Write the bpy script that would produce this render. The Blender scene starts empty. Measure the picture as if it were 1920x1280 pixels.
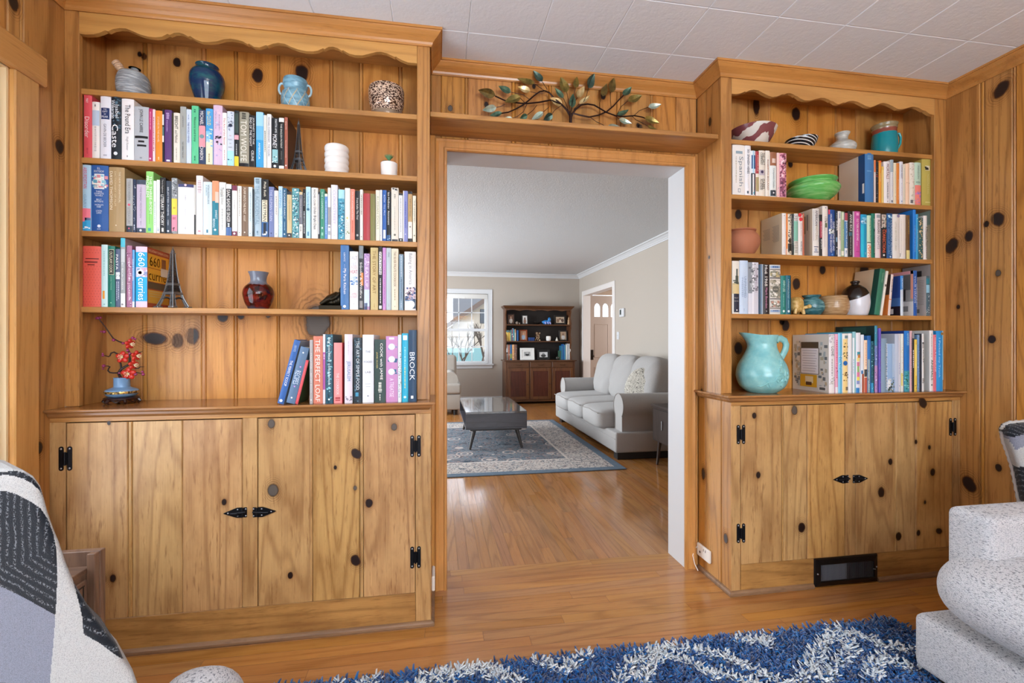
# A pine-panelled den with two built-in bookcases and a doorway into a living room.
P_BACK, P_LEFT, P_LIV, SKY, EXPO = 50, 4, 225, 3.0, 0.52
P_HALL, P_UP = 26, 135
import bpy, bmesh, math, random
from mathutils import Vector, Matrix
PI = math.pi
SC = bpy.context.scene
COL = SC.collection
RND = random.Random(11)

# ------------------------------------------------------------ survey of the place
# Camera height 1.155 m above the floor, level, turned 9.29 degrees to the right, focal length 862 px of a 1920 px frame.
CAMH, FPX, YAW, HOR = 1.155, 862.0, math.radians(9.29), 639.0
CS, SN = math.cos(YAW), math.sin(YAW)
def sight(u, v):
    r = (u-960)/FPX
    return (r*CS+SN, -r*SN+CS, (HOR-v)/FPX)
def atY(u, v, Y):
    d = sight(u, v); k = Y/d[1]; return (d[0]*k, Y, d[2]*k+CAMH)
def atX(u, v, X):
    d = sight(u, v); k = X/d[0]; return (X, d[1]*k, d[2]*k+CAMH)
def atZ(u, v, Z):
    d = sight(u, v); k = (Z-CAMH)/d[2]; return (d[0]*k, d[1]*k, Z)

# main planes (metres)
XL, XR = -1.379, 2.582          # den side walls
YCAB, YUP, YWALL, YBACK = 1.905, 1.972, 2.175, 2.145
XBL, XBR = -0.029, 1.317        # inner sides of the two bookcases
ZCEIL = 2.456
YTHR = 2.345                    # floor joint under the doorway
YFAR, XLR, XLL, ZCL = 8.85, 2.81, -2.6, 2.49   # living room
SHELF = (2.117, 1.856, 1.578, 1.289)
ZCOUNT = 0.912

def lin(c):
    c /= 255.0
    return c/12.92 if c <= 0.04045 else ((c+0.055)/1.055)**2.4
def rgb(h):
    if not isinstance(h, str): return tuple(h)
    h = h.lstrip('#')
    return tuple(lin(int(h[i:i+2], 16)) for i in (0, 2, 4))

# ------------------------------------------------------------ mesh builder
class MB:
    def __init__(s):
        s.v = []; s.f = []; s.m = []; s.s = []; s.uv = []
    def add(s, vs, fs, m=0, sm=False, uvs=None):
        o = len(s.v); s.v += [tuple(p) for p in vs]
        for k, f in enumerate(fs):
            s.f.append([i+o for i in f]); s.m.append(m); s.s.append(sm)
            s.uv.append(uvs[k] if uvs else None)
        return s
    def box(s, x0, x1, y0, y1, z0, z1, m=0):
        if x0 > x1: x0, x1 = x1, x0
        if y0 > y1: y0, y1 = y1, y0
        if z0 > z1: z0, z1 = z1, z0
        v = [(x0,y0,z0),(x1,y0,z0),(x1,y1,z0),(x0,y1,z0),(x0,y0,z1),(x1,y0,z1),(x1,y1,z1),(x0,y1,z1)]
        return s.add(v, [(3,2,1,0),(4,5,6,7),(0,1,5,4),(1,2,6,5),(2,3,7,6),(3,0,4,7)], m)
    def bb(s, x0, x1, y0, y1, z0, z1, b=.003, m=0, seg=1, sm=False):
        bm = bmesh.new(); bmesh.ops.create_cube(bm, size=1)
        b = min(b, abs(x1-x0)*.49, abs(y1-y0)*.49, abs(z1-z0)*.49)
        for q in bm.verts:
            q.co = Vector(((x0+x1)/2+q.co.x*abs(x1-x0), (y0+y1)/2+q.co.y*abs(y1-y0), (z0+z1)/2+q.co.z*abs(z1-z0)))
        bmesh.ops.bevel(bm, geom=bm.edges[:], offset=b, segments=seg, profile=.5, affect='EDGES')
        return s.frombm(bm, m, sm)
    def frombm(s, bm, m=0, sm=False):
        bm.verts.ensure_lookup_table()
        s.add([q.co[:] for q in bm.verts], [[q.index for q in f.verts] for f in bm.faces], m, sm)
        bm.free(); return s
    def prism(s, pts, a, b, axis='y', m=0, sm=False, caps=True):
        n = len(pts)
        def mk(p, t): return {'y': (p[0], t, p[1]), 'z': (p[0], p[1], t), 'x': (t, p[0], p[1])}[axis]
        vs = [mk(p, a) for p in pts]+[mk(p, b) for p in pts]
        fs = [(i, (i+1) % n, (i+1) % n+n, i+n) for i in range(n)]
        s.add(vs, fs, m, sm)
        if caps: s.add(vs, [tuple(range(n))[::-1], tuple(range(n, 2*n))], m)
        return s
    def lathe(s, prof, c=(0,0,0), n=28, m=0, sm=True, seg=None, sq=(1,1)):
        vs = []; k = len(prof)
        for r, z in prof:
            for i in range(n):
                a = 2*PI*i/n; vs.append((c[0]+r*math.cos(a)*sq[0], c[1]+r*math.sin(a)*sq[1], c[2]+z))
        o = len(s.v); s.v += vs
        for j in range(k-1):
            mm = seg(j) if seg else m
            for i in range(n):
                i2 = (i+1) % n
                s.f.append([o+j*n+i, o+j*n+i2, o+(j+1)*n+i2, o+(j+1)*n+i]); s.m.append(mm); s.s.append(sm); s.uv.append(None)
        for j, rev in ((0, True), (k-1, False)):
            if prof[j][0] > 1e-5:
                f = [o+j*n+i for i in range(n)]
                s.f.append(f[::-1] if rev else f); s.m.append(seg(0 if rev else k-2) if seg else m); s.s.append(False); s.uv.append(None)
        return s
    def tube(s, pts, r, n=8, m=0, sm=True, caps=True, flat=1.0):
        pts = [Vector(p) for p in pts]; k = len(pts)
        rs = r if isinstance(r, (list, tuple)) else [r]*k
        o = len(s.v); prev = None
        for j, p in enumerate(pts):
            t = (pts[min(j+1, k-1)]-pts[max(j-1, 0)])
            t = t.normalized() if t.length > 1e-9 else Vector((0,0,1))
            if prev is None:
                up = Vector((0,0,1)) if abs(t.z) < .9 else Vector((1,0,0))
                a = t.cross(up).normalized()
            else:
                a = (prev-t*prev.dot(t)).normalized()
            prev = a; b = t.cross(a)
            for i in range(n):
                w = 2*PI*i/n
                s.v.append(tuple(p+a*(rs[j]*math.cos(w))+b*(rs[j]*math.sin(w)*flat)))
        for j in range(k-1):
            for i in range(n):
                i2 = (i+1) % n
                s.f.append([o+j*n+i, o+j*n+i2, o+(j+1)*n+i2, o+(j+1)*n+i]); s.m.append(m); s.s.append(sm); s.uv.append(None)
        if caps:
            for j, rev in ((0, True), (k-1, False)):
                f = [o+j*n+i for i in range(n)]
                s.f.append(f[::-1] if rev else f); s.m.append(m); s.s.append(False); s.uv.append(None)
        return s
    def ell(s, c, r, nu=16, nv=10, m=0, e1=1.0, e2=1.0, M=None, sm=True):
        def sp(x, e): return math.copysign(abs(x)**e, x)
        vs = []
        for j in range(nv+1):
            ph = -PI/2+PI*j/nv
            for i in range(nu):
                th = 2*PI*i/nu
                p = Vector((r[0]*sp(math.cos(ph), e1)*sp(math.cos(th), e2), r[1]*sp(math.cos(ph), e1)*sp(math.sin(th), e2), r[2]*sp(math.sin(ph), e1)))
                if M is not None: p = M @ p
                vs.append((c[0]+p.x, c[1]+p.y, c[2]+p.z))
        fs = []
        for j in range(nv):
            for i in range(nu):
                i2 = (i+1) % nu; fs.append((j*nu+i, j*nu+i2, (j+1)*nu+i2, (j+1)*nu+i))
        return s.add(vs, fs, m, sm)
    def quad(s, a, b, c, d, m=0, uv=None):
        return s.add([a, b, c, d], [(0,1,2,3)], m, False, [uv] if uv else None)
    def xf(s, M, start=0):
        for i in range(start, len(s.v)): s.v[i] = tuple(M @ Vector(s.v[i]))
        return s
    def merge(s, o, m=None):
        k = len(s.v); s.v += o.v
        for i in range(len(o.f)):
            s.f.append([q+k for q in o.f[i]]); s.m.append(o.m[i] if m is None else m); s.s.append(o.s[i]); s.uv.append(o.uv[i])
        return s
    def build(s, name, mats, parent=None, local=False, sharp=38, bevel=0, weld=False):
        me = bpy.data.meshes.new(name)
        off = Vector((0,0,0))
        if parent is not None and not local:
            p = parent
            while p is not None: off = off+p.location; p = p.parent
        me.from_pydata([(a[0]-off.x, a[1]-off.y, a[2]-off.z) for a in s.v], [], s.f)
        mats = mats if isinstance(mats, (list, tuple)) else [mats]
        for mt in mats: me.materials.append(mt)
        me.polygons.foreach_set('material_index', s.m)
        me.polygons.foreach_set('use_smooth', s.s)
        if any(u is not None for u in s.uv):
            L = me.uv_layers.new(name='UVMap'); d = []
            for f, u in zip(s.f, s.uv):
                for i in range(len(f)): d += (u[i] if u else (0.0, 0.0))
            L.data.foreach_set('uv', d)
        me.validate(clean_customdata=False)
        me.update()
        if any(s.s): me.set_sharp_from_angle(angle=math.radians(sharp))
        ob = bpy.data.objects.new(name, me); COL.objects.link(ob)
        if parent is not None: ob.parent = parent
        if bevel:
            bv = ob.modifiers.new('bevel', 'BEVEL'); bv.width = bevel; bv.segments = 2; bv.limit_method = 'ANGLE'
        return ob

def tag(o, label, cat, group=None, kind=None):
    o['label'] = label; o['category'] = cat
    if group: o['group'] = group
    if kind: o['kind'] = kind
    return o
def thing(name, loc, label, cat, group=None, rot=0.0):
    o = bpy.data.objects.new(name, None); COL.objects.link(o)
    o.location = loc; o.rotation_euler = (0, 0, rot); o.empty_display_size = .05
    return tag(o, label, cat, group)
def struct(o):
    o['kind'] = 'structure'; return o
def plan_board(mb, p0, p1, nrm, z0, z1, t=.018, c=.004, m=0):
    """one upright board; p0 -> p1 in plan, nrm points into the room"""
    p0 = Vector(p0); p1 = Vector(p1); n = Vector(nrm); d = (p1-p0).normalized(); g = .0007
    c = min(c, (p1-p0).length*.3)
    a = p0+d*g; b = p1-d*g
    pts = [a-n*t, a-n*c, a+d*c, b-d*c, b-n*c, b-n*t]
    if d.x*n.y-d.y*n.x > 0: pts = pts[::-1]
    mb.prism([tuple(p) for p in pts], z0, z1, 'z', m)
def knot(mb, c, nrm, r, m=1, asp=1.5, along=(0,0,1), k=3.0, lift=.0012, tilt=0.0):
    """a knot and the grain curling round it, r = radius of the dark core"""
    r *= .66; n = Vector(nrm).normalized(); a = Vector(along).normalized(); b = n.cross(a)*-1
    if tilt: q = Matrix.Rotation(tilt, 3, n); a = q @ a; b = q @ b
    p = Vector(c)+n*lift; A = a*r*asp*k; B = b*r*k
    mb.quad(p-A-B, p-A+B, p+A+B, p+A-B, m, ((-1,-1),(1,-1),(1,1),(-1,1)))
    f = mb.f[-1]
    v = [Vector(mb.v[i]) for i in f]
    if (v[1]-v[0]).cross(v[2]-v[1]).dot(n) < 0:
        mb.f[-1] = f[::-1]; mb.uv[-1] = mb.uv[-1][::-1]
def sweep(mb, path, prof, mapf, m=0, closed=False, sm=False, caps=True):
    """mitred sweep: path in a plane (a, b), prof = (out, h); out is to the right of the travel; mapf(a, b, h) -> xyz"""
    n = len(path); P = [Vector(p) for p in path]; rows = []
    for i in range(n):
        d0 = (P[i]-P[i-1]) if (i > 0 or closed) else None
        d1 = (P[(i+1) % n]-P[i]) if (i < n-1 or closed) else None
        d0 = d0.normalized() if d0 is not None else d1.normalized()
        d1 = d1.normalized() if d1 is not None else d0
        n0 = Vector((d0.y, -d0.x)); n1 = Vector((d1.y, -d1.x)); bs = n0+n1
        bs = bs/ max(1e-6, bs.dot(n0)) if bs.length > 1e-6 else n0
        rows.append([mapf(P[i].x+bs.x*o, P[i].y+bs.y*o, h) for o, h in prof])
    k = len(prof); vs = [p for r in rows for p in r]; fs = []
    for i in range(n if closed else n-1):
        j = (i+1) % n
        for q in range(k):
            q2 = (q+1) % k; fs.append((i*k+q, i*k+q2, j*k+q2, j*k+q))
    if caps and not closed: fs += [tuple(range(k))[::-1], tuple((n-1)*k+q for q in range(k))]
    mb.add(vs, fs, m, sm)

# ------------------------------------------------------------ materials
class NT:
    def __init__(s, name):
        s.mat = bpy.data.materials.new(name); s.mat.use_nodes = True
        s.t = s.mat.node_tree; s.t.nodes.clear()
        s.out = s.t.nodes.new('ShaderNodeOutputMaterial')
    def n(s, typ, ins=None, **kw):
        nd = s.t.nodes.new('ShaderNode'+typ)
        for k, v in kw.items(): setattr(nd, k, v)
        if ins:
            for k, v in ins.items(): s.set(nd.inputs[k], v)
        return nd
    def set(s, sock, v):
        if isinstance(v, bpy.types.NodeSocket): s.t.links.new(v, sock)
        elif isinstance(v, bpy.types.Node): s.t.links.new(v.outputs[0], sock)
        else:
            if sock.type == 'RGBA' and len(v) == 3: v = (*v, 1)
            sock.default_value = v
    def math(s, op, a, b=0.5, c=0.5, clamp=False):
        nd = s.n('Math', operation=op, use_clamp=clamp)
        s.set(nd.inputs[0], a); s.set(nd.inputs[1], b); s.set(nd.inputs[2], c); return nd.outputs[0]
    def vm(s, op, a, b=(0,0,0)):
        nd = s.n('VectorMath', operation=op); s.set(nd.inputs[0], a); s.set(nd.inputs[1], b); return nd.outputs[0]
    def mix(s, f, a, b, mode='MIX'):
        nd = s.n('Mix', data_type='RGBA', blend_type=mode)
        s.set(nd.inputs[0], f); s.set(nd.inputs[6], a); s.set(nd.inputs[7], b); return nd.outputs[2]
    def ramp(s, f, stops, interp='LINEAR'):
        nd = s.n('ValToRGB'); cr = nd.color_ramp; cr.interpolation = interp
        while len(cr.elements) < len(stops): cr.elements.new(.5)
        for e, (p, c) in zip(cr.elements, stops):
            e.position = p; e.color = (*c, 1) if len(c) == 3 else c
        s.set(nd.inputs[0], f); return nd.outputs[0]
    def rng(s, v, a, b, c=0.0, d=1.0):
        nd = s.n('MapRange', clamp=True); s.set(nd.inputs[0], v)
        for i, q in enumerate((a, b, c, d)): s.set(nd.inputs[i+1], q)
        return nd.outputs[0]
    def noise(s, vec, scale, detail=2, rough=.5, dist=0):
        return s.n('TexNoise', {'Vector': vec, 'Scale': scale, 'Detail': detail, 'Roughness': rough, 'Distortion': dist}).outputs[0]
    def obj(s): return s.n('TexCoord').outputs['Object']
    def bump(s, h, st=.3, dist=.002):
        return s.n('Bump', {'Height': h, 'Strength': st, 'Distance': dist}).outputs[0]
    def bsdf(s, col, rough=.5, nrm=None, metal=0.0, spec=.5, **kw):
        b = s.n('BsdfPrincipled', {'Base Color': col, 'Roughness': rough, 'Metallic': metal, 'Specular IOR Level': spec})
        if nrm is not None: s.set(b.inputs['Normal'], nrm)
        for k, v in kw.items(): s.set(b.inputs[k.replace('_', ' ')], v)
        return b
    def done(s, sh):
        s.t.links.new(sh.outputs[0], s.out.inputs[0]); return s.mat

_M = {}
def plain(col, rough=.5, metal=0.0, name=None, spec=.5, **kw):
    key = (col, rough, metal, spec, tuple(sorted(kw.items())))
    if key not in _M:
        t = NT(name or 'paint_'+str(col).strip('#')); _M[key] = t.done(t.bsdf(rgb(col), rough, None, metal, spec, **kw))
    return _M[key]

def wood(name, light, dark, axis=2, rings=11.0, tone=.16, rough=.38, blot=.0, line=.42, bump=.12, spec=.5, scale=1.0, fleck=.55):
    t = NT(name); p = t.obj()
    isl = t.n('NewGeometry').outputs['Random Per Island']
    off = t.vm('SCALE', (1,1,1)); nd = off.node; t.set(nd.inputs[0], (37.0, 53.0, 71.0)); t.set(nd.inputs['Scale'], isl)
    p = t.vm('ADD', p, off)
    st = [1.0, 1.0, 1.0]; st[axis] = .085
    q = t.vm('MULTIPLY', p, tuple(a*scale for a in st))
    warp = t.noise(q, 5.0, 1.5, .45)
    w2 = t.noise(q, 26.0, 1.0, .5)
    ph = t.math('ADD', t.math('MULTIPLY', warp, rings*6.283), t.math('MULTIPLY', w2, 3.0))
    sn = t.math('MULTIPLY_ADD', t.math('SINE', ph), .5, .5)
    late = t.math('POWER', sn, 4.5)
    st2 = [1.0, 1.0, 1.0]; st2[axis] = .02
    fine = t.noise(t.vm('MULTIPLY', p, tuple(st2)), 260.0, 2, .6)
    f = t.math('ADD', t.math('MULTIPLY', late, line), t.math('MULTIPLY', t.rng(fine, .3, .8), .34), clamp=True)
    col = t.mix(f, rgb(light), rgb(dark))
    st3 = [1.0, 1.0, 1.0]; st3[axis] = .11
    fl = t.noise(t.vm('MULTIPLY', p, tuple(st3)), 95.0, 3, .62)      # short dark flecks along the grain
    col = t.mix(t.rng(fl, .56, .72, 0, fleck), col, rgb(dark))
    cl = t.noise(t.vm('MULTIPLY', p, tuple(1 if a == 1 else .5 for a in st)), 3.2, 3, .6)
    col = t.mix(t.rng(cl, .42, .68, 0, .30), col, t.mix(.5, rgb(dark), rgb(light)))
    if blot:
        bl = t.noise(t.vm('MULTIPLY', p, tuple(1 if a == 1 else .45 for a in st)), 9.0, 4, .65)
        col = t.mix(t.math('MULTIPLY', t.rng(bl, .42, .75), blot), col, rgb(dark))
    hs = t.n('HueSaturation', {'Color': col, 'Hue': t.rng(isl, 0, 1, .496, .504),
                               'Saturation': t.rng(t.math('FRACT', t.math('MULTIPLY', isl, 7.3)), 0, 1, .95, 1.04),
                               'Value': t.rng(t.math('FRACT', t.math('MULTIPLY', isl, 3.7)), 0, 1, 1-tone, 1+tone)}).outputs[0]
    nrm = t.bump(t.math('ADD', late, fine), bump, .0012)
    return t.done(t.bsdf(hs, t.rng(fine, .2, .8, rough-.06, rough+.08), nrm, 0, spec))

def knot_mat(name, core, halo, ring):
    t = NT(name); uv = t.n('UVMap').outputs[0]
    wob = t.noise(t.obj(), 30.0, 2, .5)
    d = t.n('VectorMath', {0: uv}, operation='LENGTH').outputs['Value']
    d2 = t.math('ADD', d, t.math('MULTIPLY_ADD', wob, .2, -.1))
    c = t.ramp(d2, [(0.0, rgb(core)), (.27, rgb(core)), (.36, rgb(halo)), (.5, rgb(ring)), (1, rgb(ring))])
    rg = t.math('POWER', t.math('MULTIPLY_ADD', t.math('SINE', t.math('MULTIPLY', d2, 52.0)), .5, .5), 2.0)
    fade = t.rng(d, .36, .95, .5, 0.0)
    a = t.math('MAXIMUM', t.rng(d2, .33, .40, 1.0, 0.0), t.math('MULTIPLY', rg, fade))
    soft = t.rng(d2, .34, .55, .3, 0.0)
    a = t.math('MAXIMUM', a, soft)
    a = t.math('MULTIPLY', a, t.rng(d, .88, 1.0, 1.0, 0.0))
    b = t.bsdf(c, .42)
    mx = t.n('MixShader', {0: a, 1: t.n('BsdfTransparent').outputs[0], 2: b.outputs[0]})
    return t.done(mx)

def ceramic(name, col, rough=.18, band=None, bump=0.0, var=.0, spec=.5):
    t = NT(name); p = t.obj(); c = rgb(col)
    if band:   # streaky glaze of two colours
        f = t.noise(t.vm('MULTIPLY', p, band[1]), band[2], 3, .6)
        c = t.mix(t.rng(f, band[3], band[4]), c, rgb(band[0]))
    nrm = None
    if bump: nrm = t.bump(t.noise(p, 60, 2), bump, .002)
    return t.done(t.bsdf(c, rough, nrm, 0, spec))

def fabric(name, a, b, scale=600.0, mixlo=.4, mixhi=.7, st=(1,1,1), bump=.4, rough=.95, fleck=None):
    t = NT(name); p = t.obj(); q = t.vm('MULTIPLY', p, st)
    n1 = t.noise(q, scale, 2, .6); c = t.mix(t.rng(n1, mixlo, mixhi), rgb(a), rgb(b))
    if fleck:
        n2 = t.noise(t.vm('MULTIPLY', p, fleck[1]), fleck[2], 1, .5)
        c = t.mix(t.rng(n2, fleck[3], fleck[4]), c, rgb(fleck[0]))
    n3 = t.noise(p, 9.0, 3, .5)
    nrm = t.bump(t.math('MULTIPLY_ADD', n3, .6, n1), bump, .0015)
    return t.done(t.bsdf(c, rough, nrm, 0, .15, Sheen_Weight=.15))

def label_text(mb, body, M, W, H, m, fit=True, maxstretch=1.9):
    """flat lettering centred in a W x H box; M maps text plane (x right, y up) to space"""
    cu = bpy.data.curves.new('lettering', 'FONT'); cu.body = body; cu.resolution_u = 2; cu.size = 1
    cu.align_x = 'CENTER'
    ob = bpy.data.objects.new('lettering', cu); COL.objects.link(ob)
    dg = bpy.context.evaluated_depsgraph_get(); me = bpy.data.meshes.new_from_object(ob.evaluated_get(dg))
    bpy.data.objects.remove(ob); bpy.data.curves.remove(cu)
    if me and len(me.vertices):
        xs = [v.co.x for v in me.vertices]; ys = [v.co.y for v in me.vertices]
        w = max(xs)-min(xs); h = max(ys)-min(ys); cx = (max(xs)+min(xs))/2; cy = (max(ys)+min(ys))/2
        sx = W/max(w, 1e-6); sy = H/max(h, 1e-6)
        if sx > sy*maxstretch: sx = sy*maxstretch
        if sy > sx*maxstretch: sy = sx*maxstretch
        vs = [M @ Vector(((v.co.x-cx)*sx, (v.co.y-cy)*sy, 0)) for v in me.vertices]
        mb.add([tuple(v) for v in vs], [list(p.vertices) for p in me.polygons], m)
    if me: bpy.data.meshes.remove(me)
# ------------------------------------------------------------ wood and paint
PINE = wood('honey_pine_upright', '#c18845', '#744214', 2, 15, .11, .34)
PINEB = wood('honey_pine_back_boards', '#c68c48', '#915923', 2, 9, .12, .38)
PINEX = wood('honey_pine_lengthwise', '#bf8845', '#804e1e', 0, 12, .06, .36, line=.4)
PINEY = wood('honey_pine_side_trim', '#b98040', '#7c4a1c', 1, 9, .06, .36, line=.4)
VAL = wood('valance_pine', '#cb9550', '#9c6a32', 0, 9, .03, .4, line=.42, fleck=.3)
DOORW = wood('worn_pine_doors', '#c79c63', '#7c4d20', 2, 15, .05, .4, blot=.55, fleck=.75)
KICK = wood('kick_board_pine', '#b98746', '#754a1e', 0, 12, .05, .42, blot=.7, fleck=.7)
TOE = wood('scuffed_toe_moulding', '#8f6a48', '#5a3d28', 0, 9, .05, .55, blot=.4)
TOEY = wood('scuffed_toe_moulding_side', '#8f6a48', '#5a3d28', 1, 9, .05, .55, blot=.4)
COUNT = wood('counter_pine', '#a87440', '#704420', 0, 10, .03, .2, line=.5)
KNOT = knot_mat('pine_knot', '#1a0b06', '#4a2410', '#74400f')
KNOTG = knot_mat('grey_pine_knot', '#534a42', '#43342a', '#74481c')
DARKGAP = plain('#2a170a', .8, name='shadow_gap')
OAKX = wood('oak_floor_den', '#b37c44', '#7a4c24', 0, 12, .10, .17, line=.34, bump=.04, fleck=.35)
OAKY = wood('oak_floor_living_room', '#b07844', '#774a22', 1, 12, .09, .13, line=.34, bump=.03, fleck=.35, spec=.7)
WHITE = plain('#cfd0d2', .45, name='white_trim_paint')
t = NT('warm_grey_wall_paint'); BEIGE = t.done(t.bsdf(rgb('#b3a99e'), .75, t.bump(t.noise(t.obj(), 160, 2), .12, .002), 0, .3))
t = NT('stippled_ceiling_paint'); STIP = t.done(t.bsdf(rgb('#d2d5d8'), .9, t.bump(t.noise(t.obj(), 95, 3, .7), .7, .006), 0, .2))
t = NT('ceiling_tile'); q = t.obj()
TILE = t.done(t.bsdf(rgb('#e0e4e8'), .8, t.bump(t.noise(q, 45, 4, .6), .35, .004), 0, .25))
BLACKIRON = plain('#14151a', .42, .6, name='black_iron')
SCREW = plain('#a8abb0', .3, .9, name='steel_screw')

# ------------------------------------------------------------ floors
def strip_floor(name, x0, x1, y0, y1, along, w, mat, seed):
    r = random.Random(seed); mb = MB(); g = .0005
    mb.quad((x0,y0,-.003),(x1,y0,-.003),(x1,y1,-.003),(x0,y1,-.003), 1)
    a0, a1, b0, b1 = (x0, x1, y0, y1) if along == 'x' else (y0, y1, x0, x1)
    b = b1
    while b > b0+1e-6:
        bl = max(b-w, b0); a = a0-r.random()*1.2
        while a < a1:
            e = a+.5+r.random()*1.5
            s, q = max(a, a0), min(e, a1)
            if q > s+.002:
                if along == 'x': mb.quad((s+g,bl+g,0),(q-g,bl+g,0),(q-g,b-g,0),(s+g,b-g,0))
                else: mb.quad((bl+g,s+g,0),(b-g,s+g,0),(b-g,q-g,0),(bl+g,q-g,0))
            a = e
        b = bl
    return struct(mb.build(name, [mat, plain('#4a2c14', .8)]))
strip_floor('floor', XL-.02, XR+.02, -2.3, YTHR, 'x', .0572, OAKX, 4)
strip_floor('floor', XLL-.02, 5.2, YTHR, YFAR+.6, 'y', .0572, OAKY, 5)

# ------------------------------------------------------------ ceilings
mb = MB(); TX, TY, c = .3055, .294, .0035
for i in range(-9, 6):
    for j in range(-14, 3):
        x0 = 1.0471+i*TX; y0 = 1.6425+j*TY; x1, y1 = x0+TX, y0+TY
        if x1 < XL-.1 or x0 > XR+.1 or y1 < -2.3 or y0 > 2.3: continue
        z, zt = ZCEIL, ZCEIL+.003
        o = [(x0,y0,zt),(x1,y0,zt),(x1,y1,zt),(x0,y1,zt)]; n = [(x0+c,y0+c,z),(x1-c,y0+c,z),(x1-c,y1-c,z),(x0+c,y1-c,z)]
        mb.add(o+n, [(4,7,6,5)]+[(k,(k+1) % 4+0,(k+1) % 4+4,k+4)[::-1] for k in range(4)])
struct(mb.build('ceiling', TILE))
mb = MB(); mb.box(XLL-.1, XLR+.1, YTHR-.16, YFAR+.1, ZCL, ZCL+.1)
struct(mb.build('ceiling', STIP))

# ------------------------------------------------------------ den walls
def boards(mb, plane, seams, z0, z1, nrm, knots=(), t=.018, c=.004):
    """upright boards between neighbouring seams; plane = ('x' or 'y', value)"""
    ax, val = plane
    for a, b in zip(seams[:-1], seams[1:]):
        if ax == 'y': plan_board(mb, (a, val), (b, val), nrm, z0, z1, t, c)
        else: plan_board(mb, (val, a), (val, b), nrm, z0, z1, t, c)
    for kk in knots:
        u, v, r = kk[:3]; grey = len(kk) > 3 and kk[3]
        p = atY(u, v, val) if ax == 'y' else atX(u, v, val)
        d = math.hypot(p[0], p[1])
        knot(mb, p, (*nrm, 0), r*d/FPX*1.02, 2 if grey else 1, kk[5] if len(kk) > 5 else 1.35, tilt=kk[4] if len(kk) > 4 else 0)
WM = [PINE, KNOT, KNOTG, DARKGAP]

mb = MB()   # left wall: boards, with a glazed opening whose casing shows at the picture's edge
LO0, LO1, LOZ0, LOZ1 = .25, 1.742, .35, 2.05
ys = [1.98, 1.80, 1.79, 1.742]
boards(mb, ('x', XL), ys, 0, ZCEIL, (1, 0), [(111, 273, 9), (72, 838, 8)])
seq = [1.742, 1.62, 1.608, 1.45, 1.3, 1.288, 1.12, .95, .938, .78, .6, .588, .42, .25]
boards(mb, ('x', XL), seq, LOZ1, ZCEIL, (1, 0), [(25, 3, 10)])
boards(mb, ('x', XL), seq, 0, LOZ0, (1, 0))
boards(mb, ('x', XL), [.25-.16*k for k in range(17)], 0, ZCEIL, (1, 0))
struct(mb.build('wall_left', WM))
mb = MB()
boards(mb, ('x', XR), [1.98, atX(1838,600,XR)[1], atX(1845,600,XR)[1], atX(1899,600,XR)[1], atX(1904,600,XR)[1]]+[1.36-.165*k for k in range(23)], 0, ZCEIL, (-1, 0),
       [(1784.7,458.7,10,0,-.5), (1817,440.7,7), (1870.6,409,9,0,.4), (1797,573,3), (1860,634,6,0,0,1.1), (1872.7,874.5,5), (1818,905,10,0,.4), (1878,165,10,0,-.6), (1850,418,4), (1872,510,4,1)])
struct(mb.build('wall_right', WM))
mb = MB()   # wall behind the camera, with a wide window
BW = (-.75, 2.05, .62, 2.12); YB = -2.25
boards(mb, ('y', YB), [XL+.18*k for k in range(23)], 0, BW[2], (0, 1)); boards(mb, ('y', YB), [XL+.18*k for k in range(23)], BW[3], ZCEIL, (0, 1))
boards(mb, ('y', YB), [XL, -1.2, -1.0, -.85, BW[0]], BW[2], BW[3], (0, 1)); boards(mb, ('y', YB), [BW[1], 2.2, 2.4, XR], BW[2], BW[3], (0, 1))
struct(mb.build('wall_behind', WM))

def window_frame(name, a0, a1, z0, z1, plane, nrm, nx, nz, w=.07, bar=.022, mat=WHITE, depth=.05):
    """white sash with bars, standing in the wall opening"""
    mb = MB(); ax, val = plane
    def put(p, q, r, s, d0=-.02, d1=None):
        d1 = depth if d1 is None else d1
        if ax == 'y': mb.bb(p, q, val+nrm*d0, val-nrm*d1, r, s, .004)
        else: mb.bb(val+nrm*d0, val-nrm*d1, p, q, r, s, .004)
    put(a0, a0+w, z0, z1); put(a1-w, a1, z0, z1); put(a0+w, a1-w, z0, z0+w); put(a0+w, a1-w, z1-w, z1)
    for k in range(1, nx): x = a0+(a1-a0)*k/nx; put(x-bar/2, x+bar/2, z0+w, z1-w, 0, .03)
    for k in range(1, nz): z = z0+(z1-z0)*k/nz; put(a0+w, a1-w, z-bar/2, z+bar/2, 0, .03)
    return struct(mb.build(name, mat))
window_frame('window_1', LO0, LO1, LOZ0, LOZ1, ('x', XL+.002), 1, 2, 2, mat=PINE)
window_frame('window_2', BW[0], BW[1], BW[2], BW[3], ('y', YB-.04), 1, 4, 2)
mb = MB()   # casing round the left opening
mb.bb(XL, XL+.02, 1.744, 1.838, 0, 2.05, .004); mb.bb(XL, XL+.02, LO0-.094, LO0, 0, 2.05, .004)
o = len(mb.v); mb2 = MB(); mb2.bb(XL, XL+.028, LO0-.12, 1.864, 2.048, 2.152, .006)
struct(mb.build('trim_1', wood('casing_pine', '#d09a55', '#a8722f', 2, 7, .04, .4, line=.4)))
struct(mb2.build('trim_2', wood('casing_head_pine', '#c88f4b', '#a06a2c', 1, 8, .04, .4)))
mb = MB(); mb.box(XL-.10, XL-.001, 1.738, 1.748, LOZ0, LOZ1); mb.box(XL-.10, XL-.001, LO0-.006, LO0+.004, LOZ0, LOZ1); mb.box(XL-.1, XL, LO0, LO1, LOZ1-.004, LOZ1+.006)
struct(mb.build('trim_3', plain('#e9d7ad', .4)))  # bright cream puts the window light on this reveal into its colour

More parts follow.
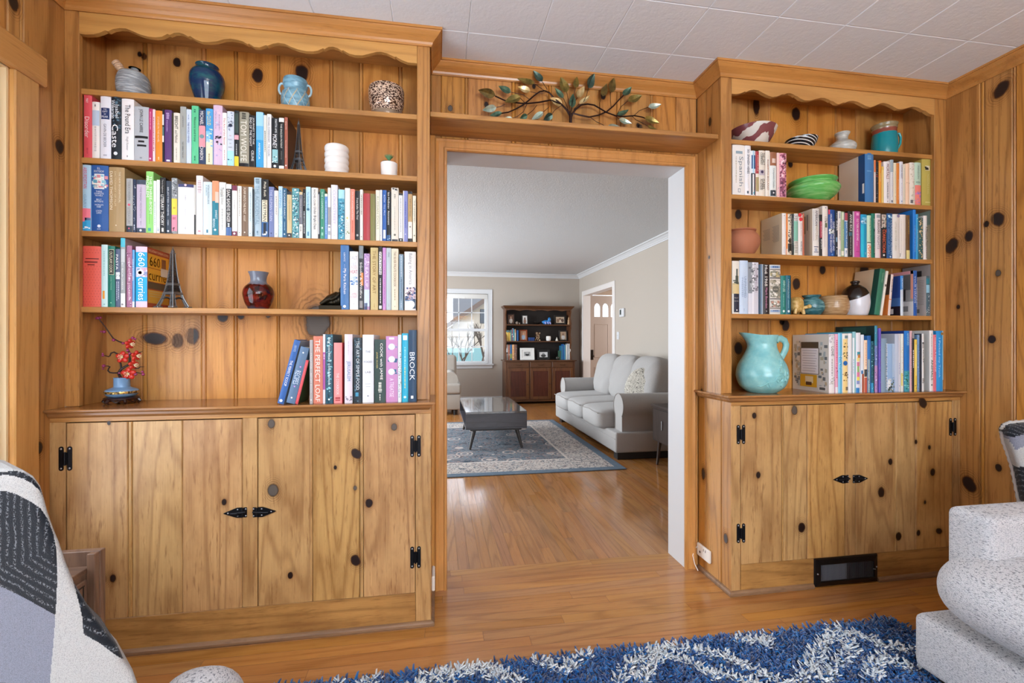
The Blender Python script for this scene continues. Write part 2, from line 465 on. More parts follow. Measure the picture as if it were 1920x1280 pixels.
# doorway wall: boards on the den side, plaster on the other
OX0, OX1, OZ = .042, 1.252, 2.052
mb = MB()
W1, W2 = YWALL+.02, YTHR
mb.box(XLL-.1, XBL-.02, W1, W2, 0, ZCL); mb.box(XBR+.02, XLR+.1, W1, W2, 0, ZCL)
mb.box(XBL-.02, OX0-.012, W1, W2, 0, ZCL); mb.box(OX1+.012, XBR+.02, W1, W2, 0, ZCL); mb.box(OX0-.012, OX1+.012, W1, W2, OZ+.012, ZCL)
struct(mb.build('wall_doorway', BEIGE))
mb = MB()
px = [827, 872, 877, 960, 966, 1029, 1034, 1124, 1157, 1164, 1220, 1225, 1268]
sx = [XBL]+[atY(u, 200, YWALL)[0] for u in px]+[XBR]
boards(mb, ('y', YWALL), sx, 2.10, ZCEIL, (0, -1), [(844, 201, 6, 1), (1001, 160, 5), (1131, 178, 6), (912, 194, 6), (1200, 236, 5, 1), (1196, 233, 4)], t=.016)
struct(mb.build('wall_doorway_boards', WM))
mb = MB()   # white painted lining of the opening
mb.box(OX0-.012, OX0, YWALL, YTHR+.004, 0, OZ+.012); mb.box(OX1, OX1+.012, YWALL, YTHR+.004, 0, OZ+.012); mb.box(OX0, OX1, YWALL, YTHR+.004, OZ, OZ+.012)
struct(mb.build('trim_4', WHITE))
mb = MB()   # pine casing
prof = [(-.052,.0),(-.052,-.014),(-.046,-.019),(-.04,-.016),(-.034,-.012),(-.012,-.012),(-.008,-.016),(0,-.016),(.004,-.010),(.004,0)]
sweep(mb, [(OX0+.001,0),(OX0+.001,OZ-.001),(OX1-.001,OZ-.001),(OX1-.001,0)], prof, lambda a, b, h: (a, YWALL+h, b))
mb.box(XBL, OX0-.05, YWALL-.008, YWALL, 0, 2.115); mb.box(OX1+.05, XBR, YWALL-.008, YWALL, 0, 2.115)
struct(mb.build('trim_5', wood('doorway_casing_pine', '#c98d49', '#a06a2f', 2, 8, .04, .34, line=.45)))

# crown moulding following every step of the wall
mb = MB()
prof = [(0,2.400),(.006,2.398),(.010,2.404),(.013,2.412),(.022,2.421),(.034,2.430),(.044,2.441),(.047,2.4455),(.052,2.4455),(.052,2.4555),(0,2.4555)]
path = [(XL,1.866-2.5),(XL,YUP),(XBL,YUP),(XBL,YWALL),(XBR,YWALL),(XBR,YUP),(XR,YUP),(XR,-2.2)]
sweep(mb, path, prof, lambda a, b, h: (a, b, h), sm=False)
struct(mb.build('trim_6', wood('crown_pine', '#c0843f', '#8a5420', 0, 6, .03, .32, line=.35)))

# board over the doorway
mb = MB(); mb.bb(XBL+.001, XBR-.001, 1.988, YWALL, 2.116, 2.137, .002)
tag(mb.build('over_door_shelf', PINEX), 'long pine shelf over the doorway carrying the metal leaf branch', 'shelf')
# ------------------------------------------------------------ built-in bookcases and base cabinets
def pxs(us, Y): return [atY(u, 400, Y)[0] for u in us]
LBACK = [XL]+pxs([267, 275, 378, 386, 439, 445, 520, 524, 618, 624, 674, 680, 748, 754], YBACK)+[XBL]
RBACK = [XBR]+pxs([1403, 1404.4, 1441, 1445, 1514.4, 1515.6, 1566, 1568, 1604, 1606, 1671, 1672.5], YBACK)+[XR]
ST = .02
def zs(us, Y=YUP): return [(atY(u, v, Y)[0], atY(u, v, Y)[2]) for u, v in us]
k1, k2 = 340/1920, 220/1920
VL = [(140+k1*a, k1*b) for a, b in [(40,340),(60,345),(110,352),(200,350),(270,330),(318,308),(350,318),(400,295),(470,283),(540,287),(620,320),(700,355),(780,375),(850,382),(920,375),(980,345),(1005,355),(1050,335),(1100,332),(1150,345),(1200,375),(1220,368),(1280,405),(1350,430),(1420,432),(1500,425),(1580,402),(1650,396),(1720,408),(1780,425),(1830,455),(1845,447)]]
VL += [(460+k1*a, 40+k1*b) for a, b in [(90,258),(150,262),(218,238),(235,245),(290,223),(350,214),(420,225),(480,255),(560,285),(640,303),(720,305),(770,295),(820,272),(838,280),(880,258),(930,255),(980,272),(1020,297),(1035,292),(1090,325),(1160,345),(1240,347),(1310,330),(1390,310),(1440,310),(1500,325),(1580,365),(1595,360),(1650,395),(1720,422),(1822,432)]]
VR = [(1360+k2*a, 140+k2*b) for a, b in [(100,292),(180,297),(250,285),(320,255),(345,262),(400,235),(470,226),(540,235),(620,280),(700,322),(780,345),(850,335),(940,300),(965,303),(1010,285),(1060,282),(1110,298),(1150,325),(1175,328),(1230,370),(1300,400),(1390,402),(1470,380),(1560,360),(1620,360),(1680,380),(1730,410),(1765,415)]]
VR += [(1560+k2*a, 150+k2*b) for a, b in [(70,365),(120,375),(190,348),(215,352),(280,325),(350,320),(420,335),(500,375),(570,410),(630,425),(690,410),(750,380),(800,360),(850,355),(920,372),(980,400),(1000,410),(1080,455),(1150,462),(1230,440),(1300,420),(1350,418),(1420,435),(1500,480),(1530,482),(1600,535),(1660,552),(1712,556)]]

LKN = [(348,144,0,0)]
def bookcase(side):
    L = side == 'left'
    x0, x1 = (XL, XBL) if L else (XBR, XR)
    s0, s1 = (-1.330, -.082) if L else (1.372, 2.512)          # clear opening
    root = thing('built_in_bookcase', (x0, YBACK, ZCOUNT),
                 'tall built-in pine bookcase left of the doorway with scalloped top board' if L else
                 'narrower built-in pine bookcase right of the doorway with scalloped top board', 'bookcase', 'built-in pine bookcases')
    mb = MB()
    if L: kn = [(332,115,7),(483,140,11),(566,135,14),(333,637,11),(360,628,13),(290,632,12,0,1.4,1.8),(418,590,10),(452,589,7),(595,600,27,1),(503,587,6,1),(270,104,5),(262,100,4)]
    else: kn = [(1492,212,10),(1481.7,305,6),(1418,196,8,0,0,2.6),(1384,400,8),(1542,504,7),(1493,530,9),(1620,502,10),(1384,651,10),(1473,608,9),(1492,677,9),(1466,600,6)]
    boards(mb, ('y', YBACK), LBACK if L else RBACK, ZCOUNT, 2.43, (0, -1), kn, t=.014, c=.003)
    mb.build('back_panel', [PINEB, KNOT, KNOTG], root)
    a, b = (s0-.016, s1+.016)
    mb = MB(); mb.box(a-.016, a, YUP+ST, YBACK, ZCOUNT, 2.43); mb.build('side_panel', PINE, root)
    mb = MB(); mb.box(b, b+.016, YUP+ST, YBACK, ZCOUNT, 2.43); mb.build('side_panel', PINE, root)
    for p, q in ((x0, s0), (s1, x1)):
        mb = MB(); mb.bb(p+.0005, q, YUP, YUP+ST, ZCOUNT+.0006, 2.43, .0015); mb.build('stile', PINE, root)
    prof = zs(VL if L else VR)
    prof[0] = (s0+.0005, prof[0][1]); prof[-1] = (s1-.0005, prof[-1][1])
    for i in range(1, len(prof)-1): prof[i] = (min(max(prof[i][0], s0+.001), s1-.001), prof[i][1])
    mb = MB()
    n = len(prof); z1 = 2.43      # scalloped board: strip of quads so the outline stays crisp
    front = [(x, YUP+.001, z) for x, z in prof]; top = [(x, YUP+.001, z1) for x, z in prof]
    back = [(x, YUP+.019, z) for x, z in prof]
    for i in range(n-1):
        mb.add([front[i], front[i+1], top[i+1], top[i]], [(0,1,2,3)]); mb.add([back[i+1], back[i], front[i], front[i+1]], [(0,1,2,3)])
        mb.add([back[i], back[i+1], (prof[i+1][0],YUP+.019,z1), (prof[i][0],YUP+.019,z1)], [(3,2,1,0)])
    bm = bmesh.new(); vs = [bm.verts.new(p) for p in mb.v]
    for f in mb.f: bm.faces.new([vs[i] for i in f])
    bmesh.ops.remove_doubles(bm, verts=bm.verts[:], dist=1e-5); bmesh.ops.recalc_face_normals(bm, faces=bm.faces[:])
    mb = MB().frombm(bm); mb.build('valance', VAL, root)
    mb = MB(); mb.box(s0-.01, s1+.01, YUP+.02, YBACK, 2.405, 2.42); mb.build('top_board', PINEX, root)
    for z in SHELF:
        mb = MB(); mb.bb(a+.0005, b-.0005, YUP+.012, YBACK-.0005, z-.021, z, .0012); mb.build('shelf', PINEX, root)
    if not L:   # boarded flank facing the doorway
        mb = MB(); ys = [atX(u, 600, XBR)[1] for u in (1323, 1321.5)]
        boards(mb, ('x', XBR), [YUP]+ys+[YWALL], ZCOUNT, 2.43, (-1, 0), [(1331.5,226,5,0,0,2),(1316,734,5,0,0,2),(1319,886,6,0,0,2),(1330,480,3)], t=.012, c=.002)
        mb.build('side_boarding', [PINE, KNOT, KNOTG], root)
    else:
        mb = MB(); boards(mb, ('x', XBL), [YUP, 2.05, YWALL], ZCOUNT, 2.43, (1, 0), t=.012, c=.002); mb.build('side_boarding', [PINE, KNOT], root)
    return root

def h_hinge(x, z, parent, sq=1.0):
    mb = MB(); y = YCAB-.0025; hw, hh = .0075, .044
    for s in (-1, 1):
        cx = x+s*.0135
        pts = []
        for k in range(9): w = PI*k/8; pts.append((cx+hw*math.cos(w), z+hh-hw+hw*math.sin(w)))
        for k in range(9): w = PI+PI*k/8; pts.append((cx+hw*math.cos(w), z-hh+hw+hw*math.sin(w)))
        mb.prism(pts, y, YCAB+.0005, 'y', 0)
        for zz in (z+hh-hw-.001, z-hh+hw+.001):
            mb.ell((cx, y, zz), (.0036, .0016, .0036), 10, 6, 1)
    mb.box(x-.008, x+.008, y, YCAB, z-.022, z+.022)
    mb.tube([(x, y-.002, z-.024), (x, y-.002, z+.024)], .0032, 8)
    mb.build('hinge', [BLACKIRON, SCREW], parent)

def latch(x, z, d, parent):
    """pointed iron latch, d = -1 points left, +1 points right"""
    mb = MB(); y = YCAB-.004
    arrow = [(0,.019),(.018,.019),(.024,.017),(.060,.003),(.066,0),(.060,-.003),(.024,-.017),(.018,-.019),(0,-.019)]
    pts = [(x+d*(a+.001), z+b) for a, b in arrow]
    if d > 0: pts = pts[::-1]
    mb.prism(pts, y, YCAB+.0005, 'y')
    a, b = (x-d*.0035, x-d*.0165)
    mb.bb(min(a,b), max(a,b), y, YCAB+.0005, z-.019, z+.019, .0015)
    mb.tube([(x-d*.001, y-.001, z-.017), (x-d*.001, y-.001, z+.017)], .003, 8)
    mb.tube([(x-d*.014, y-.007, z+.004), (x+d*.02, y-.007, z), (x+d*.04, y-.004, z-.001)], [.004,.005,.003], 8)
    mb.tube([(x+d*.012, y, z), (x+d*.012, y-.016, z-.002)], [.003,.005], 8)
    for q in ((.018,.012),(.018,-.012),(.052,0),(-.011,.013),(-.011,-.013)): mb.ell((x+d*q[0]-d*.002, y, z+q[1]), (.003,.0015,.003), 8, 5, 1)
    mb.build('latch', [BLACKIRON, SCREW], parent)

def base_cabinet(side):
    L = side == 'left'
    x0, x1 = (XL, -.022) if L else (1.323, XR)
    root = thing('base_cabinet', (x0, YCAB, 0), 'worn pine base cabinet under the left bookcase, two plank doors with iron hinges' if L else
                 'worn pine base cabinet under the right bookcase with a black vent in its plinth', 'cabinet', 'pine base cabinets')
    yb = YBACK; zt = .897
    d = ((-1.327, -.7345), (-.681, -.085)) if L else ((1.3713, 1.9206), (1.9764, 2.5343))
    dz0, dz1 = .139, .862
    for p, q in ((x0, d[0][0]), (d[0][1], d[1][0]), (d[1][1], x1)):
        mb = MB().bb(p+.0005, q-.0012, YCAB, YCAB+.02, .0 if p != d[0][1] else dz0-.001, dz1+.002, .0015); mb.build('stile', DOORW, root)
    mb = MB(); mb.bb(x0+.0005, x1-.0005, YCAB, YCAB+.02, dz1+.002, zt, .0012); mb.build('top_rail', PINEX, root)
    mb = MB(); mb.bb(d[0][0]+.0005, d[1][1]-.0005, YCAB+.0002, YCAB+.019, .001, dz0-.002, .0012); mb.build('kick_board', KICK, root)
    mb = MB(); mb.box(x0+(.012 if not L else 0), x1-.012, YCAB+.0205, yb, .0, zt-.001); mb.build('carcass', DARKGAP, root)
    mb = MB()
    if L: ys = [YCAB, 2.03, YWALL]; boards(mb, ('x', x1), ys, 0, zt, (1, 0), t=.011, c=.002)
    else:
        ys = [YCAB]+[atX(u, 900, x0)[1] for u in (1353, 1351.5, 1323, 1321.5)]+[YWALL]
        boards(mb, ('x', x0), ys, 0, zt, (-1, 0), [(1319,886,6,0,0,2),(1361,1007,7,0,0,1.6),(1330,480,3)][:2], t=.011, c=.002)
    mb.build('side_boarding', [PINE, KNOT, KNOTG], root)
    # toe moulding
    mb = MB(); pr = [(0,0),(.012,0),(.013,.006),(.012,.013),(.008,.018),(.003,.021),(0,.022)]
    if L: path = [(x0, YCAB), (x1, YCAB), (x1, YWALL)]
    else: path = [(x0, YWALL), (x0, YCAB), (1.745, YCAB)]
    sweep(mb, path, pr, lambda a, b, h: (a, b, h))
    mb.build('toe_moulding', TOE, root)
    if not L: mb = MB(); sweep(mb, [(2.097, YCAB), (x1, YCAB)], pr, lambda a, b, h: (a, b, h)); mb.build('toe_moulding', TOE, root)
    # doors of three planks
    if L: sm = [[d[0][0], -1.126, -1.112, -.9435, d[0][1]], [d[1][0], -.481, -.303, -.289, d[1][1]]]
    else: sm = [[d[0][0], 1.583, 1.592, 1.715, 1.7195, d[0][1]], [d[1][0], 2.199, 2.207, 2.317, 2.323, d[1][1]]]
    if L: kn = [[(420.4,938.7,5),(192.5,1081.7,7,0,.5),(212,1081.7,5.5),(204.6,790.8,3)],
                [(508.8,791.7,7.5,1),(512,916.7,10.5,1),(628.7,874,3.5),(668.3,848.3,10,0,.7),(739,798,6.5,1),(692,941,8),(666,912.5,4,1),(667,1048,10,0,.5),(544.6,1076,5.5)]]
    else: kn = [[(1414,777,5),(1421.3,888,5.5),(1502.6,986.6,8),(1489.4,767,7,1)],
                [(1652,920,7.5),(1669,863.3,4.5),(1684.3,1003.3,6),(1748.3,883,5),(1742.3,836.6,3),(1730,753,8,0,.6),(1721.6,996.6,4),(1760,993,5,0,1.2),(1734,939,2.5),(1717,826,3)]]
    for i in range(2):
        mb = MB(); boards(mb, ('y', YCAB), [sm[i][0]+.001]+sm[i][1:-1]+[sm[i][-1]-.001], dz0, dz1-.002, (0, -1), kn[i], t=.018, c=.003)
        door = mb.build('door', [DOORW, KNOT, KNOTG], root)
        hx = d[0][0] if i == 0 else d[1][1]
        for hz in (.733, .282): h_hinge(hx, hz, door)
        if i == 0: latch(d[0][1], .503, -1, door)
        else: latch(d[1][0], .501, 1, door)
    return root

def countertop(side):
    L = side == 'left'
    x0, x1 = (XL+.001, -.007) if L else (1.288, XR-.001)
    pr = [(0,.884),(.004,.880),(.008,.8835),(.012,.889),(.013,.8975),(.0195,.8985),(.021,.9015),(.0275,.9025),(.0295,.905),(.0295,.909),(.0275,.912),(0,.912)]
    mb = MB()
    if L: sweep(mb, [(x0, YCAB), (x1-.0295, YCAB), (x1-.0295, YWALL-.02)], pr, lambda a, b, h: (a, b, h))
    else: sweep(mb, [(x0+.0295, YWALL-.02), (x0+.0295, YCAB), (x1, YCAB)], pr, lambda a, b, h: (a, b, h))
    if L: mb.box(x0, x1-.0295, YCAB, YBACK-.001, .8975, .912)
    else: mb.box(x0+.0295, x1, YCAB, YBACK-.001, .8975, .912)
    o = mb.build('countertop', COUNT)
    return tag(o, 'pine countertop along the foot of the left bookcase, dark and polished' if L else 'pine countertop along the foot of the right bookcase, under the turquoise pitcher', 'countertop', 'pine countertops')
for sd in ('left', 'right'):
    bookcase(sd); base_cabinet(sd); countertop(sd)

# black floor register in the right plinth
vx0, vx1, vz0, vz1 = 1.749, 2.093, .004, .137
root = thing('floor_register', ((vx0+vx1)/2, YCAB, 0), 'black metal heating vent set in the plinth of the right cabinet', 'vent')
VB = plain('#17110f', .4, .5, name='vent_black'); VD = plain('#050506', .7, name='vent_dark')
mb = MB(); y = YCAB-.014
pr = [(0,0),(.004,-.008),(.024,-.014),(.028,-.012),(.028,0)]
sweep(mb, [(vx0,vz0),(vx0,vz1),(vx1,vz1),(vx1,vz0)], pr, lambda a, b, h: (a, YCAB-.0005+h, b), closed=True)
mb.build('frame', VB, root)
mb = MB(); mb.box(vx0+.02, vx1-.02, YCAB-.003, YCAB-.001, vz0+.02, vz1-.02); mb.build('duct', VD, root)
LV = plain('#70757e', .35, .5, name='vent_louvre'); mb = MB()
for k in range(46):
    x = vx0+.03+k*(vx1-vx0-.06)/45.0; tilt = -.003 if k < 23 else .004
    mb.prism([(x, YCAB-.009), (x+.0016, YCAB-.009), (x+.0016+tilt, YCAB-.0032), (x+tilt, YCAB-.0032)], vz0+.026, vz1-.026, 'z')
mb.build('louvre_bank', LV, root)
MB().ell((vx0+.012, YCAB-.012, .068), (.004,.003,.004), 10, 6).build('screw', SCREW, root); MB().ell((vx1-.012, YCAB-.012, .078), (.004,.003,.004), 10, 6).build('screw', SCREW, root)
MB().tube([(vx1-.03, YCAB-.012, .07),(vx1-.03, YCAB-.022, .073)], .003, 8).build('lever', SCREW, root)

# outlets
IVORY = plain('#e8e4dc', .4, name='ivory_plastic'); DK = plain('#3a2a22', .6, name='socket_dark')
def outlet(name, X, s, y0, y1, z0, z1, label):
    root = thing(name, (X, (y0+y1)/2, (z0+z1)/2), label, 'outlet', 'power outlets on the case sides')
    mb = MB(); mb.bb(min(X, X+s*.014), max(X, X+s*.014), y0, y1, z0, z1, .004); mb.build('cover_plate', IVORY, root)
    mb = MB(); zc = (z0+z1)/2
    for q in (.03, .046): MB().box(X+s*.0138, X+s*.0146, y0+q, y0+q+.004, zc+.01, zc+.022).build('socket_slot', DK, root)
    MB().ell((X+s*.0142, y1-.03, zc-.006), (.001,.006,.006), 10, 6).build('socket_hole', DK, root)
    return root
o = outlet('power_outlet', 1.323, -1, 2.055, 2.165, .072, .135, 'white power outlet with a trailing white wire, low beside the right of the doorway')
mb = MB(); mb.tube([(1.312,2.15,.125),(1.30,2.166,.10),(1.285,2.16,.07),(1.29,2.15,.03),(1.296,2.13,.006)], .0022, 6); mb.build('wire', IVORY, o)
outlet('power_outlet', -.022, 1, 2.0, 2.10, .085, .15, 'grey-white power outlet on the side of the left cabinet, near the floor')
# ------------------------------------------------------------ books
# (left, right, top as read on the survey crop, cover colour, description, marks on the spine, options)
# marks: t = lettering down the spine, h = level lettering, b = band, d = rows of fine print, o = spot, L/R = panel on the side cover
PAPER = plain('#e2d8c4', .9, name='page_edges')
BK = {}
def cover_mat(c):
    return plain(c, .42, name='book_cover', spec=.4)
def make_book(w, dep, hgt, col, marks=(), side=None, hard=False, rs=None):
    """local frame: spine on y = 0 facing -y, x to the right, z up, origin at the foot of the spine's left edge"""
    mats = []; 
    def mi(c):
        m_ = cover_mat(c)
        if m_ not in mats: mats.append(m_)
        return mats.index(m_)
    base = mi(col); mb = MB(); th = .0022 if hard else .0006
    bul = min(.004, w*.12)
    n = 6; out = []
    for i in range(n+1):      # slightly rounded back
        a = i/n; out.append((a*w, bul*(1-math.sin(PI*a))*.9))
    inn = [(w-th, bul+.001), (th, bul+.001)]
    pts = out+[(w, dep), (w-th, dep)]+inn+[(th, dep), (0, dep)]
    k = len(pts); vs = [(p[0], p[1], 0) for p in pts]+[(p[0], p[1], hgt) for p in pts]
    cL = mi(side) if side else base
    for i in range(k):
        j = (i+1) % k
        m_ = cL if i in (n, k-1) else base
        mb.add([vs[i], vs[j], vs[j+k], vs[i+k]], [(0,1,2,3)], m_)
    for zz, rv in ((0, True), (hgt, False)):
        for f in ([(p[0], p[1], zz) for p in out+inn],):
            mb.add(f, [tuple(range(len(f)))[::-1] if rv else tuple(range(len(f)))], base)
        for f in ([(w-th,bul,zz),(w,bul,zz),(w,dep,zz),(w-th,dep,zz)], [(0,bul,zz),(th,bul,zz),(th,dep,zz),(0,dep,zz)]):
            mb.add(f, [(3,2,1,0) if rv else (0,1,2,3)], base)
    rr = random.Random(rs or int(w*1e5)+int(hgt*1e5)); e = -.0005
    def rect(c, l, r_, a, b, lift=0):
        m_ = mi(c); x0, x1 = w*l, w*r_; z0, z1 = hgt*(1-b), hgt*(1-a); s = 5
        def yy(x): return bul*(1-math.sin(PI*min(max(x/w, 0), 1)))*.9+e-lift
        xs = [x0+(x1-x0)*i/s for i in range(s+1)]
        for i in range(s):
            mb.add([(xs[i],yy(xs[i]),z0),(xs[i+1],yy(xs[i+1]),z0),(xs[i+1],yy(xs[i+1]),z1),(xs[i],yy(xs[i]),z1)], [(0,1,2,3)], m_)
    def sideq(s, c, a, b, d0, d1, lift=.0004):
        x = -lift if s == 'L' else w+lift; z0, z1 = hgt*(1-b), hgt*(1-a); y0, y1 = dep*d0, dep*d1; m_ = mi(c)
        q = [(x,y0,z0),(x,y1,z0),(x,y1,z1),(x,y0,z1)]
        mb.add(q if s == 'R' else q[::-1], [(0,1,2,3)], m_)
    for mk in marks:
        c0 = mk[0]
        if c0 == 'b':
            l, r_ = (mk[4], mk[5]) if len(mk) > 4 else (.02, .98)
            rect(mk[1], l, r_, mk[2], mk[3], mk[6] if len(mk) > 6 else 0)
        elif c0 == 't':     # text, colour, a, b, width fraction, centre
            _, s, c, a, b = mk[:5]; wf = mk[5] if len(mk) > 5 else .55; cc = mk[6] if len(mk) > 6 else .5
            y = -.0016
            M = Matrix.Translation((w*cc, y, hgt*(1-(a+b)/2))) @ Matrix(((0,1,0,0),(0,0,-1,0),(-1,0,0,0),(0,0,0,1)))
            label_text(mb, s, M, hgt*(b-a), w*wf, mi(c))
        elif c0 == 'h':     # text, colour, centre, height (of the book), width fraction
            _, s, c, a, hh, wf = mk[:6]
            M = Matrix.Translation((w*.5, -.0016, hgt*(1-a))) @ Matrix(((1,0,0,0),(0,0,-1,0),(0,1,0,0),(0,0,0,1)))
            label_text(mb, s, M, w*wf, hgt*hh, mi(c), maxstretch=2.2)
        elif c0 == 'd':     # fine print: colour, a, b, width fraction, centre
            _, c, a, b = mk[:4]; wf = mk[4] if len(mk) > 4 else .25; cc = mk[5] if len(mk) > 5 else .5
            z = a
            while z < b:
                l = (.012+rr.random()*.03); e_ = min(z+l, b)
                rect(c, cc-wf/2*(.7+.3*rr.random()), cc+wf/2*(.7+.3*rr.random()), z, e_); z = e_+.006+rr.random()*.006
        elif c0 == 'o':     # spot: colour, a, radius (of width), centre, aspect
            _, c, a, rad = mk[:4]; cc = mk[4] if len(mk) > 4 else .5
            m_ = mi(c); pts2 = [(w*cc+w*rad*math.cos(2*PI*i/14), -.0013, hgt*(1-a)+w*rad*math.sin(2*PI*i/14)) for i in range(14)]
            mb.add(pts2, [tuple(range(14))], m_)
        elif c0 == 'x':     # scattered small shapes: colours, a, b, count
            _, cs, a, b, cnt = mk[:5]
            for i in range(cnt):
                z = a+(b-a)*rr.random(); l = rr.random()*.8+.03; s_ = .05+.14*rr.random()
                rect(cs[i % len(cs)], l, min(l+s_*1.5, .98), z, min(z+s_*w/hgt*1.3, b), .0001+.00003*(i % 9))
        elif c0 in 'LR':
            sideq(c0, *mk[1:6], lift=mk[6] if len(mk) > 6 else .0004)
        elif c0 == 'S':     # lettering on a side cover: side, text, colour, centre a, height, d0, d1
            _, s, tx, c, a, hh, d0, d1 = mk
            x = -.0008 if s == 'L' else w+.0008; yc = dep*(d0+d1)/2
            if s == 'R': M = Matrix.Translation((x, yc, hgt*(1-a))) @ Matrix(((0,0,1,0),(1,0,0,0),(0,1,0,0),(0,0,0,1)))
            else: M = Matrix.Translation((x, yc, hgt*(1-a))) @ Matrix(((0,0,-1,0),(-1,0,0,0),(0,1,0,0),(0,0,0,1)))
            label_text(mb, tx, M, dep*abs(d1-d0), hgt*hh, mi(c), maxstretch=2.4)
    pg = MB(); z0 = .003 if hard else .0004
    pg.box(th+.0002, w-th-.0002, bul+.0012, dep-(.003 if hard else .0005), z0, hgt-z0)
    return mb, mats, pg

ORD = {}
def place_row(rows, crop, shelf_z, Y, where, group, base=0):
    ox, oy, k = crop
    for r in rows:
        x0, x1, yt, col, desc = r[:5]; marks = r[5] if len(r) > 5 else (); opt = r[6] if len(r) > 6 else {}
        yy = Y+opt.get('dy', 0)+RND.random()*.004
        u0, u1 = ox+k*x0, ox+k*x1
        X0 = atY(u0, 400, yy)[0]; X1 = atY(u1, 400, yy)[0]
        h = atY((u0+u1)/2, oy+k*yt, yy)[2]-shelf_z
        w = X1-X0-.0006
        dmax = YBACK-.004-yy
        dep = min(opt.get('dep', .105+.02*RND.random()+max(0, h-.2)*.4), dmax)
        mb, mats, pg = make_book(w, dep, h, col, marks, opt.get('side'), opt.get('hard', h > .21))
        lean = opt.get('lean')
        o = mb.build('book', mats)
        if lean:    # lean = top offset in crop units to the right: turn about the lower right or left corner
            ang = math.atan2(lean*k*yy/FPX, h)
            hh = h/math.cos(ang)
            o.rotation_euler = (0, ang, 0)
            o.location = (X0, yy, shelf_z+.0004+ (w*math.sin(ang) if ang > 0 else 0))
        else:
            o.location = (X0+.0003, yy, shelf_z+.0003)
        tag(o, desc+' '+where, 'book', group)
        p = pg.build('page_block', PAPER); p.parent = o

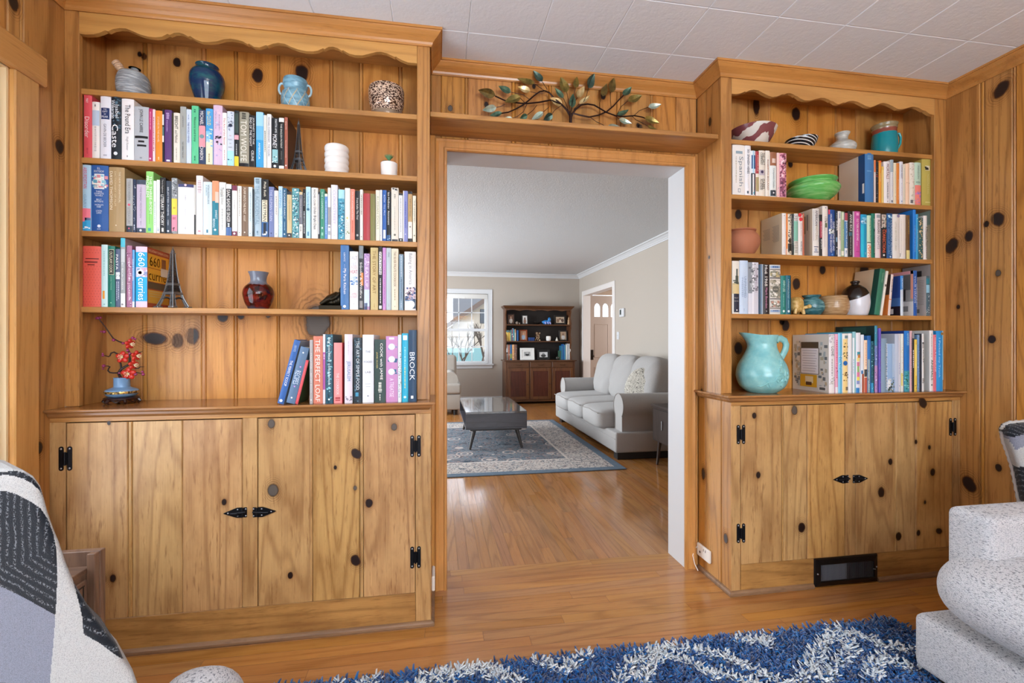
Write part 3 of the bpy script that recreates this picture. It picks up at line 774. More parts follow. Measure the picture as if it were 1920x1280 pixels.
W, K_, GR = '#eceae6', '#17181c', '#9a9d9e'
CA = (140, 80, 340/1813); CB = (460, 80, 340/1741); CC = (140, 290, 340/1920); CD = (460, 310, 340/1920)
CE = (140, 430, 340/1920); CF = (460, 440, 340/1920); CH = (480, 590, 340/1920)
wl2 = 'on the second shelf, left bookcase'; wl3 = 'on the third shelf, left bookcase'; wl4 = 'on the fourth shelf, left bookcase'; wl5 = 'on the left countertop'
gl2, gl3, gl4, gl5 = 'books on the second shelf of the left bookcase', 'books on the third shelf of the left bookcase', 'books on the fourth shelf of the left bookcase', 'books on the left countertop'
place_row([
 (85,168,510,'#d8525c','coral red hardback with white lettering',[('t','Disorder','#f4dfe0',.35,.68,.55),('t','MARY','#f4dfe0',.06,.13,.3),('d','#b8404b',.84,.93,.2)]),
 (170,245,580,'#edeae6','white book with a pale blue band',[('b','#b9cbe0',.15,.42),('d','#c8c6c4',.43,.88,.3),('h','1','#444444',.07,.04,.2)]),
 (252,358,505,'#e6e8f0','white hardback with a navy square',[('b','#1f3566',.21,.385,.08,.88),('h','THE','#eef0f8',.235,.02,.3),('h','GIFT','#eef0f8',.27,.026,.5),('h','OF','#eef0f8',.31,.02,.2),('h','FEAR','#eef0f8',.35,.03,.6),('t','GAVIN DE BECKER','#6a707c',.46,.82,.26),('d','#b9bcc8',.93,.96,.4)]),
 (360,462,500,'#1d272f','black hardback with teal clouds and large white script',[('x',['#3f5a6a','#2c4454','#587384','#16242c'],.0,.55,60),('t','Isabel','#e8eef2',.17,.37,.36,.66),('t','Wilkerson','#e8eef2',.1,.38,.36,.26),('t','Caste','#f4f6f8',.47,.82,.6,.45),('o','#dfe6ea',.91,.2)]),
 (464,588,550,'#eeecec','thick white hardback with a thin black serif title',[('t','The Pound Era','#33333a',.1,.57,.42,.55),('t','Hugh Kenner','#9a9aa0',.62,.84,.26,.5),('d','#777777',.92,.95,.08)],{'dep':.145,'hard':True}),
 (590,736,628,'#b3b8bd','wide grey book with three black blocks',[('t','JOHN LE CARRE','#2e3034',.05,.48,.3,.5),('b',K_,.54,.585,.05,.95),('b',K_,.625,.66,.3,.72),('b',K_,.7,.735,.22,.85),('d','#8d9298',.93,.96,.2)]),
 (738,776,648,'#b03468','slim magenta paperback',[('d','#e58fb4',.06,.4,.3),('o','#f3c9dc',.95,.25)]),
 (778,803,655,'#ecd9dc','pale pink sliver of a paperback',[('d','#c05a6c',.15,.8,.4)]),
 (805,874,668,'#e08a2e','orange paperback with small white print',[('t','STUDIES IN THE NOVEL','#f6dcb8',.12,.62,.26),('d','#f3cfa0',.9,.95,.2)]),
 (875,893,655,'#20242a','thin black and white booklet beside the purple book',[('b','#dfe3e4',.1,.3),('b','#5b7f7c',.33,.5),('b','#e9e4e0',.5,.62)]),
 (895,966,660,'#5a3a72','purple paperback with a white badge at its foot',[('d','#b49ac4',.06,.18,.5,.5),('d','#a188b6',.2,.42,.2,.4),('b','#efe9f0',.95,.98,.3,.8)]),
 (968,984,690,'#3a3226','thin dark mottled booklet right of the purple book',[('x',['#6a5a3a','#8a4a3a','#4a6a4a'],.05,.95,22)]),
 (986,1050,690,'#e4ded0','cream paperback with black brush lettering',[('t','BRECHT','#28241f',.07,.33,.5),('t','and Method','#6a645a',.35,.6,.42),('d','#b9b2a4',.7,.95,.22)]),
 (1052,1112,628,'#a2a5a0','mid grey clothbound book',[('t','JAMESON','#55585a',.15,.38,.24),('t','THE GREEN THEORY','#474a4c',.62,.92,.22)],{'hard':True}),
 (1114,1164,655,'#c9d6e4','powder blue paperback with blue capitals',[('t','THE WORLD VIEWED','#3a5a94',.24,.62,.36),('d','#8fa4c0',.1,.2,.2)]),
 (1166,1236,620,'#5fc491','mint green paperback with dark script',[('t','Rhetoric and Irony','#1d5a44',.2,.62,.4),('d','#2f7a5c',.06,.12,.3),('d','#2f7a5c',.86,.95,.2)]),
 (1238,1306,660,'#2f3f5e','navy and pink banded paperback',[('t','MICHAEL','#f0ece8',.03,.28,.5),('b','#e79aa4',.31,.68),('o','#6f8f94',.49,.34),('t','CHABON','#f0ece8',.67,.92,.5),('b','#e79aa4',.29,.4,.05,.95)]),
 (1308,1380,648,'#4a9fd8','sky blue and cream picture paperback',[('b','#dfe0c0',.55,1),('b','#8fc8e6',.4,.6,.02,.6),('t','the CLOUD','#f2dc7a',.05,.3,.55),('x',['#e8e6d0','#7cb8de','#c8dcc8'],.35,.7,26),('d','#a8946a',.8,.95,.2)]),
 (1382,1474,612,'#d7bcd4','lilac pink hardback with fine black line drawing',[('d','#7d6a86',.1,.4,.05,.3),('d','#7d6a86',.12,.42,.05,.7),('x',['#b8a6d0','#c9d4e8','#e8c8d4'],.0,1,24),('x',[K_,'#3a2a3a'],.5,.68,12)],{'hard':True}),
 (1476,1520,690,'#eeeae6','slim white paperback with red handwriting',[('t','The Art of the Novel','#b8484c',.1,.6,.4),('d','#c8a0a0',.7,.9,.2)]),
 (1522,1592,675,'#cdd6e0','pale paperback with an eye picture and aqua foot',[('x',['#8f9cb0','#6c7688','#b0b8c6'],.02,.36,26),('o','#39405a',.26,.28,.5),('o','#dfe6f0',.25,.1,.6),('h','THE','#c06070',.45,.02,.3),('h','MUSIC','#6a7080',.52,.025,.6),('h','OF','#6a7080',.59,.02,.3),('h','RAIN','#6a7080',.66,.025,.5),('b','#a8dcec',.72,1),('x',['#2a4a5a'],.85,.92,4)]),
 (1594,1640,668,'#202427','black paperback with a pink block and yellow foot',[('b','#e6a2ac',.44,.52),('b','#e8c838',.82,1),('d','#9aa0a0',.6,.8,.3),('b','#3a4a46',.05,.4,.1,.9)]),
 (1642,1740,680,'#9a9684','grey green paperback with ringed white letters',[('t','TOM WOLFE','#e6e3d6',.16,.9,.62),('d','#4a483e',.02,.14,.5),('b',K_,.93,1)]),
 (1742,1806,715,'#1b1d1f','black paperback with two lines of white capitals',[('t','JOURNEY TO THE','#e8e6e2',.05,.56,.34,.72),('t','END OF THE NIGHT','#e8e6e2',.05,.6,.34,.3),('t','CELINE','#e8e6e2',.68,.88,.4,.6)])],
 CA, SHELF[1], 1.988, wl2, gl2)
place_row([
 (100,172,655,'#3f9fd4','bright cyan paperback fading to white',[('b','#9fd2ee',.0,.25),('b','#6fb8e2',.25,.5),('t','AMERICA','#e6f4fb',.55,.85,.25)]),
 (174,204,685,'#d9dcd4','slim grey green paperback right of the cyan one',[('d','#5f6a64',.3,.7,.3)]),
 (206,248,675,'#e9e9e9','slim white paperback with small black capitals',[('t','MICHAEL CUNNINGHAM   THE HOURS','#3a4a5a',.06,.78,.36)]),
 (250,318,712,'#1e2226','black paperback with big white title and teal picture',[('t','MARTIN AMIS','#dfe3e4',.03,.3,.3,.66),('t','MONEY','#f2f2f2',.33,.6,.6),('b','#8fc0c4',.62,.88,.1,.9),('x',['#dff0f0','#3f6a70'],.62,.88,12),('o','#eeeeee',.95,.2)]),
 (320,372,712,'#1a1c1d','black paperback with a white top edge',[('b','#e2e2dc',.0,.08),('t','THE ENGLISH PATIENT','#dcdad2',.12,.6,.34),('t','ONDAATJE','#8a8a84',.65,.82,.24),('b','#e2e2dc',.94,1)]),
 (374,407,705,'#a05a48','rust brown paperback next to the small tower',[('t','BENJAMIN','#e4cfc2',.08,.24,.36),('t','ILLUMINATIONS','#dcb9a8',.45,.78,.3),('o','#e8dcd4',.93,.25),('R','#3f2620',.0,1,.02,1)],{'side':'#3f2620'})],
 CB, SHELF[1], 1.988, wl2, gl2)
place_row([
 (68,166,95,'#a9cfe6','pale blue hardback with a pink wave',[('t','ABSURDISTAN','#d4607c',.04,.36,.42,.45),('t','GARY','#8fb4d0',.45,.66,.3,.45),('b','#e87a8e',.66,.84,.02,.98),('b','#2f9fd4',.8,1,.02,.98),('b','#e87a8e',.78,.86,.02,.4),('x',['#e6f2fa'],.92,.97,6)]),
 (168,352,100,'#2a5a9e','thick royal blue hardback with a picture square',[('h','E.L.','#f0f0ea',.05,.03,.18),('h','DOCTOROW','#f0f0ea',.095,.032,.58),('b','#dfe8ea',.13,.36,.2,.78),('x',['#8fc4d4','#e4e4dc','#d48a94','#5fa0b8','#f2ede2'],.14,.34,60),('h','THREE','#e8eef6',.4,.024,.36),('h','COMPLETE','#e8eef6',.43,.024,.56),('h','NOVELS','#e8eef6',.46,.024,.42),('h','BILLY','#e8eef6',.52,.026,.3),('h','BATHGATE','#e8eef6',.55,.026,.5),("h","WORLD'S",'#e8eef6',.6,.026,.5),('h','FAIR','#e8eef6',.63,.026,.24),('h','LOON','#e8eef6',.69,.026,.34),('h','LAKE','#e8eef6',.72,.026,.28),('o','#dfe6f0',.92,.1),('h','BOOK','#dfe6f0',.965,.02,.2)],{'hard':True}),
 (356,524,120,'#a88d62','thick tan hardback with widely spaced pale capitals',[('t','DAVID THOMSON','#efe4cc',.07,.66,.17,.2),('t','DICTIONARY OF FILM','#d9c6a0',.07,.6,.12,.46),('t','THE NEW BIOGRAPHICAL','#e6d8b8',.07,.55,.12,.74),('o','#efe4cc',.9,.04)],{'hard':True,'dep':.148}),
 (542,612,240,'#a9aaa8','grey paperback with a red spot and dark foot',[('t','TERRORISM','#8d8e8c',.03,.4,.4),('o','#d0546a',.49,.2),('t','LITERATURE','#8d8e8c',.54,.85,.4),('b','#2c3440',.88,1),('o','#d0546a',.93,.13)]),
 (614,648,250,'#232f4a','slim navy paperback with torn white strokes',[('x',['#dfe6ea','#b8c4d0'],.1,.8,20),('d','#c8d0d8',.85,.95,.3)]),
 (650,750,255,'#c3b6c8','lilac grey paperback with dark head and foot',[('b','#3c4858',.0,.085),('b','#3c4858',.91,1),('t','THE MAGIC MOUNTAIN','#8d7f96',.14,.72,.2),('d','#a294aa',.78,.86,.12),('o','#e8e4ea',.955,.13)]),
 (752,830,165,'#8fd072','tall lime green hardback with white capitals',[('t','THE THREE-BODY','#f0f8e8',.08,.7,.36,.72),('t','PROBLEM','#f0f8e8',.08,.42,.36,.28),('d','#5fa04a',.5,.85,.08,.5),('b','#3f9a8a',.92,.97,.3,.7)]),
 (832,864,265,'#e0ece2','slim white green paperback beside the lime book',[('d','#8fb0a4',.4,.85,.25)]),
 (866,900,255,'#e8e8e4','slim plain white paperback left of the black theory book',[('d','#7d9ab0',.9,.97,.4)]),
 (902,960,230,'#1c1d1f','black paperback lettered in white down its whole spine',[('t','Terry Eagleton','#c8c6c0',.04,.28,.34),('t','LITERARY THEORY','#eeece6',.31,.86,.55),('b','#c8c6c0',.9,.97,.3,.7)]),
 (962,1020,265,'#2f3a48','slate paperback with spaced pale capitals',[('t','SELECTED POEMS','#c4ccd4',.12,.66,.3),('t','STEIN','#c4ccd4',.74,.84,.24),('o','#c4ccd4',.95,.2)]),
 (1022,1084,235,'#8f9496','photo grey paperback with yellow and pink blocks',[('x',['#4a5054','#c4c8c8','#6a7074'],.02,.36,34),('b','#e8cc48',.37,.66),('b','#e88a9c',.66,.95),('d','#b89a2a',.52,.56,.5),('d','#a84a5c',.7,.74,.6),('x',[K_],.88,1,8)]),
 (1088,1260,300,'#e6e4e2','very wide white book with a navy head band',[('b','#3a3f6a',.0,.06,.02,.98),('o','#e6c8cc',.02,.08),('d','#a8a8b0',.22,.33,.05),('d','#b4b4bc',.5,.65,.03),('d','#8f8f98',.85,.9,.04)],{'hard':True}),
 (1264,1282,310,'#c9c7c0','thin grey pamphlet between two white books',[('b','#2a2a2a',.6,1)]),
 (1284,1355,210,'#e9e4e6','tall white hardback with faint red print',[('d','#c8b4b8',.08,.3,.6),('d','#d48a96',.93,.96,.5)],{'hard':True,'dep':.14}),
 (1357,1450,275,'#cfe0e4','ice blue paperback with dark small capitals',[('t','WITHIN A BUDDING GROVE','#4a6a7c',.06,.42,.2,.66),('t','A SEARCH','#5f7c8c',.06,.26,.16,.42),('b','#3f7a94',.9,.96,.4,.6)]),
 (1453,1524,265,'#e0946c','paperback half peach and half teal',[('b','#1f7a8c',.37,1),('b','#e8c4b0',.2,.4,.5,.98),('t','SWEET','#e2eef0',.54,.7,.3,.66),('t','BENGALI','#e2eef0',.7,.86,.3,.34),('o','#e2eef0',.9,.18)]),
 (1526,1598,280,'#dfe2dc','off white paperback with grey handwriting',[('t','Tanizaki','#7d8080',.1,.28,.5),('t','Quicksand','#8d9090',.3,.42,.5),('d','#b0b4b0',.5,.9,.2)]),
 (1600,1660,300,'#1d1e20','black and white paperback with large black surname',[('b','#e8e6e0',.0,.09),('t','ISAAC BASHEVIS SINGER','#f0eee8',.11,.74,.6),('b','#4a6a9c',.84,1),('d','#dfe4ec',.76,.83,.4)]),
 (1664,1720,315,'#e6e2de','white paperback with maroon head and foot',[('b','#7a3048',.0,.1),('b','#7a3048',.91,1),('t','FLAUBERT','#8d8a86',.15,.62,.16),('o','#e6e2de',.955,.22)]),
 (1726,1766,320,'#e8e4da','slim ivory paperback left of the brown one',[('d','#9a968c',.05,.6,.2),('o','#7d7a70',.93,.14)]),
 (1768,1834,325,'#7d6450','chocolate brown paperback with pale capitals',[('t','PUMP INTO THE PAST','#e8dcc8',.03,.55,.36),('t','AUGUST','#e8dcc8',.58,.7,.3),('o','#e8dcc8',.92,.12)]),
 (1838,1880,330,'#d2e0e2','slim ice white paperback right of the brown one',[('d','#8fa8b4',.1,.7,.2),('o','#6f8a98',.94,.14)])],
 CC, SHELF[2], 1.988, wl3, gl3)
place_row([
 (77,88,240,'#2f3438','thin black pamphlet before the tall grey blue book',[('d','#8a9094',.6,.9,.4)]),
 (90,166,118,'#a9bfca','tall grey blue hardback with outlined capitals',[('t','THE ACCIDENTAL','#7f98a8',.14,.8,.55),('d','#6a8494',.02,.1,.6),('d','#6a8494',.9,.96,.3)],{'hard':True,'dep':.14}),
 (168,243,135,'#17181a','black hardback with cream title and blue foot',[('b','#2f5a8c',.74,1),('t','Philip Roth','#efe8d4',.05,.3,.42,.5),('b','#efe6c8',.36,.74,.1,.85),('t','EVERYMAN','#17181a',.37,.73,.5,.5),('b','#17181a',.76,.96,.3,.7),('x',['#dfe4ea'],.9,.97,8)],{'hard':True}),
 (247,302,215,'#6f7ca8','periwinkle blue paperback',[('t','THE HUMAN STAIN','#c4c8e0',.06,.68,.5),('o','#2a2f4a',.92,.12)]),
 (304,348,255,'#dcdcd6','warm white paperback with faded black print',[('t','JUNOT DIAZ','#7d8084',.12,.52,.46),('o','#6a8a70',.93,.12)]),
 (350,393,210,'#b8d8ec','pale sky blue paperback',[('t','KEEPING','#6f9fc4',.08,.42,.5),('x',['#8fc0dc','#dff0f8'],.5,.9,18)]),
 (395,437,230,'#1f5a7c','deep teal blue paperback with white capitals',[('t','A SCANNER DARKLY','#dfeaf0',.04,.62,.42),('d','#9fc0d0',.68,.85,.24),('o','#dfeaf0',.93,.2)]),
 (439,491,265,'#cdb88a','beige paperback with black head and foot',[('b','#2f3338',.0,.07),('b','#2f3338',.9,1),('t','THE MOONSTONE','#9a8450',.14,.66,.2),('o','#e8e4dc',.95,.16)]),
 (493,567,230,'#5a9aa0','teal paperback printed all over with white leaves',[('x',['#cfe6e4','#2f6a78','#8fc4c4','#1f4a5a','#e6f2f0'],.02,.98,110)]),
 (569,607,270,'#6f7078','grey paperback with a white label low down',[('b','#cdb890',.0,.06),('t','MIDDLEMARCH','#d8d6d2',.1,.6,.3),('b','#e8e4da',.7,1,.05,.98),('d','#7d7a74',.74,.86,.4)]),
 (609,638,240,'#15171a','slim black paperback with white script',[('t','Carl Sandburg','#dfe0e0',.03,.4,.44),('d','#c4c6c8',.45,.9,.36)]),
 (640,690,215,'#b4d8e4','light aqua paperback with a dark round seal',[('t','The Golden Bowl','#5f94b0',.1,.42,.42),('o','#3f7084',.44,.3),('b','#4f88a8',.87,.95,.35,.65)]),
 (699,768,225,'#e6e4de','white paperback with long black script',[('t','RACHEL CUSK','#55585a',.04,.36,.3),('t','Under Bright Days','#2f3234',.38,.82,.5)]),
 (770,790,270,'#2c3036','thin dark paperback beside the green one',[('b','#cfd4d8',.05,.9,.1,.6)]),
 (792,838,240,'#3f8f74','sea green paperback',[('t','THE CONFESSIONS','#cfe8dc',.05,.6,.36),('b','#dff0e8',.76,.8,.35,.65),('b','#8fc4b0',.87,.93,.3,.7)]),
 (840,870,290,'#5f8cc8','slim blue paperback right of the green one',[('d','#b4cce8',.15,.9,.35),('b','#dfe4cc',.0,.06)]),
 (872,904,225,'#e6e8e4','white paperback with a grey half moon',[('b','#9a9a9c',.38,.72,.02,.98),('d','#7d8a9a',.75,.78,.7),('b','#9fa8b4',.84,.92,.1,.9)]),
 (906,976,195,'#dfe0e8','tall pearl white hardback',[('t','CLOUDSTREET','#c4b8cc',.1,.72,.36),('d','#a8a4b4',.92,.95,.1)],{'hard':True,'dep':.14}),
 (982,1050,245,'#4a9ab4','paperback with a teal mountain picture',[('x',['#1f5a78','#2f7a98','#d0ecf2','#8fc8d8','#174a64'],.2,.98,70),('b','#a8dcea',.0,.18)]),
 (1053,1109,228,'#e4e8de','white paperback with thin green plant stems',[('d','#8fa07a',.62,.98,.06,.3),('d','#6f8a5a',.66,.98,.06,.6),('b','#d8c878',.56,.6,.3,.6),('x',['#7d8a5a'],.7,.95,6)]),
 (1112,1159,240,'#e88c78','salmon pink paperback',[('t','The Art of Living and Dying','#f6e2dc',.05,.6,.34),('t','RAYMOND','#b84a3a',.63,.86,.3)]),
 (1162,1211,258,'#1f2022','black paperback with two white names',[('t','Franz Kafka','#e6e4de',.15,.38,.36),('t','The Trial','#e6e4de',.4,.58,.36),('t','8','#e6e4de',.86,.94,.4)]),
 (1213,1245,245,'#e4e2da','slim ivory paperback between black and red',[('d','#8d8a80',.1,.5,.4),('o','#6a6a64',.93,.16)]),
 (1248,1320,285,'#a83a40','wine red clothbound volume without lettering',[],{'hard':True}),
 (1322,1376,290,'#7d7a48','olive green clothbound volume without lettering',[],{'hard':True}),
 (1380,1424,250,'#e2dfce','cream paperback with pale green capitals',[('t','RUSSIAN DOLLS','#a0a884',.1,.8,.44)]),
 (1426,1449,248,'#dfe2e6','slim white paperback with dark specks beside cobalt one',[('x',['#3a4a6a','#7d8aa0'],.3,.9,14)]),
 (1451,1494,250,'#2f5fa8','cobalt blue paperback with a white box',[('t','ROTH','#dfe6f0',.1,.24,.36),('t','The Plot','#c4d4ec',.28,.5,.34),('b','#dfe8f0',.78,.95,.2,.8)]),
 (1496,1538,255,'#16191d','black paperback with an outlined blue foot',[('t','Ian McEwan','#f0f0ec',.04,.36,.44),('t','Atonement','#f0f0ec',.4,.68,.44),('b','#2f5a8c',.88,1),('x',['#a8c4e0'],.89,.97,5)]),
 (1544,1622,225,'#dcd8ca','worn cream book with a torn black top',[('x',['#3a3c40','#55585c'],.0,.05,8),('d','#8d8a7c',.12,.2,.24),('d','#a8a498',.35,.8,.08),('o','#6a675c',.88,.15),('b','#3a3c40',.96,1,.1,.9)]),
 (1624,1667,285,'#e2e4e4','white paperback with black head and foot',[('b','#2f3236','.0' and 0,.04),('d','#9aa0a6',.1,.8,.18),('b','#2f3236',.93,1),('o','#e8e8e8',.965,.16)]),
 (1670,1720,258,'#8088c0','lavender blue paperback',[('b','#e8e6f0',.0,1,.0,.2),('t','PASSING NIGHT','#4a50a0',.15,.8,.3),('o','#e8e6f0',.85,.1)]),
 (1722,1768,265,'#b89a6c','tan paperback with a white lower half',[('b','#e6e2d8',.6,.93),('b','#22252a',.0,.05),('b','#22252a',.93,1),('d','#7d6a48',.15,.5,.2),('o','#8d8a80',.7,.2)]),
 (1772,1808,310,'#e8e2cc','cream paperback at the far right end',[('t','THE UNNAMED','#7d7a6a',.08,.6,.36),('o','#8a866c',.86,.24)])],
 CD, SHELF[2], 1.988, wl3, gl3)
place_row([
 (78,275,165,'#d5594a','thick red cookbook covered in black dots',[('d','#5a1a18',.2,.22,.8),('d','#7a2a24',.25,.28,.8),('d','#5a1a18',.3,.315,.5)]+[('o','#7a241e',.02+.045*j,.016,.1+.16*i+(.08 if j % 2 else 0)) for j in range(1,22) for i in range(6) if not .15 < .02+.045*j < .33],{'hard':True}),
 (278,346,150,'#bcdcdc','pale aqua hardback with an orange tag',[('b','#e09a3a',.74,.87,.25,.6),('d','#8fc0c0',.1,.5,.2),('d','#7fb0b4',.95,.97,.3)],{'hard':True}),
 (348,424,165,'#157060','green hardback with a black title box',[('b','#d8cfa8',.055,.47,.18,.88),('b','#14201c',.062,.463,.21,.85,.0002),('t','OUTLAW COOK','#e6dfc4',.09,.44,.36,.52),('t','JOHN THORNE','#8fc0a4',.5,.72,.2,.5),('o','#8fc0a4',.93,.1)],{'hard':True}),
 (430,480,195,'#4f5a74','slate blue book with a white picture square',[('t','PASTA','#f0f0f0',.1,.36,.5,.4),('b','#d8dcdc',.4,.52,.05,.95),('x',['#8a9498'],.41,.51,6),('d','#b4bccc',.56,.9,.2,.3),('d','#b4bccc',.56,.86,.2,.7)]),
 (483,534,80,'#9a9fa0','tall grey book with an aqua head',[('b','#4fb8cc',.0,.13),('b','#c4c8c8',.16,.35,.1,.9),('t','BEST MEXICAN COOKBOOK','#eef0f0',.36,.75,.42),('b','#e4e6e6',.8,1),('h','B','#333333',.96,.025,.4),('R','#a89aa0',0,1,.02,1)],{'side':'#b4a4a4','hard':True,'dep':.155}),
 (546,604,160,'#a06a88','mauve spiral bound cookbook',[('x',['#5a2a48','#e0c8d4'],.0,.98,36),('t','CHEAP KITCHEN COOKBOOK','#f0e0e8',.2,.9,.34,.6)]),
 (606,634,205,'#5f9fd8','slim light blue book with a white foot',[('t','DAILY KITCHEN','#e2eef8',.1,.6,.5),('b','#e2eaf2',.9,1)]),
 (640,768,170,'#22a4d0','thick blue and pink cookbook with yellow front cover',
   [('b','#f0c4d4',.0,.09),('b','#f0c4d4',.9,1),('t','660','#f4fafc',.1,.33,.55,.55),('b','#c8c4dc',.34,.5,.03,.97),('x',['#8a9ac0','#e8e0ec','#b8a0c4','#5f88b0','#d4a8b8'],.345,.495,46),('o','#e8dff0',.43,.3,.45),('o','#b08ac0',.43,.16,.42),('t','currıes'.replace('ı','i'),'#f4fafc',.52,.88,.55,.55),
    ('R','#a8482a',0,1,.0,1),('R','#e2a62e',.1,.33,.03,.97,.0008),('R','#e2a62e',.34,.56,.03,.97,.0008),('R','#5a4a34',.57,.68,.03,.97,.0008),('R','#d8a238',.7,.92,.03,.97,.0008),('R','#8a5a34',.14,.42,.62,.82,.0012),('R','#d8d4c8',.3,.44,.58,.9,.0016),
    ('S','R','THE GATEWAY TO INDIAN COOKING','#f0d8b0',.05,.04,.05,.95),('S','R','660','#6a1a10',.22,.16,.1,.56),('S','R','curries','#7a1c12',.46,.15,.06,.95),('R','#c8b080',.72,.73,.1,.85,.0012),('R','#c8b080',.76,.77,.1,.85,.0012),('R','#c8b080',.8,.81,.1,.8,.0012)],{'side':'#8a3a22','hard':True,'dep':.15})],
 CE, SHELF[3], 1.988, wl4, gl4)
place_row([
 (1006,1096,95,'#3f6fa4','tall denim blue hardback with white title',[('t','LEBOVITZ','#dfe6f0',.12,.26,.18),('d','#dfe6f0',.3,.36,.03),('t','My Paris Kitchen','#f0f2f6',.37,.76,.4),('o','#e8ecf2',.95,.18)],{'hard':True}),
 (1104,1194,165,'#eae8e6','white hardback with tall stacked words',[('h','SALT','#b8bcc4',.11,.06,.8),('h','FAT','#c8ccd4',.22,.06,.6),('h','ACID','#d4b8bc',.27,.05,.7),('h','HEAT','#c07a84',.35,.06,.85),('x',['#4f7ab0','#8fb0d4','#c4d4e8'],.42,.58,26),('h','SAMIN','#d0a0a8',.73,.04,.6),('h','NOSRAT','#d0a0a8',.78,.04,.75),('o','#c8b8b8',.9,.06)],{'hard':True}),
 (1199,1252,105,'#2a2c30','dark hardback with an orange glow',[('b','#7d8488',.0,.2,.1,.9),('x',['#4a4c50','#6a6e72'],.1,.4,14),('t','Smoke & Wildfire','#f0ede6',.26,.82,.4),('b','#d88a4a',.42,.62,.4,.95),('x',['#e8a860','#b86a3a'],.42,.62,10),('b','#8d8a88',.86,.97,.2,.8)],{'hard':True}),
 (1256,1316,188,'#b896c0','lilac paperback with a pale blue lower part',[('b','#c8d8ec',.64,.94),('b','#3a4a6a',.88,1,.05,.6),('x',['#9a78b0','#d4b8d8','#e4d4e8'],.0,.24,26),('t','EAT UP','#efe2f0',.25,.6,.5)]),
 (1324,1405,125,'#c9b47c','tan hardback with thin brown capitals',[('t','THE STORY OF ART','#8a6a34',.05,.74,.42),('d','#a88a54',.9,.96,.1)],{'hard':True}),
 (1412,1448,115,'#17181a','black and white striped slim book',[('b','#e6e6e2',.08,.44,.1,.9),('t','OVATION','#17181a',.04,.44,.62),('d','#dfe0dc',.5,.9,.3),('b','#e6e6e2',.93,.98,.1,.9)],{'hard':True}),
 (1453,1490,125,'#c48cc4','orchid pink slim hardback',[('d','#9a5a9a',.2,.9,.2)],{'hard':True}),
 (1492,1545,128,'#b4c0c4','pale blue grey hardback right of the orchid one',[('t','SPRING','#6a7a84',.07,.15,.4),('d','#8d9aa4',.9,.95,.1)],{'hard':True}),
 (1547,1620,135,'#e0d8c0','ivory hardback with brown capitals',[('t','THE SILVER PALATE COOKBOOK','#8a6a4a',.05,.62,.34),('d','#b0a080',.66,.84,.16),('o','#8a5a34',.94,.06)],{'hard':True,'dep':.145}),
 (1628,1674,195,'#7f96a8','blue grey paperback beside the widest white one',[('t','My Country Kitchen','#2a3a54',.45,.8,.36),('d','#c4d0d8',.03,.4,.2),('d','#b4c4ce',.84,.96,.2)]),
 (1684,1806,168,'#e9e6e2','wide white hardback with a flower photograph',[('t','Baking in America','#8d9298',.03,.56,.36,.5),('x',['#3a3440','#b8a0ac','#6a5a68','#e8d4d8','#4a5a8a'],.6,.82,60),('b','#54789c',.76,.84,.05,.95),('o','#f0f0f0',.9,.36,.55),('b','#34506c',.8,.97,.72,.98)],{'hard':True})],
 CF, SHELF[3], 1.99, wl4, gl4)
YC5 = 1.908
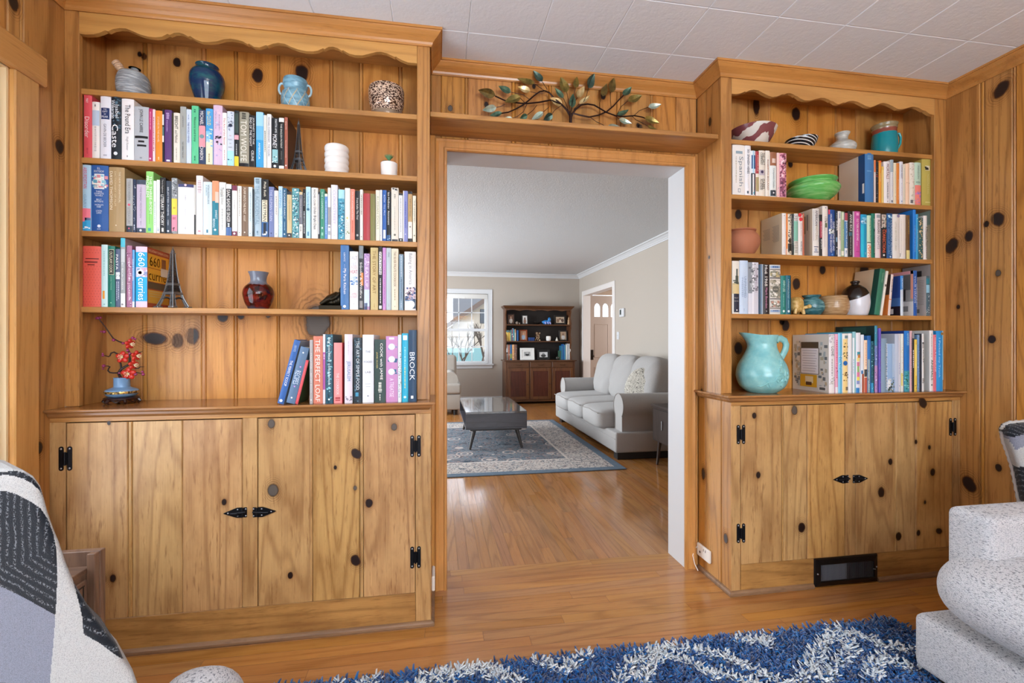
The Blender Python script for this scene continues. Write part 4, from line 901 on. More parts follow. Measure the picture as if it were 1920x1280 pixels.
place_row([
 (224,293,245,'#2a5a9c','leaning blue cookbook at the left end of its row',[('t','LEBOVITZ','#b8cce4',.08,.18,.4),('t','THE PERFECT SCOOP','#eef2f8',.32,.72,.42),('o','#dfe8f2',.95,.25),('R','#8f9aa8',0,1,0,.03)],{'lean':165,'hard':True,'dep':.17,'side':'#8f9aa8'}),
 (318,412,325,'#55708e','leaning grey blue book lettered RECIPES',[('t','RECIPES','#c8d4e4',.42,.66,.6),('o','#c08ad0',.35,.1,.6),('o','#c08ad0',.7,.1,.5),('o','#eef2f6',.1,.1),('o','#eef2f6',.9,.1)],{'lean':140,'hard':True,'dep':.15}),
 (414,446,462,'#c8404a','leaning thin red booklet',[('d','#e88a8a',.05,.95,.15),('R','#30482a',.05,1,.05,1)],{'lean':105,'dep':.15,'side':'#384a34'}),
 (567,602,255,'#a49e9c','slim grey brown book left of the salmon one',[('t','FRANKENS','#d4cecc',.18,.48,.4),('t','RECIPE BOOK','#d4cecc',.52,.84,.4),('o','#e6e2e0',.94,.2)],{'hard':True}),
 (604,705,215,'#c8745c','salmon orange hardback with large cream capitals',[('t','THE PERFECT LOAF','#f6e6dc',.05,.97,.5,.5)],{'hard':True,'dep':.19}),
 (708,734,195,'#d8d4d8','slim white book with a magenta middle',[('b','#a04a94',.26,.8),('d','#e8c8e0',.29,.36,.4)],{'hard':True,'dep':.17}),
 (736,812,195,'#174a5c','dark teal hardback with repeated white script',[('x',['#4f9aa8','#0f3240','#8fc8cc'],.0,1,50),('t','big cocktail cookbook','#e2f0f0',.05,.74,.5),('o','#e2f0f0',.94,.14)],{'hard':True,'dep':.18}),
 (820,912,285,'#ee8e8c','pink spined book with a red cover',[('t','THE COOKBOOK','#f8dede',.5,.86,.3),('d','#a83a40',.9,.96,.6),('R','#cc3a40',0,1,0,1)],{'side':'#cc3a40','hard':True,'dep':.15}),
 (936,1020,195,'#ddd4dc','pale lilac hardback with blue capitals',[('t','JERUSALEM','#5f86b4',.39,.68,.56),('d','#a8a0ac',.1,.3,.05),('x',['#8d8a9a'],.9,.97,8)],{'hard':True,'dep':.19}),
 (1036,1118,230,'#1c2c36','black blue hardback with narrow white print',[('t','THE ART OF SIMPLE FOOD','#cfd8dc',.05,.8,.42),('x',['#4a6a78','#0f1a20'],.0,1,36),('b','#3f8fb0',.84,.9,.2,.6)],{'hard':True,'dep':.16}),
 (1126,1246,200,'#dfe3e9','wide pale grey hardback with three spaced words',[('h','THE','#6a7078',.25,.028,.44),('h','FOOD','#6a7078',.4,.028,.72),('h','LAB','#6a7078',.55,.028,.5),('d','#a8aeb6',.72,.725,.6),('d','#a8aeb6',.76,.765,.4),('o','#8a9098',.9,.07)],{'hard':True,'dep':.21}),
 (1254,1372,250,'#2f4440','dark green hardback with bold white title',[('t','COOK with JAMIE','#f4f2ea',.06,.64,.3,.6),('t','JAMIE OLIVER','#e6d27a',.2,.46,.13,.22),('d','#c4c8bc',.68,.84,.34,.5),('d','#e6e4da',.87,.97,.08,.5)],{'hard':True,'dep':.2}),
 (1374,1500,215,'#c48cbc','orchid hardback with three round photographs',[('o','#dfeaf4',.16,.28,.5),('o','#dfeaf4',.35,.28,.5),('o','#dfeaf4',.54,.28,.48),('x',['#4f88b0'],.12,.2,6),('x',['#2f5a80'],.3,.4,6),('x',['#2f6a90'],.5,.58,6),('t','A TREATISE','#efe0ee',.64,.92,.34,.5),('d','#f0dcec',.02,.06,.5)],{'hard':True,'dep':.19}),
 (1502,1540,200,'#d4dce0','slim white speckled book left of the turquoise one',[('x',['#6a8a7a','#c47a94','#2a3440','#8fb0c4'],.25,.98,60)],{'hard':True,'dep':.16}),
 (1542,1612,185,'#28aacb','turquoise hardback with a white seal on top',[('b','#dff2f6',.03,.1,.2,.85),('d','#9fe0ee',.2,.5,.2),('d','#e8dc8a',.5,.8,.14),('o','#c8ecf2',.93,.2)],{'hard':True,'dep':.19}),
 (1614,1700,150,'#24415c','tall navy hardback with thin white capitals',[('t','BROCK','#e4ecf2',.31,.7,.62,.46),('b','#eef2f4',.915,.955,.3,.6),('R','#1a2030',0,1,0,1)],{'hard':True,'dep':.2})],
 CH, ZCOUNT, YC5, wl5, gl5)

R2a = (1360, 250, 220/1920); R2b = (1560, 270, 220/1920); R3a = (1420, 375, 180/1920); R3b = (1590, 375, 180/1920)
R4a = (1360, 475, 200/1920); R4b = (1560, 475, 210/1920); R5a = (1480, 595, 170/1404); R5b = (1630, 595, 160/1321)
wr2 = 'on the second shelf, right bookcase'; wr3 = 'on the third shelf, right bookcase'; wr4 = 'on the fourth shelf, right bookcase'; wr5 = 'on the right countertop'
gr2, gr3, gr4, gr5 = 'books on the second shelf of the right bookcase', 'books on the third shelf of the right bookcase', 'books on the fourth shelf of the right bookcase', 'books on the right countertop'
place_row([
 (122,324,90,'#e8e6e2','very thick white dictionary with a blue grey bar',[('b','#8fa4b0',.2,.25,.25,.8),('t','Spanish','#8d98a0',.3,.84,.42,.62),('d','#c4bfb0',.3,.78,.1,.28),('b','#8a9094',.88,.95,.42,.62),('b','#e8e6e2',.89,.94,.46,.58,.0003)],{'hard':True}),
 (326,422,160,'#ebebed','white paperback with bold dark capitals',[('t','501 SPANISH VERBS','#2a3a54',.1,.58,.4,.5),('d','#c4c8cc',.6,.85,.1),('b','#55606c',.91,.96,.3,.6)]),
 (424,498,265,'#dfe4e8','white paperback with blue and black figures',[('b','#234a7c',.1,.4,.1,.95),('b','#a8d4ec',.0,.5,.35,.6),('b','#22262c',.5,.98,.02,.9),('b','#eceef0',.52,.98,.3,.62),('x',['#4ab4c4'],.88,.95,4)]),
 (500,553,275,'#a83a40','red topped paperback with a khaki lower half',[('b','#e2dcd0',.5,.58),('b','#a89a70',.58,.9),('b','#e6e2da',.9,1),('t','NOVELAS','#e8b4b0',.06,.48,.4)]),
 (555,656,262,'#e3ddcf','cream paperback with a single eye',[('t','THE SALT','#3a3834',.05,.32,.42,.68),('t','COMPANY','#3a3834',.05,.32,.34,.32),('b','#b8b0b8',.42,.54,.05,.95),('o','#3a3050',.47,.22,.45),('t','ISABEL','#3a3834',.62,.86,.42,.66),('t','ALLENDE','#3a3834',.62,.86,.36,.32)]),
 (658,732,265,'#e6dfd2','cream paperback with small red capitals',[('t','ROBERTO BOLANO','#8a4a44',.2,.86,.3)]),
 (734,842,290,'#dfe6e4','pale paperback with a brown painted head',[('b','#9a6448',.0,.3),('b','#e2cfc4',.14,.24,.3,.85),('t','Companion Catalan','#5f7c80',.36,.8,.34,.5),('b','#2c343c',.85,.98,.08,.9),('o','#e6e8e8',.91,.12)]),
 (846,888,300,'#eec8c4','blush pink slim paperback',[('x',['#c4dce8','#5a4a4a'],.78,.98,8)]),
 (890,1006,305,'#e4a4b4','pink and burgundy paperback with jagged pattern',[('x',['#7a3a54','#5a2a40','#f2d4dc','#a85a74'],.0,.55,90),('b','#8a4a64',.56,.98,.06,.86),('x',['#c88aa0','#5a2a44'],.57,.97,40)])],
 R2a, SHELF[1], 1.988, wr2, gr2)
place_row([
 (537,688,130,'#3f78b0','large blue hardback with cream and blue side cover',[('d','#6fa0cc',.05,.14,.5),('d','#6fa0cc',.36,.38,.6),('L','#cfc4b4',0,1,.24,1),('L','#1c4a7c',0,1,0,.24),('L','#e8eaec',.62,.82,.02,.09,.0009)],{'side':'#1c4a7c','hard':True,'dep':.15,'dy':-.008}),
 (690,718,245,'#e4d4cc','slim orange topped white paperback beside the large blue one',[('b','#e07a4a',.0,.28)]),
 (720,768,270,'#26282c','black paperback with a red fleck',[('x',['#5a5c60','#b83a34','#8d8a88'],.05,.95,30)]),
 (770,812,255,'#e39a3e','orange paperback between black and yellow ones',[('d','#f4d49a',.3,.5,.2),('b','#e8642e',.0,.04)]),
 (814,852,350,'#e0c474','short yellow paperback left of the big white title',[('b','#d8b860',.0,.1)]),
 (854,958,268,'#e9e7e8','white hardback with large maroon capitals',[('t','MORTALS','#6a2434',.06,.42,.42,.52),('t','NORMAN RUSH','#2f3a4a',.5,.88,.26,.52),('o','#5a4a5a',.955,.06)]),
 (960,1010,240,'#dfe0e2','white paperback with a grey blue top',[('b','#9fb0b8',.0,.28),('d','#b4b8be',.3,.85,.24),('b','#6a707a',.92,.97,.2,.7)]),
 (1012,1060,290,'#e4d8bc','buff slim paperback right of the grey topped one',[('d','#b8a884',.2,.75,.12),('o','#8a7448',.82,.1)]),
 (1062,1106,295,'#d8843c','orange slim paperback between two pale ones',[('d','#f0c898',.4,.9,.2)]),
 (1108,1168,270,'#e4e6ee','white paperback with grey lettering and blue dot',[('t','SUMMER NIGHT','#6a7484',.08,.4,.4),('o','#6a9ac8',.93,.16),('d','#c4c8d4',.5,.8,.2)]),
 (1170,1210,310,'#ded4c0','oatmeal slim paperback',[('d','#a89c80',.1,.9,.12)]),
 (1212,1274,300,'#ecccb0','peach paperback with a small mark',[('x',['#6a4a34'],.44,.5,4),('d','#d8b094',.1,.4,.1)]),
 (1276,1360,285,'#e6e0d4','ragged white paperback with a dark barcode',[('b','#6a6a6a',.88,.96,.15,.6),('x',['#c8c0b0'],.0,.9,40)]),
 (1362,1466,285,'#b8d4c0','mint paperback with a coral lower half',[('b','#e48478',.53,1),('t','MANSON','#5f7a70',.08,.38,.24,.45),('d','#7f9a8c',.45,.49,.7),('x',['#8a84c4','#d87ab0'],.66,.95,26)]),
 (1478,1658,190,'#b8aa58','thick mustard hardback with a bird in flight',[('b','#dcd8c0',.185,.28,.28,.66),('x',['#20221c','#2a2c24'],.2,.27,9),('t','Mansfield Park & Emma','#d8cc8c',.36,.76,.14,.5),('d','#dcd29a',.92,.935,.6)],{'hard':True,'dep':.13})],
 R2b, SHELF[1], 1.988, wr2, gr2)
place_row([
 (492,582,240,'#e4e2de','white book, beige cover with two text columns',[('o','#4a4a4a',.06,.08),('d','#b8c0cc',.8,.97,.14),('L','#cdbfa2',0,1,0,1)]+[('L','#6a6a70',.26+.02*i,.265+.02*i,.12,.45-.02*(i % 4),.0008) for i in range(20)]+[('L','#6a6a70',.28+.02*i,.285+.02*i,.56,.92-.02*(i % 5),.0008) for i in range(14)]+[('L','#4a4a50',.95,.97,.6,.9,.0008)],{'side':'#cdbfa2','dep':.145}),
 (584,611,250,'#dd8038','slim orange paperback right of the beige covered book',[('b','#e8d4c0',.85,1)]),
 (613,690,255,'#ded4c0','cream paperback stamped with bold black shapes',[('x',[K_,'#2a2420','#3a342c'],.0,.98,90),('b','#4a3a30',.6,.7,.2,.9),('b','#26221e',.72,.9,.05,.95)]),
 (692,735,255,'#2a2b2c','black slim paperback with faint grey print',[('d','#8a8a8a',.1,.75,.3),('x',['#6a6a68'],.0,.3,10)]),
 (737,820,250,'#7fb8a4','teal paperback with white striped ends',[('b','#e4e2de',.0,.18)]+[('b','#55484e',.03+.04*i,.045+.04*i) for i in range(4)]+[('b','#e0dccf',.66,1)]+[('b','#4a4a4a',.68+.04*i,.695+.04*i) for i in range(7)]),
 (822,912,265,'#e6e4e0','white paperback with a red splash on top',[('o','#d43a44',.02,.4,.3),('o','#d43a44',.12,.4,.5),('t','Black River','#d8a0a0',.2,.56,.22,.6),('t','MICHAEL WOLF','#3a3c40',.66,.9,.3,.6)]),
 (914,942,245,'#b8684e','thin brick red booklet',[]),
 (1100,1245,150,'#e2e2de','wide white book with ruled title and beige cover',[('b','#5a6478',.03,.68,.2,.23),('b','#5a6478',.03,.2,.9,.93),('b','#5a6478',.56,.7,.86,.89),('t','AMERICAN','#2f3a54',.04,.36,.36,.55),('t','PASTORAL','#b4a88a',.36,.68,.32,.55),('b','#3a4868',.8,.815,.25,.9),('b','#3a4868',.91,.925,.25,.9),('d','#8fa0b8',.84,.89,.4,.5),('L','#cabfa8',0,1,0,1),('L','#8a7a54',.12,.5,.3,.36,.0008),('L','#6a6a6a',.1,.44,.2,.24,.0008)],{'side':'#cabfa8','dep':.14}),
 (1247,1308,270,'#1d1c1e','black paperback with a red block',[('b','#a03248',.16,.56,.1,.9),('t','The Ghost Writer','#f0c8cc',.17,.54,.36),('t','ROTH','#eeeeec',.6,.82,.42)]),
 (1310,1420,95,'#e2dcd4','tall cream hardback with a small tree picture',[('t','1776','#3a3a34',.22,.33,.46),('b','#5a6a4a',.34,.43,.4,.8),('t','DAVID McCULLOUGH','#a8a4b4',.38,.82,.22,.3),('o','#6a7a94',.04,.1)],{'hard':True,'dep':.14}),
 (1428,1560,170,'#1f4a8c','thick blue paperback in white capitals with a picture square',[('t','DAVID','#e6ecf4',.26,.4,.34,.72),('t','HALBERSTAM','#e6ecf4',.1,.4,.3,.32),('b','#c8d4d4',.41,.52,.1,.9),('x',['#6a7a7a','#e8ecec','#2a3a44'],.41,.52,18),('t','THE BEST AND','#e6ecf4',.53,.88,.3,.72),('t','THE BRIGHTEST','#e6ecf4',.53,.92,.3,.3),('o','#5a8ac4',.96,.14),('b','#d43a4a',.0,.1,.02,.2)]),
 (1564,1612,190,'#1c2634','navy black slim paperback right of the thick blue one',[('t','SUPER','#e8ecf0',.22,.44,.6),('d','#8fa0b4',.05,.18,.3),('b','#7fa4c0',.58,.68,.2,.8),('o','#e8ecf0',.8,.2),('d','#c4ccd4',.86,.96,.24)]),
 (1614,1678,200,'#e4e2dc','off white paperback with vertical grey title',[('t','THE MASTER AND','#6a707c',.24,.64,.32),('d','#8a90a0',.03,.16,.4),('b','#b8c0cc',.84,.96,.3,.8)]),
 (1680,1746,210,'#97b08a','sage green paperback',[('t','Brideshead','#d4e0c8',.22,.8,.24),('b','#d8dcc4',.02,.18,.2,.8),('b','#e2e2cc',.87,.97,.1,.9)]),
 (1748,1812,235,'#4a80ac','blue paperback with a red head and white foot',[('b','#a84a54',.0,.17),('b','#e6e8ec',.175,.19),('t','HEART IN THE LAND','#dfe8f0',.2,.78,.42),('b','#e2e6ea',.8,1),('d','#6a88a8',.85,.92,.5)]),
 (1816,1912,200,'#17181a','black paperback with an author name in white capitals',[('t','ANNE RICE','#eceae6',.07,.44,.5,.55),('b','#3f6a7c',.46,.54,.2,.95),('t','Interview with the Vampire','#d0d0cc',.56,.96,.34,.5)])],
 R3a, SHELF[2], 1.988, wr3, gr3)
place_row([
 (102,128,205,'#cdbcc0','thin pinkish grey paperback left of the magenta one',[('d','#9a8a90',.1,.9,.1)]),
 (130,254,205,'#c0509c','magenta paperback with white capitals',[('b','#e2a0cc',.03,.09,.3,.75),('t','OLD THERE AND BEYOND','#f6e4f0',.16,.64,.32,.45),('d','#e2a4cc',.66,.76,.1,.4),('d','#8a2a6c',.87,.88,.6)]),
 (264,386,265,'#1f9cc8','cyan paperback with a white picture block',[('b','#7fccec',.07,.22,.2,.98),('x',['#c8e8f4','#4a8cac'],.08,.21,20),('b','#22b4d0',.24,.98,.05,.45),('d','#e2f2f6',.88,.92,.12,.7)]),
 (388,474,285,'#c4e0c4','pale green paperback with a checked orange foot',[('t','Waiting to See More','#3a6a4a',.06,.6,.36,.6),('b','#f0e8dc',.66,1),('x',['#e0946c','#d8a888'],.69,1,70),('b','#4a4a48',.63,.65)]),
 (476,550,245,'#156c58','dark green paperback with pale script',[('t','Jack London','#dfeee4',.12,.34,.42,.6),('b','#0f3a30',.36,.92,.55,.98),('d','#8fc0ac',.4,.9,.2,.75)]),
 (552,664,245,'#e0d8da','pinkish white paperback with typewriter title',[('b','#9aa0a8',.03,.1,.2,.9),('t','Kalooki','#3a3a40',.15,.46,.5,.55),('t','NIGHTS','#8a8290',.5,.8,.5,.5),('b','#e6a8b4',.78,1,.75,.98)]),
 (668,784,250,'#1c1a1c','black paperback with a red italic title',[('b','#b8a89c',.02,.3,.1,.9),('x',['#6a5a54','#e2d8cc','#2a3a34','#8aa08c'],.02,.32,30),('t','THE','#e86a48',.35,.42,.3,.75),('t','CORRECTIONS','#f07a5a',.36,.88,.5,.42),('b','#e4e0da',.91,.95,.3,.6)]),
 (786,900,245,'#1f5488','deep blue paperback with two columns of lettering',[('t','DOUGLAS ADAMS','#c8dcec',.22,.92,.36,.72),('t','the salmon of doubt','#7fa8cc',.2,.9,.28,.26),('x',['#8fc4dc','#3f7aa4','#c4e0ec'],.03,.2,16),('o','#c8dcec',.96,.13)]),
 (902,1046,260,'#e4e2dc','off white paperback with a purple blob on top',[('o','#8a80a4',.04,.2,.7),('t','LITTLE BROTHER CUBED','#b4b49c',.18,.82,.22,.34),('d','#c8c4bc',.2,.8,.06,.75)]),
 (1048,1170,270,'#e6e2da','cream white paperback with torn edges',[('d','#b8b0a4',.1,.9,.04,.2),('d','#c4bcb0',.1,.9,.04,.8),('b','#8a8a84',.87,.95,.02,.1)]),
 (1172,1246,280,'#6a4e30','brown paperback with a yellow foot',[('b','#dcd08c',.8,1),('t','MEMOIRS','#b89a54',.05,.5,.3)]),
 (1304,1364,170,'#2a80d4','tall bright blue hardback with its plain blue cover showing',[('t','A HISTORY OF THE WORLD','#bcdcf4',.32,.85,.24)],{'hard':True,'dep':.15}),
 (1366,1410,260,'#3f9ed0','slim sky blue paperback right of the tall blue one',[('t','A Moveable Feast Journeys','#e4f0f6',.18,.95,.36),('o','#e4f0f6',.1,.2)]),
 (1420,1512,330,'#2f5a5c','dark teal book with a row of buff triangles',[('x',['#c8b088','#a89468','#1f3a3c','#d8c498'],.02,.5,60),('x',['#c8b088','#d8c498'],.55,.98,20)]),
 (1514,1588,290,'#e8e6e2','white slim book with scrawled black title beside the triangles',[('t','A Moveable Feast','#3a342e',.25,.7,.6,.75),('d','#5a2a34',.7,.98,.3,.8)]),
 (1668,1738,160,'#e8e4dc','tall white book, rightmost, with faded teal cover',[('d','#c8c0b4',.1,.7,.1),('b','#f0eee8',.76,1,.1,.95),('d','#9a968c',.82,.95,.4),('L','#93a8a0',0,1,0,1),('L','#cdc4a8',.3,1,.0,.35,.0008)],{'side':'#93a8a0','hard':True,'dep':.14})],
 R3b, SHELF[2], 1.988, wr3, gr3)
place_row([
 (128,258,115,'#e2dfd4','cream and navy hardback with a tall tower picture',[('b','#d4c08c',.42,.62,.02,.98),('b','#22283a',.62,.97,.2,.98),('x',['#3a4440','#5a625a'],.36,.44,24),('b','#4a544c',.15,.42,.52,.74),('b','#3a443c',.28,.42,.42,.84),('h','TRULY','#c8c4b8',.7,.02,.6),('h','LONG WAR','#c8c4b8',.76,.02,.6),('o','#e8e6e0',.93,.1,.6)],{'hard':True}),
 (260,416,108,'#c2d4e8','thick powder blue hardback with grey blue capitals',[('t','UNFINISHED','#7f98b4',.3,.7,.26,.62),('t','INVENTED','#8fa8c4',.32,.68,.2,.3),('d','#a4b8cc',.9,.95,.1)],{'hard':True}),
 (418,606,140,'#cfd0d8','thick silver hardback with a black and white photo edge',[('b','#7d8288',.0,.6,.0,.35),('x',['#4a4e54','#a8acb0','#6a6e74'],.0,.6,30),('t','SEVENTY TIMES SEVEN','#a89aa8',.1,.58,.2,.72),('o','#3a3a40',.04,.05,.6),('b','#e4e4ea',.0,1,.35,.5)],{'hard':True}),
 (622,682,175,'#5f7c98','steel blue hardback beside the black one',[('b','#c4d4e0',.0,1,.6,.9),('b','#20242c',.0,1,.0,.2)],{'hard':True}),
 (684,802,178,'#211c20','black hardback with bold white and pink lettering',[('t','Hué 1968','#f2f0ec',.02,.44,.42,.4),('t','Mark Bowden','#d898b8',.47,.88,.32,.45),('t','A','#d8d4d0',.92,.96,.2,.45)],{'hard':True}),
 (806,1000,185,'#cfcdc4','thick ornate silver volume tooled with flowers',[('b','#8fa8c8',.02,.07,.05,.95),('b','#4a4a48',.09,.105),('b','#4a4a48',.255,.28),('b','#5a5a58',.68,.70),('b','#4a4a48',.87,.885),('b','#8fa8c8',.91,.96,.05,.95),('x',['#8a8a7c','#e8e6dc','#6a6a5c','#b8a878'],.11,.25,60),('x',['#8a8a7c','#e8e6dc','#6a6a5c','#a8a08c'],.3,.67,120),('o','#5f6058',.49,.3),('h','JANE','#c8c6b4',.43,.03,.34),('h','AUSTEN','#c8c6b4',.5,.03,.4),('x',['#8a8a7c','#e8e6dc','#6a6a5c','#b88a78'],.72,.86,60),('d','#3a5a8c',.03,.06,.6),('d','#3a5a8c',.92,.95,.6)],{'hard':True}),
 (1004,1094,380,'#18756c','short green teal hardback with silver script',[('t','ANN LEE','#b8dcd4',.12,.42,.46,.55),('d','#8fc4bc',.48,.8,.14),('o','#dfeeea',.92,.22)],{'hard':True}),
 (1096,1180,375,'#175f70','short blue teal hardback with small white capitals',[('t','A PHARMACOLOGY','#c4dce0',.1,.6,.3,.45),('d','#8fb8c0',.62,.85,.14),('o','#dfeaee',.92,.24),('R','#103a54',0,1,0,1)],{'hard':True})],
 R4a, SHELF[3], 1.985, wr4, gr4)
place_row([
 (722,826,245,'#2f7058','leaning green hardback with cream and dark green cover',[('t','THOMAS HARDY','#8fb8a0',.08,.3,.36,.55),('L','#c8b294',0,1,.22,1),('L','#12443a',0,1,0,.22)],{'lean':142,'hard':True,'dep':.14,'side':'#12443a'}),
 (830,868,275,'#e6e2d6','leaning thin cream hardback beside the green one',[('b','#3a2a20',.3,.35,.2,.8)],{'lean':150,'hard':True,'dep':.12}),
 (955,1004,340,'#e6d8d0','leaning white spined book with an orange side cover',[('t','TRAVELLER','#2a2a30',.1,.44,.36,.5),('b','#e0843a',.6,.62),('L','#d8803c',.5,1,0,1),('L','#4a3c34',0,.5,0,1),('L','#e6e4e0',.66,.78,.3,.8,.0008),('L','#e6e4e0',.84,.94,.3,.8,.0008)],{'lean':80,'dep':.13,'side':'#d8803c'}),
 (1172,1228,365,'#cfe0ec','pale blue paperback with a night sky side cover',[('b','#3f8cd0',.0,.35,.02,.98),('t','THE NIGHT SKY','#e4f0f8',.06,.4,.4),('L','#2a4a94',0,.55,0,1),('L','#4a78b8',.55,.76,0,1),('L','#221c2a',.76,1,0,1),('L','#d8532e',.1,.5,.86,.98,.0008),('L','#e8e8ea',.82,.95,.3,.6,.0008)],{'dep':.12,'side':'#2a4a94'}),
 (1394,1466,275,'#2a5aa4','blue hardback with black and white photo cover',[('t','YOUR HANDS','#e4eaf4',.12,.72,.34,.34),('t','DODGE BULLETS','#c8d4ec',.3,.8,.3,.74),('L','#a8a8a6',.0,.68,0,1),('L','#2c2c2e',.4,.66,.3,.62,.0008),('L','#6a6a6a',.08,.42,.1,.9,.0006),('L','#e4a08c',.0,.62,.0,.1,.0012),('L','#e4e4e2',.68,1,0,1,.0004),('L','#8a8a8a',.78,.9,.2,.85,.0008),('L','#d89aa0',0,.07,0,1,.0012)],{'dep':.13,'side':'#c8c8c6'}),
 (1614,1684,370,'#48606a','dark grey paperback with a pale grey side cover',[('b','#2f7c8a',.06,.2,.1,.9),('b','#8fc0d4',.22,.42,.1,.9),('x',['#2a3438','#9aa8ac','#c4ccd0'],.45,.98,40),('L','#b8b2b0',0,1,0,1)]+[('L','#8a8684',.1+.04*i,.112+.04*i,.1,.9,.0008) for i in range(16)]+[('L','#6a6664',.82,.92,.3,.9,.0008)],{'dep':.11,'side':'#b8b2b0'}),
 (1688,1742,170,'#22242a','tall black hardback, rightmost, with grey side cover',[('t','THE ESSENTIAL GUIDE','#8a8e94',.2,.8,.3),('b','#c8c8cc',.86,.94,.2,.6),('L','#8f8a88',0,1,0,1),('L','#26262a',.1,.3,.3,1,.0008)],{'hard':True,'dep':.145,'side':'#8f8a88'})],
 R4b, SHELF[3], 1.988, wr4, gr4)
YC6 = 1.912
cov = [('L','#d4d2cc',0,1,0,1)]
rr_ = random.Random(5)
cov += [('L',rr_.choice(['#8f9498','#b8a88c','#a8b4b8','#6a7074','#c8c4b4','#b0a894']),a,a+.03+.05*rr_.random(),d,d+.03+.06*rr_.random(),.0006+.00002*i) for i,(a,d) in enumerate([(.08+.82*rr_.random(),rr_.choice([.03+.16*rr_.random(),.76+.14*rr_.random()])) for _ in range(60)])]
cov += [('L','#4a4034',.13,.24,.26,.74,.0022),('L','#7a746c',.235,.70,.24,.76,.0023),('L','#e6e4ea',.245,.69,.26,.74,.0026)]
cov += [('L','#9a98a4',.28+.045*i,.288+.045*i,.30+.02*(i%3),.70-.02*(i%2),.003) for i in range(9)]
cov += [('L','#d8a428',.71,.93,.30,.76,.0024),('L','#e8d8b0',.74,.86,.4,.62,.0028),('L','#5a3a28',.84,.9,.44,.6,.003),('L','#e4e2de',.9,.97,.05,.26,.0026),('L','#5a5a5a',.915,.96,.08,.23,.003)]
place_row([
 (612,710,245,'#e6e4e6','large white book with illustrated cover facing the pitcher',[('x',['#b0aeb4','#c8c4cc'],.0,.15,16),('t','LOVE','#4a4a50',.21,.37,.4,.55),('d','#a8a8ac',.42,.72,.2,.5),('x',['#9aa0a0','#c0bcb4'],.72,.85,20)]+cov,{'hard':True,'dep':.225,'side':'#d4d2cc'}),
 (713,758,240,'#e4a8c0','pink slim picture book next to the large white one',[('d','#c8607c',.1,.75,.5),('b','#e8e4ea',.9,1),('x',['#6a3a5a'],.56,.64,4)],{'hard':True,'dep':.2}),
 (760,824,225,'#5fb4dc','light blue picture book left of the cream one',[('b','#8fd0ec',.0,1,.0,.3),('x',['#dff0f8','#2f8cc0'],.35,.6,14)],{'hard':True,'dep':.2}),
 (826,918,235,'#e4e2dc','white picture book with a cream label and blue ball',[('b','#6a8a94',.03,.08,.35,.95),('b','#ecd08c',.09,1,.1,.86),('o','#1f62a8',.5,.36,.42),('x',['#5a4a34','#8a7a4a'],.12,.42,22),('x',['#3a2a1a','#8a6a3a'],.62,.86,12),('b','#4a4a44',.9,.96,.5,.95)],{'hard':True,'dep':.2}),
 (920,976,230,'#e8eaec','plain white picture book right of the blue ball',[('d','#c8ccd4',.1,.9,.06,.3),('d','#b8bcc4',.5,.98,.06,.7)],{'hard':True,'dep':.2}),
 (978,1036,205,'#8fc4cc','aqua picture book with a large plain cover',[('b','#dfe8ec',.1,1,.05,.5),('d','#8fa4c4',.45,.7,.2,.3),('L','#4f98a4',0,1,0,1)],{'hard':True,'dep':.21,'side':'#4f98a4'}),
 (1038,1108,220,'#e2e4ea','white picture book with bright toy blocks down its spine',[('b','#2f8a9c',.32,.38,.2,.9),('b','#d88a3a',.36,.42,.3,.95),('b','#e8d884',.42,.48,.15,.7),('b','#d07a94',.49,.56,.15,.7),('b','#8fb46a',.56,.66,.2,.6),('b','#d87a9c',.66,.74,.15,.7),('b','#e4d45a',.74,.8,.15,.7),('b','#8a94c4',.8,.86,.1,.7),('b','#2f80c0',.92,1,.0,.7)],{'hard':True,'dep':.18}),
 (1110,1160,250,'#dfe6ec','white slim picture book with a rust foot',[('b','#2f74b0',.62,.68,.1,.6),('b','#a8543a',.68,1,.3,.98)],{'hard':True,'dep':.18}),
 (1162,1212,335,'#ecd4b8','peach picture book with a dark scene below',[('d','#c8947a',.05,.5,.3),('b','#3a4448',.56,.7,.05,.95),('b','#b85a48',.72,1,.05,.95),('x',['#8fa088','#2a2a2c'],.58,.72,10)],{'hard':True,'dep':.16}),
 (1214,1268,265,'#2f74b8','blue picture book with a grey lower half',[('b','#8fa4a8',.42,1,.05,.6),('x',['#8a7a5a','#5a6a6a'],.55,.98,18),('b','#1f5a9c',.0,.08)],{'hard':True,'dep':.17}),
 (1270,1316,350,'#174f60','deep teal picture book with sparkling stars',[('x',['#3fa0b4','#0f2f3c','#8fd0d4','#5aa888'],.0,1,60),('b','#2f90c4',.82,1,.0,.7)],{'hard':True,'dep':.16}),
 (1320,1370,110,'#3f8fa8','tallest picture book, blue to pink, black green cover',[('b','#6f84b8',.3,.6),('b','#b08ab8',.6,1),('x',['#dfe8f0','#2a5a8c','#8a6ab0'],.05,.98,40),('L','#173434',0,1,0,1),('L','#24504a',.02,.12,.2,.8,.0008)],{'hard':True,'dep':.22,'side':'#173434'})],
 R5a, ZCOUNT, YC6, wr5, gr5)
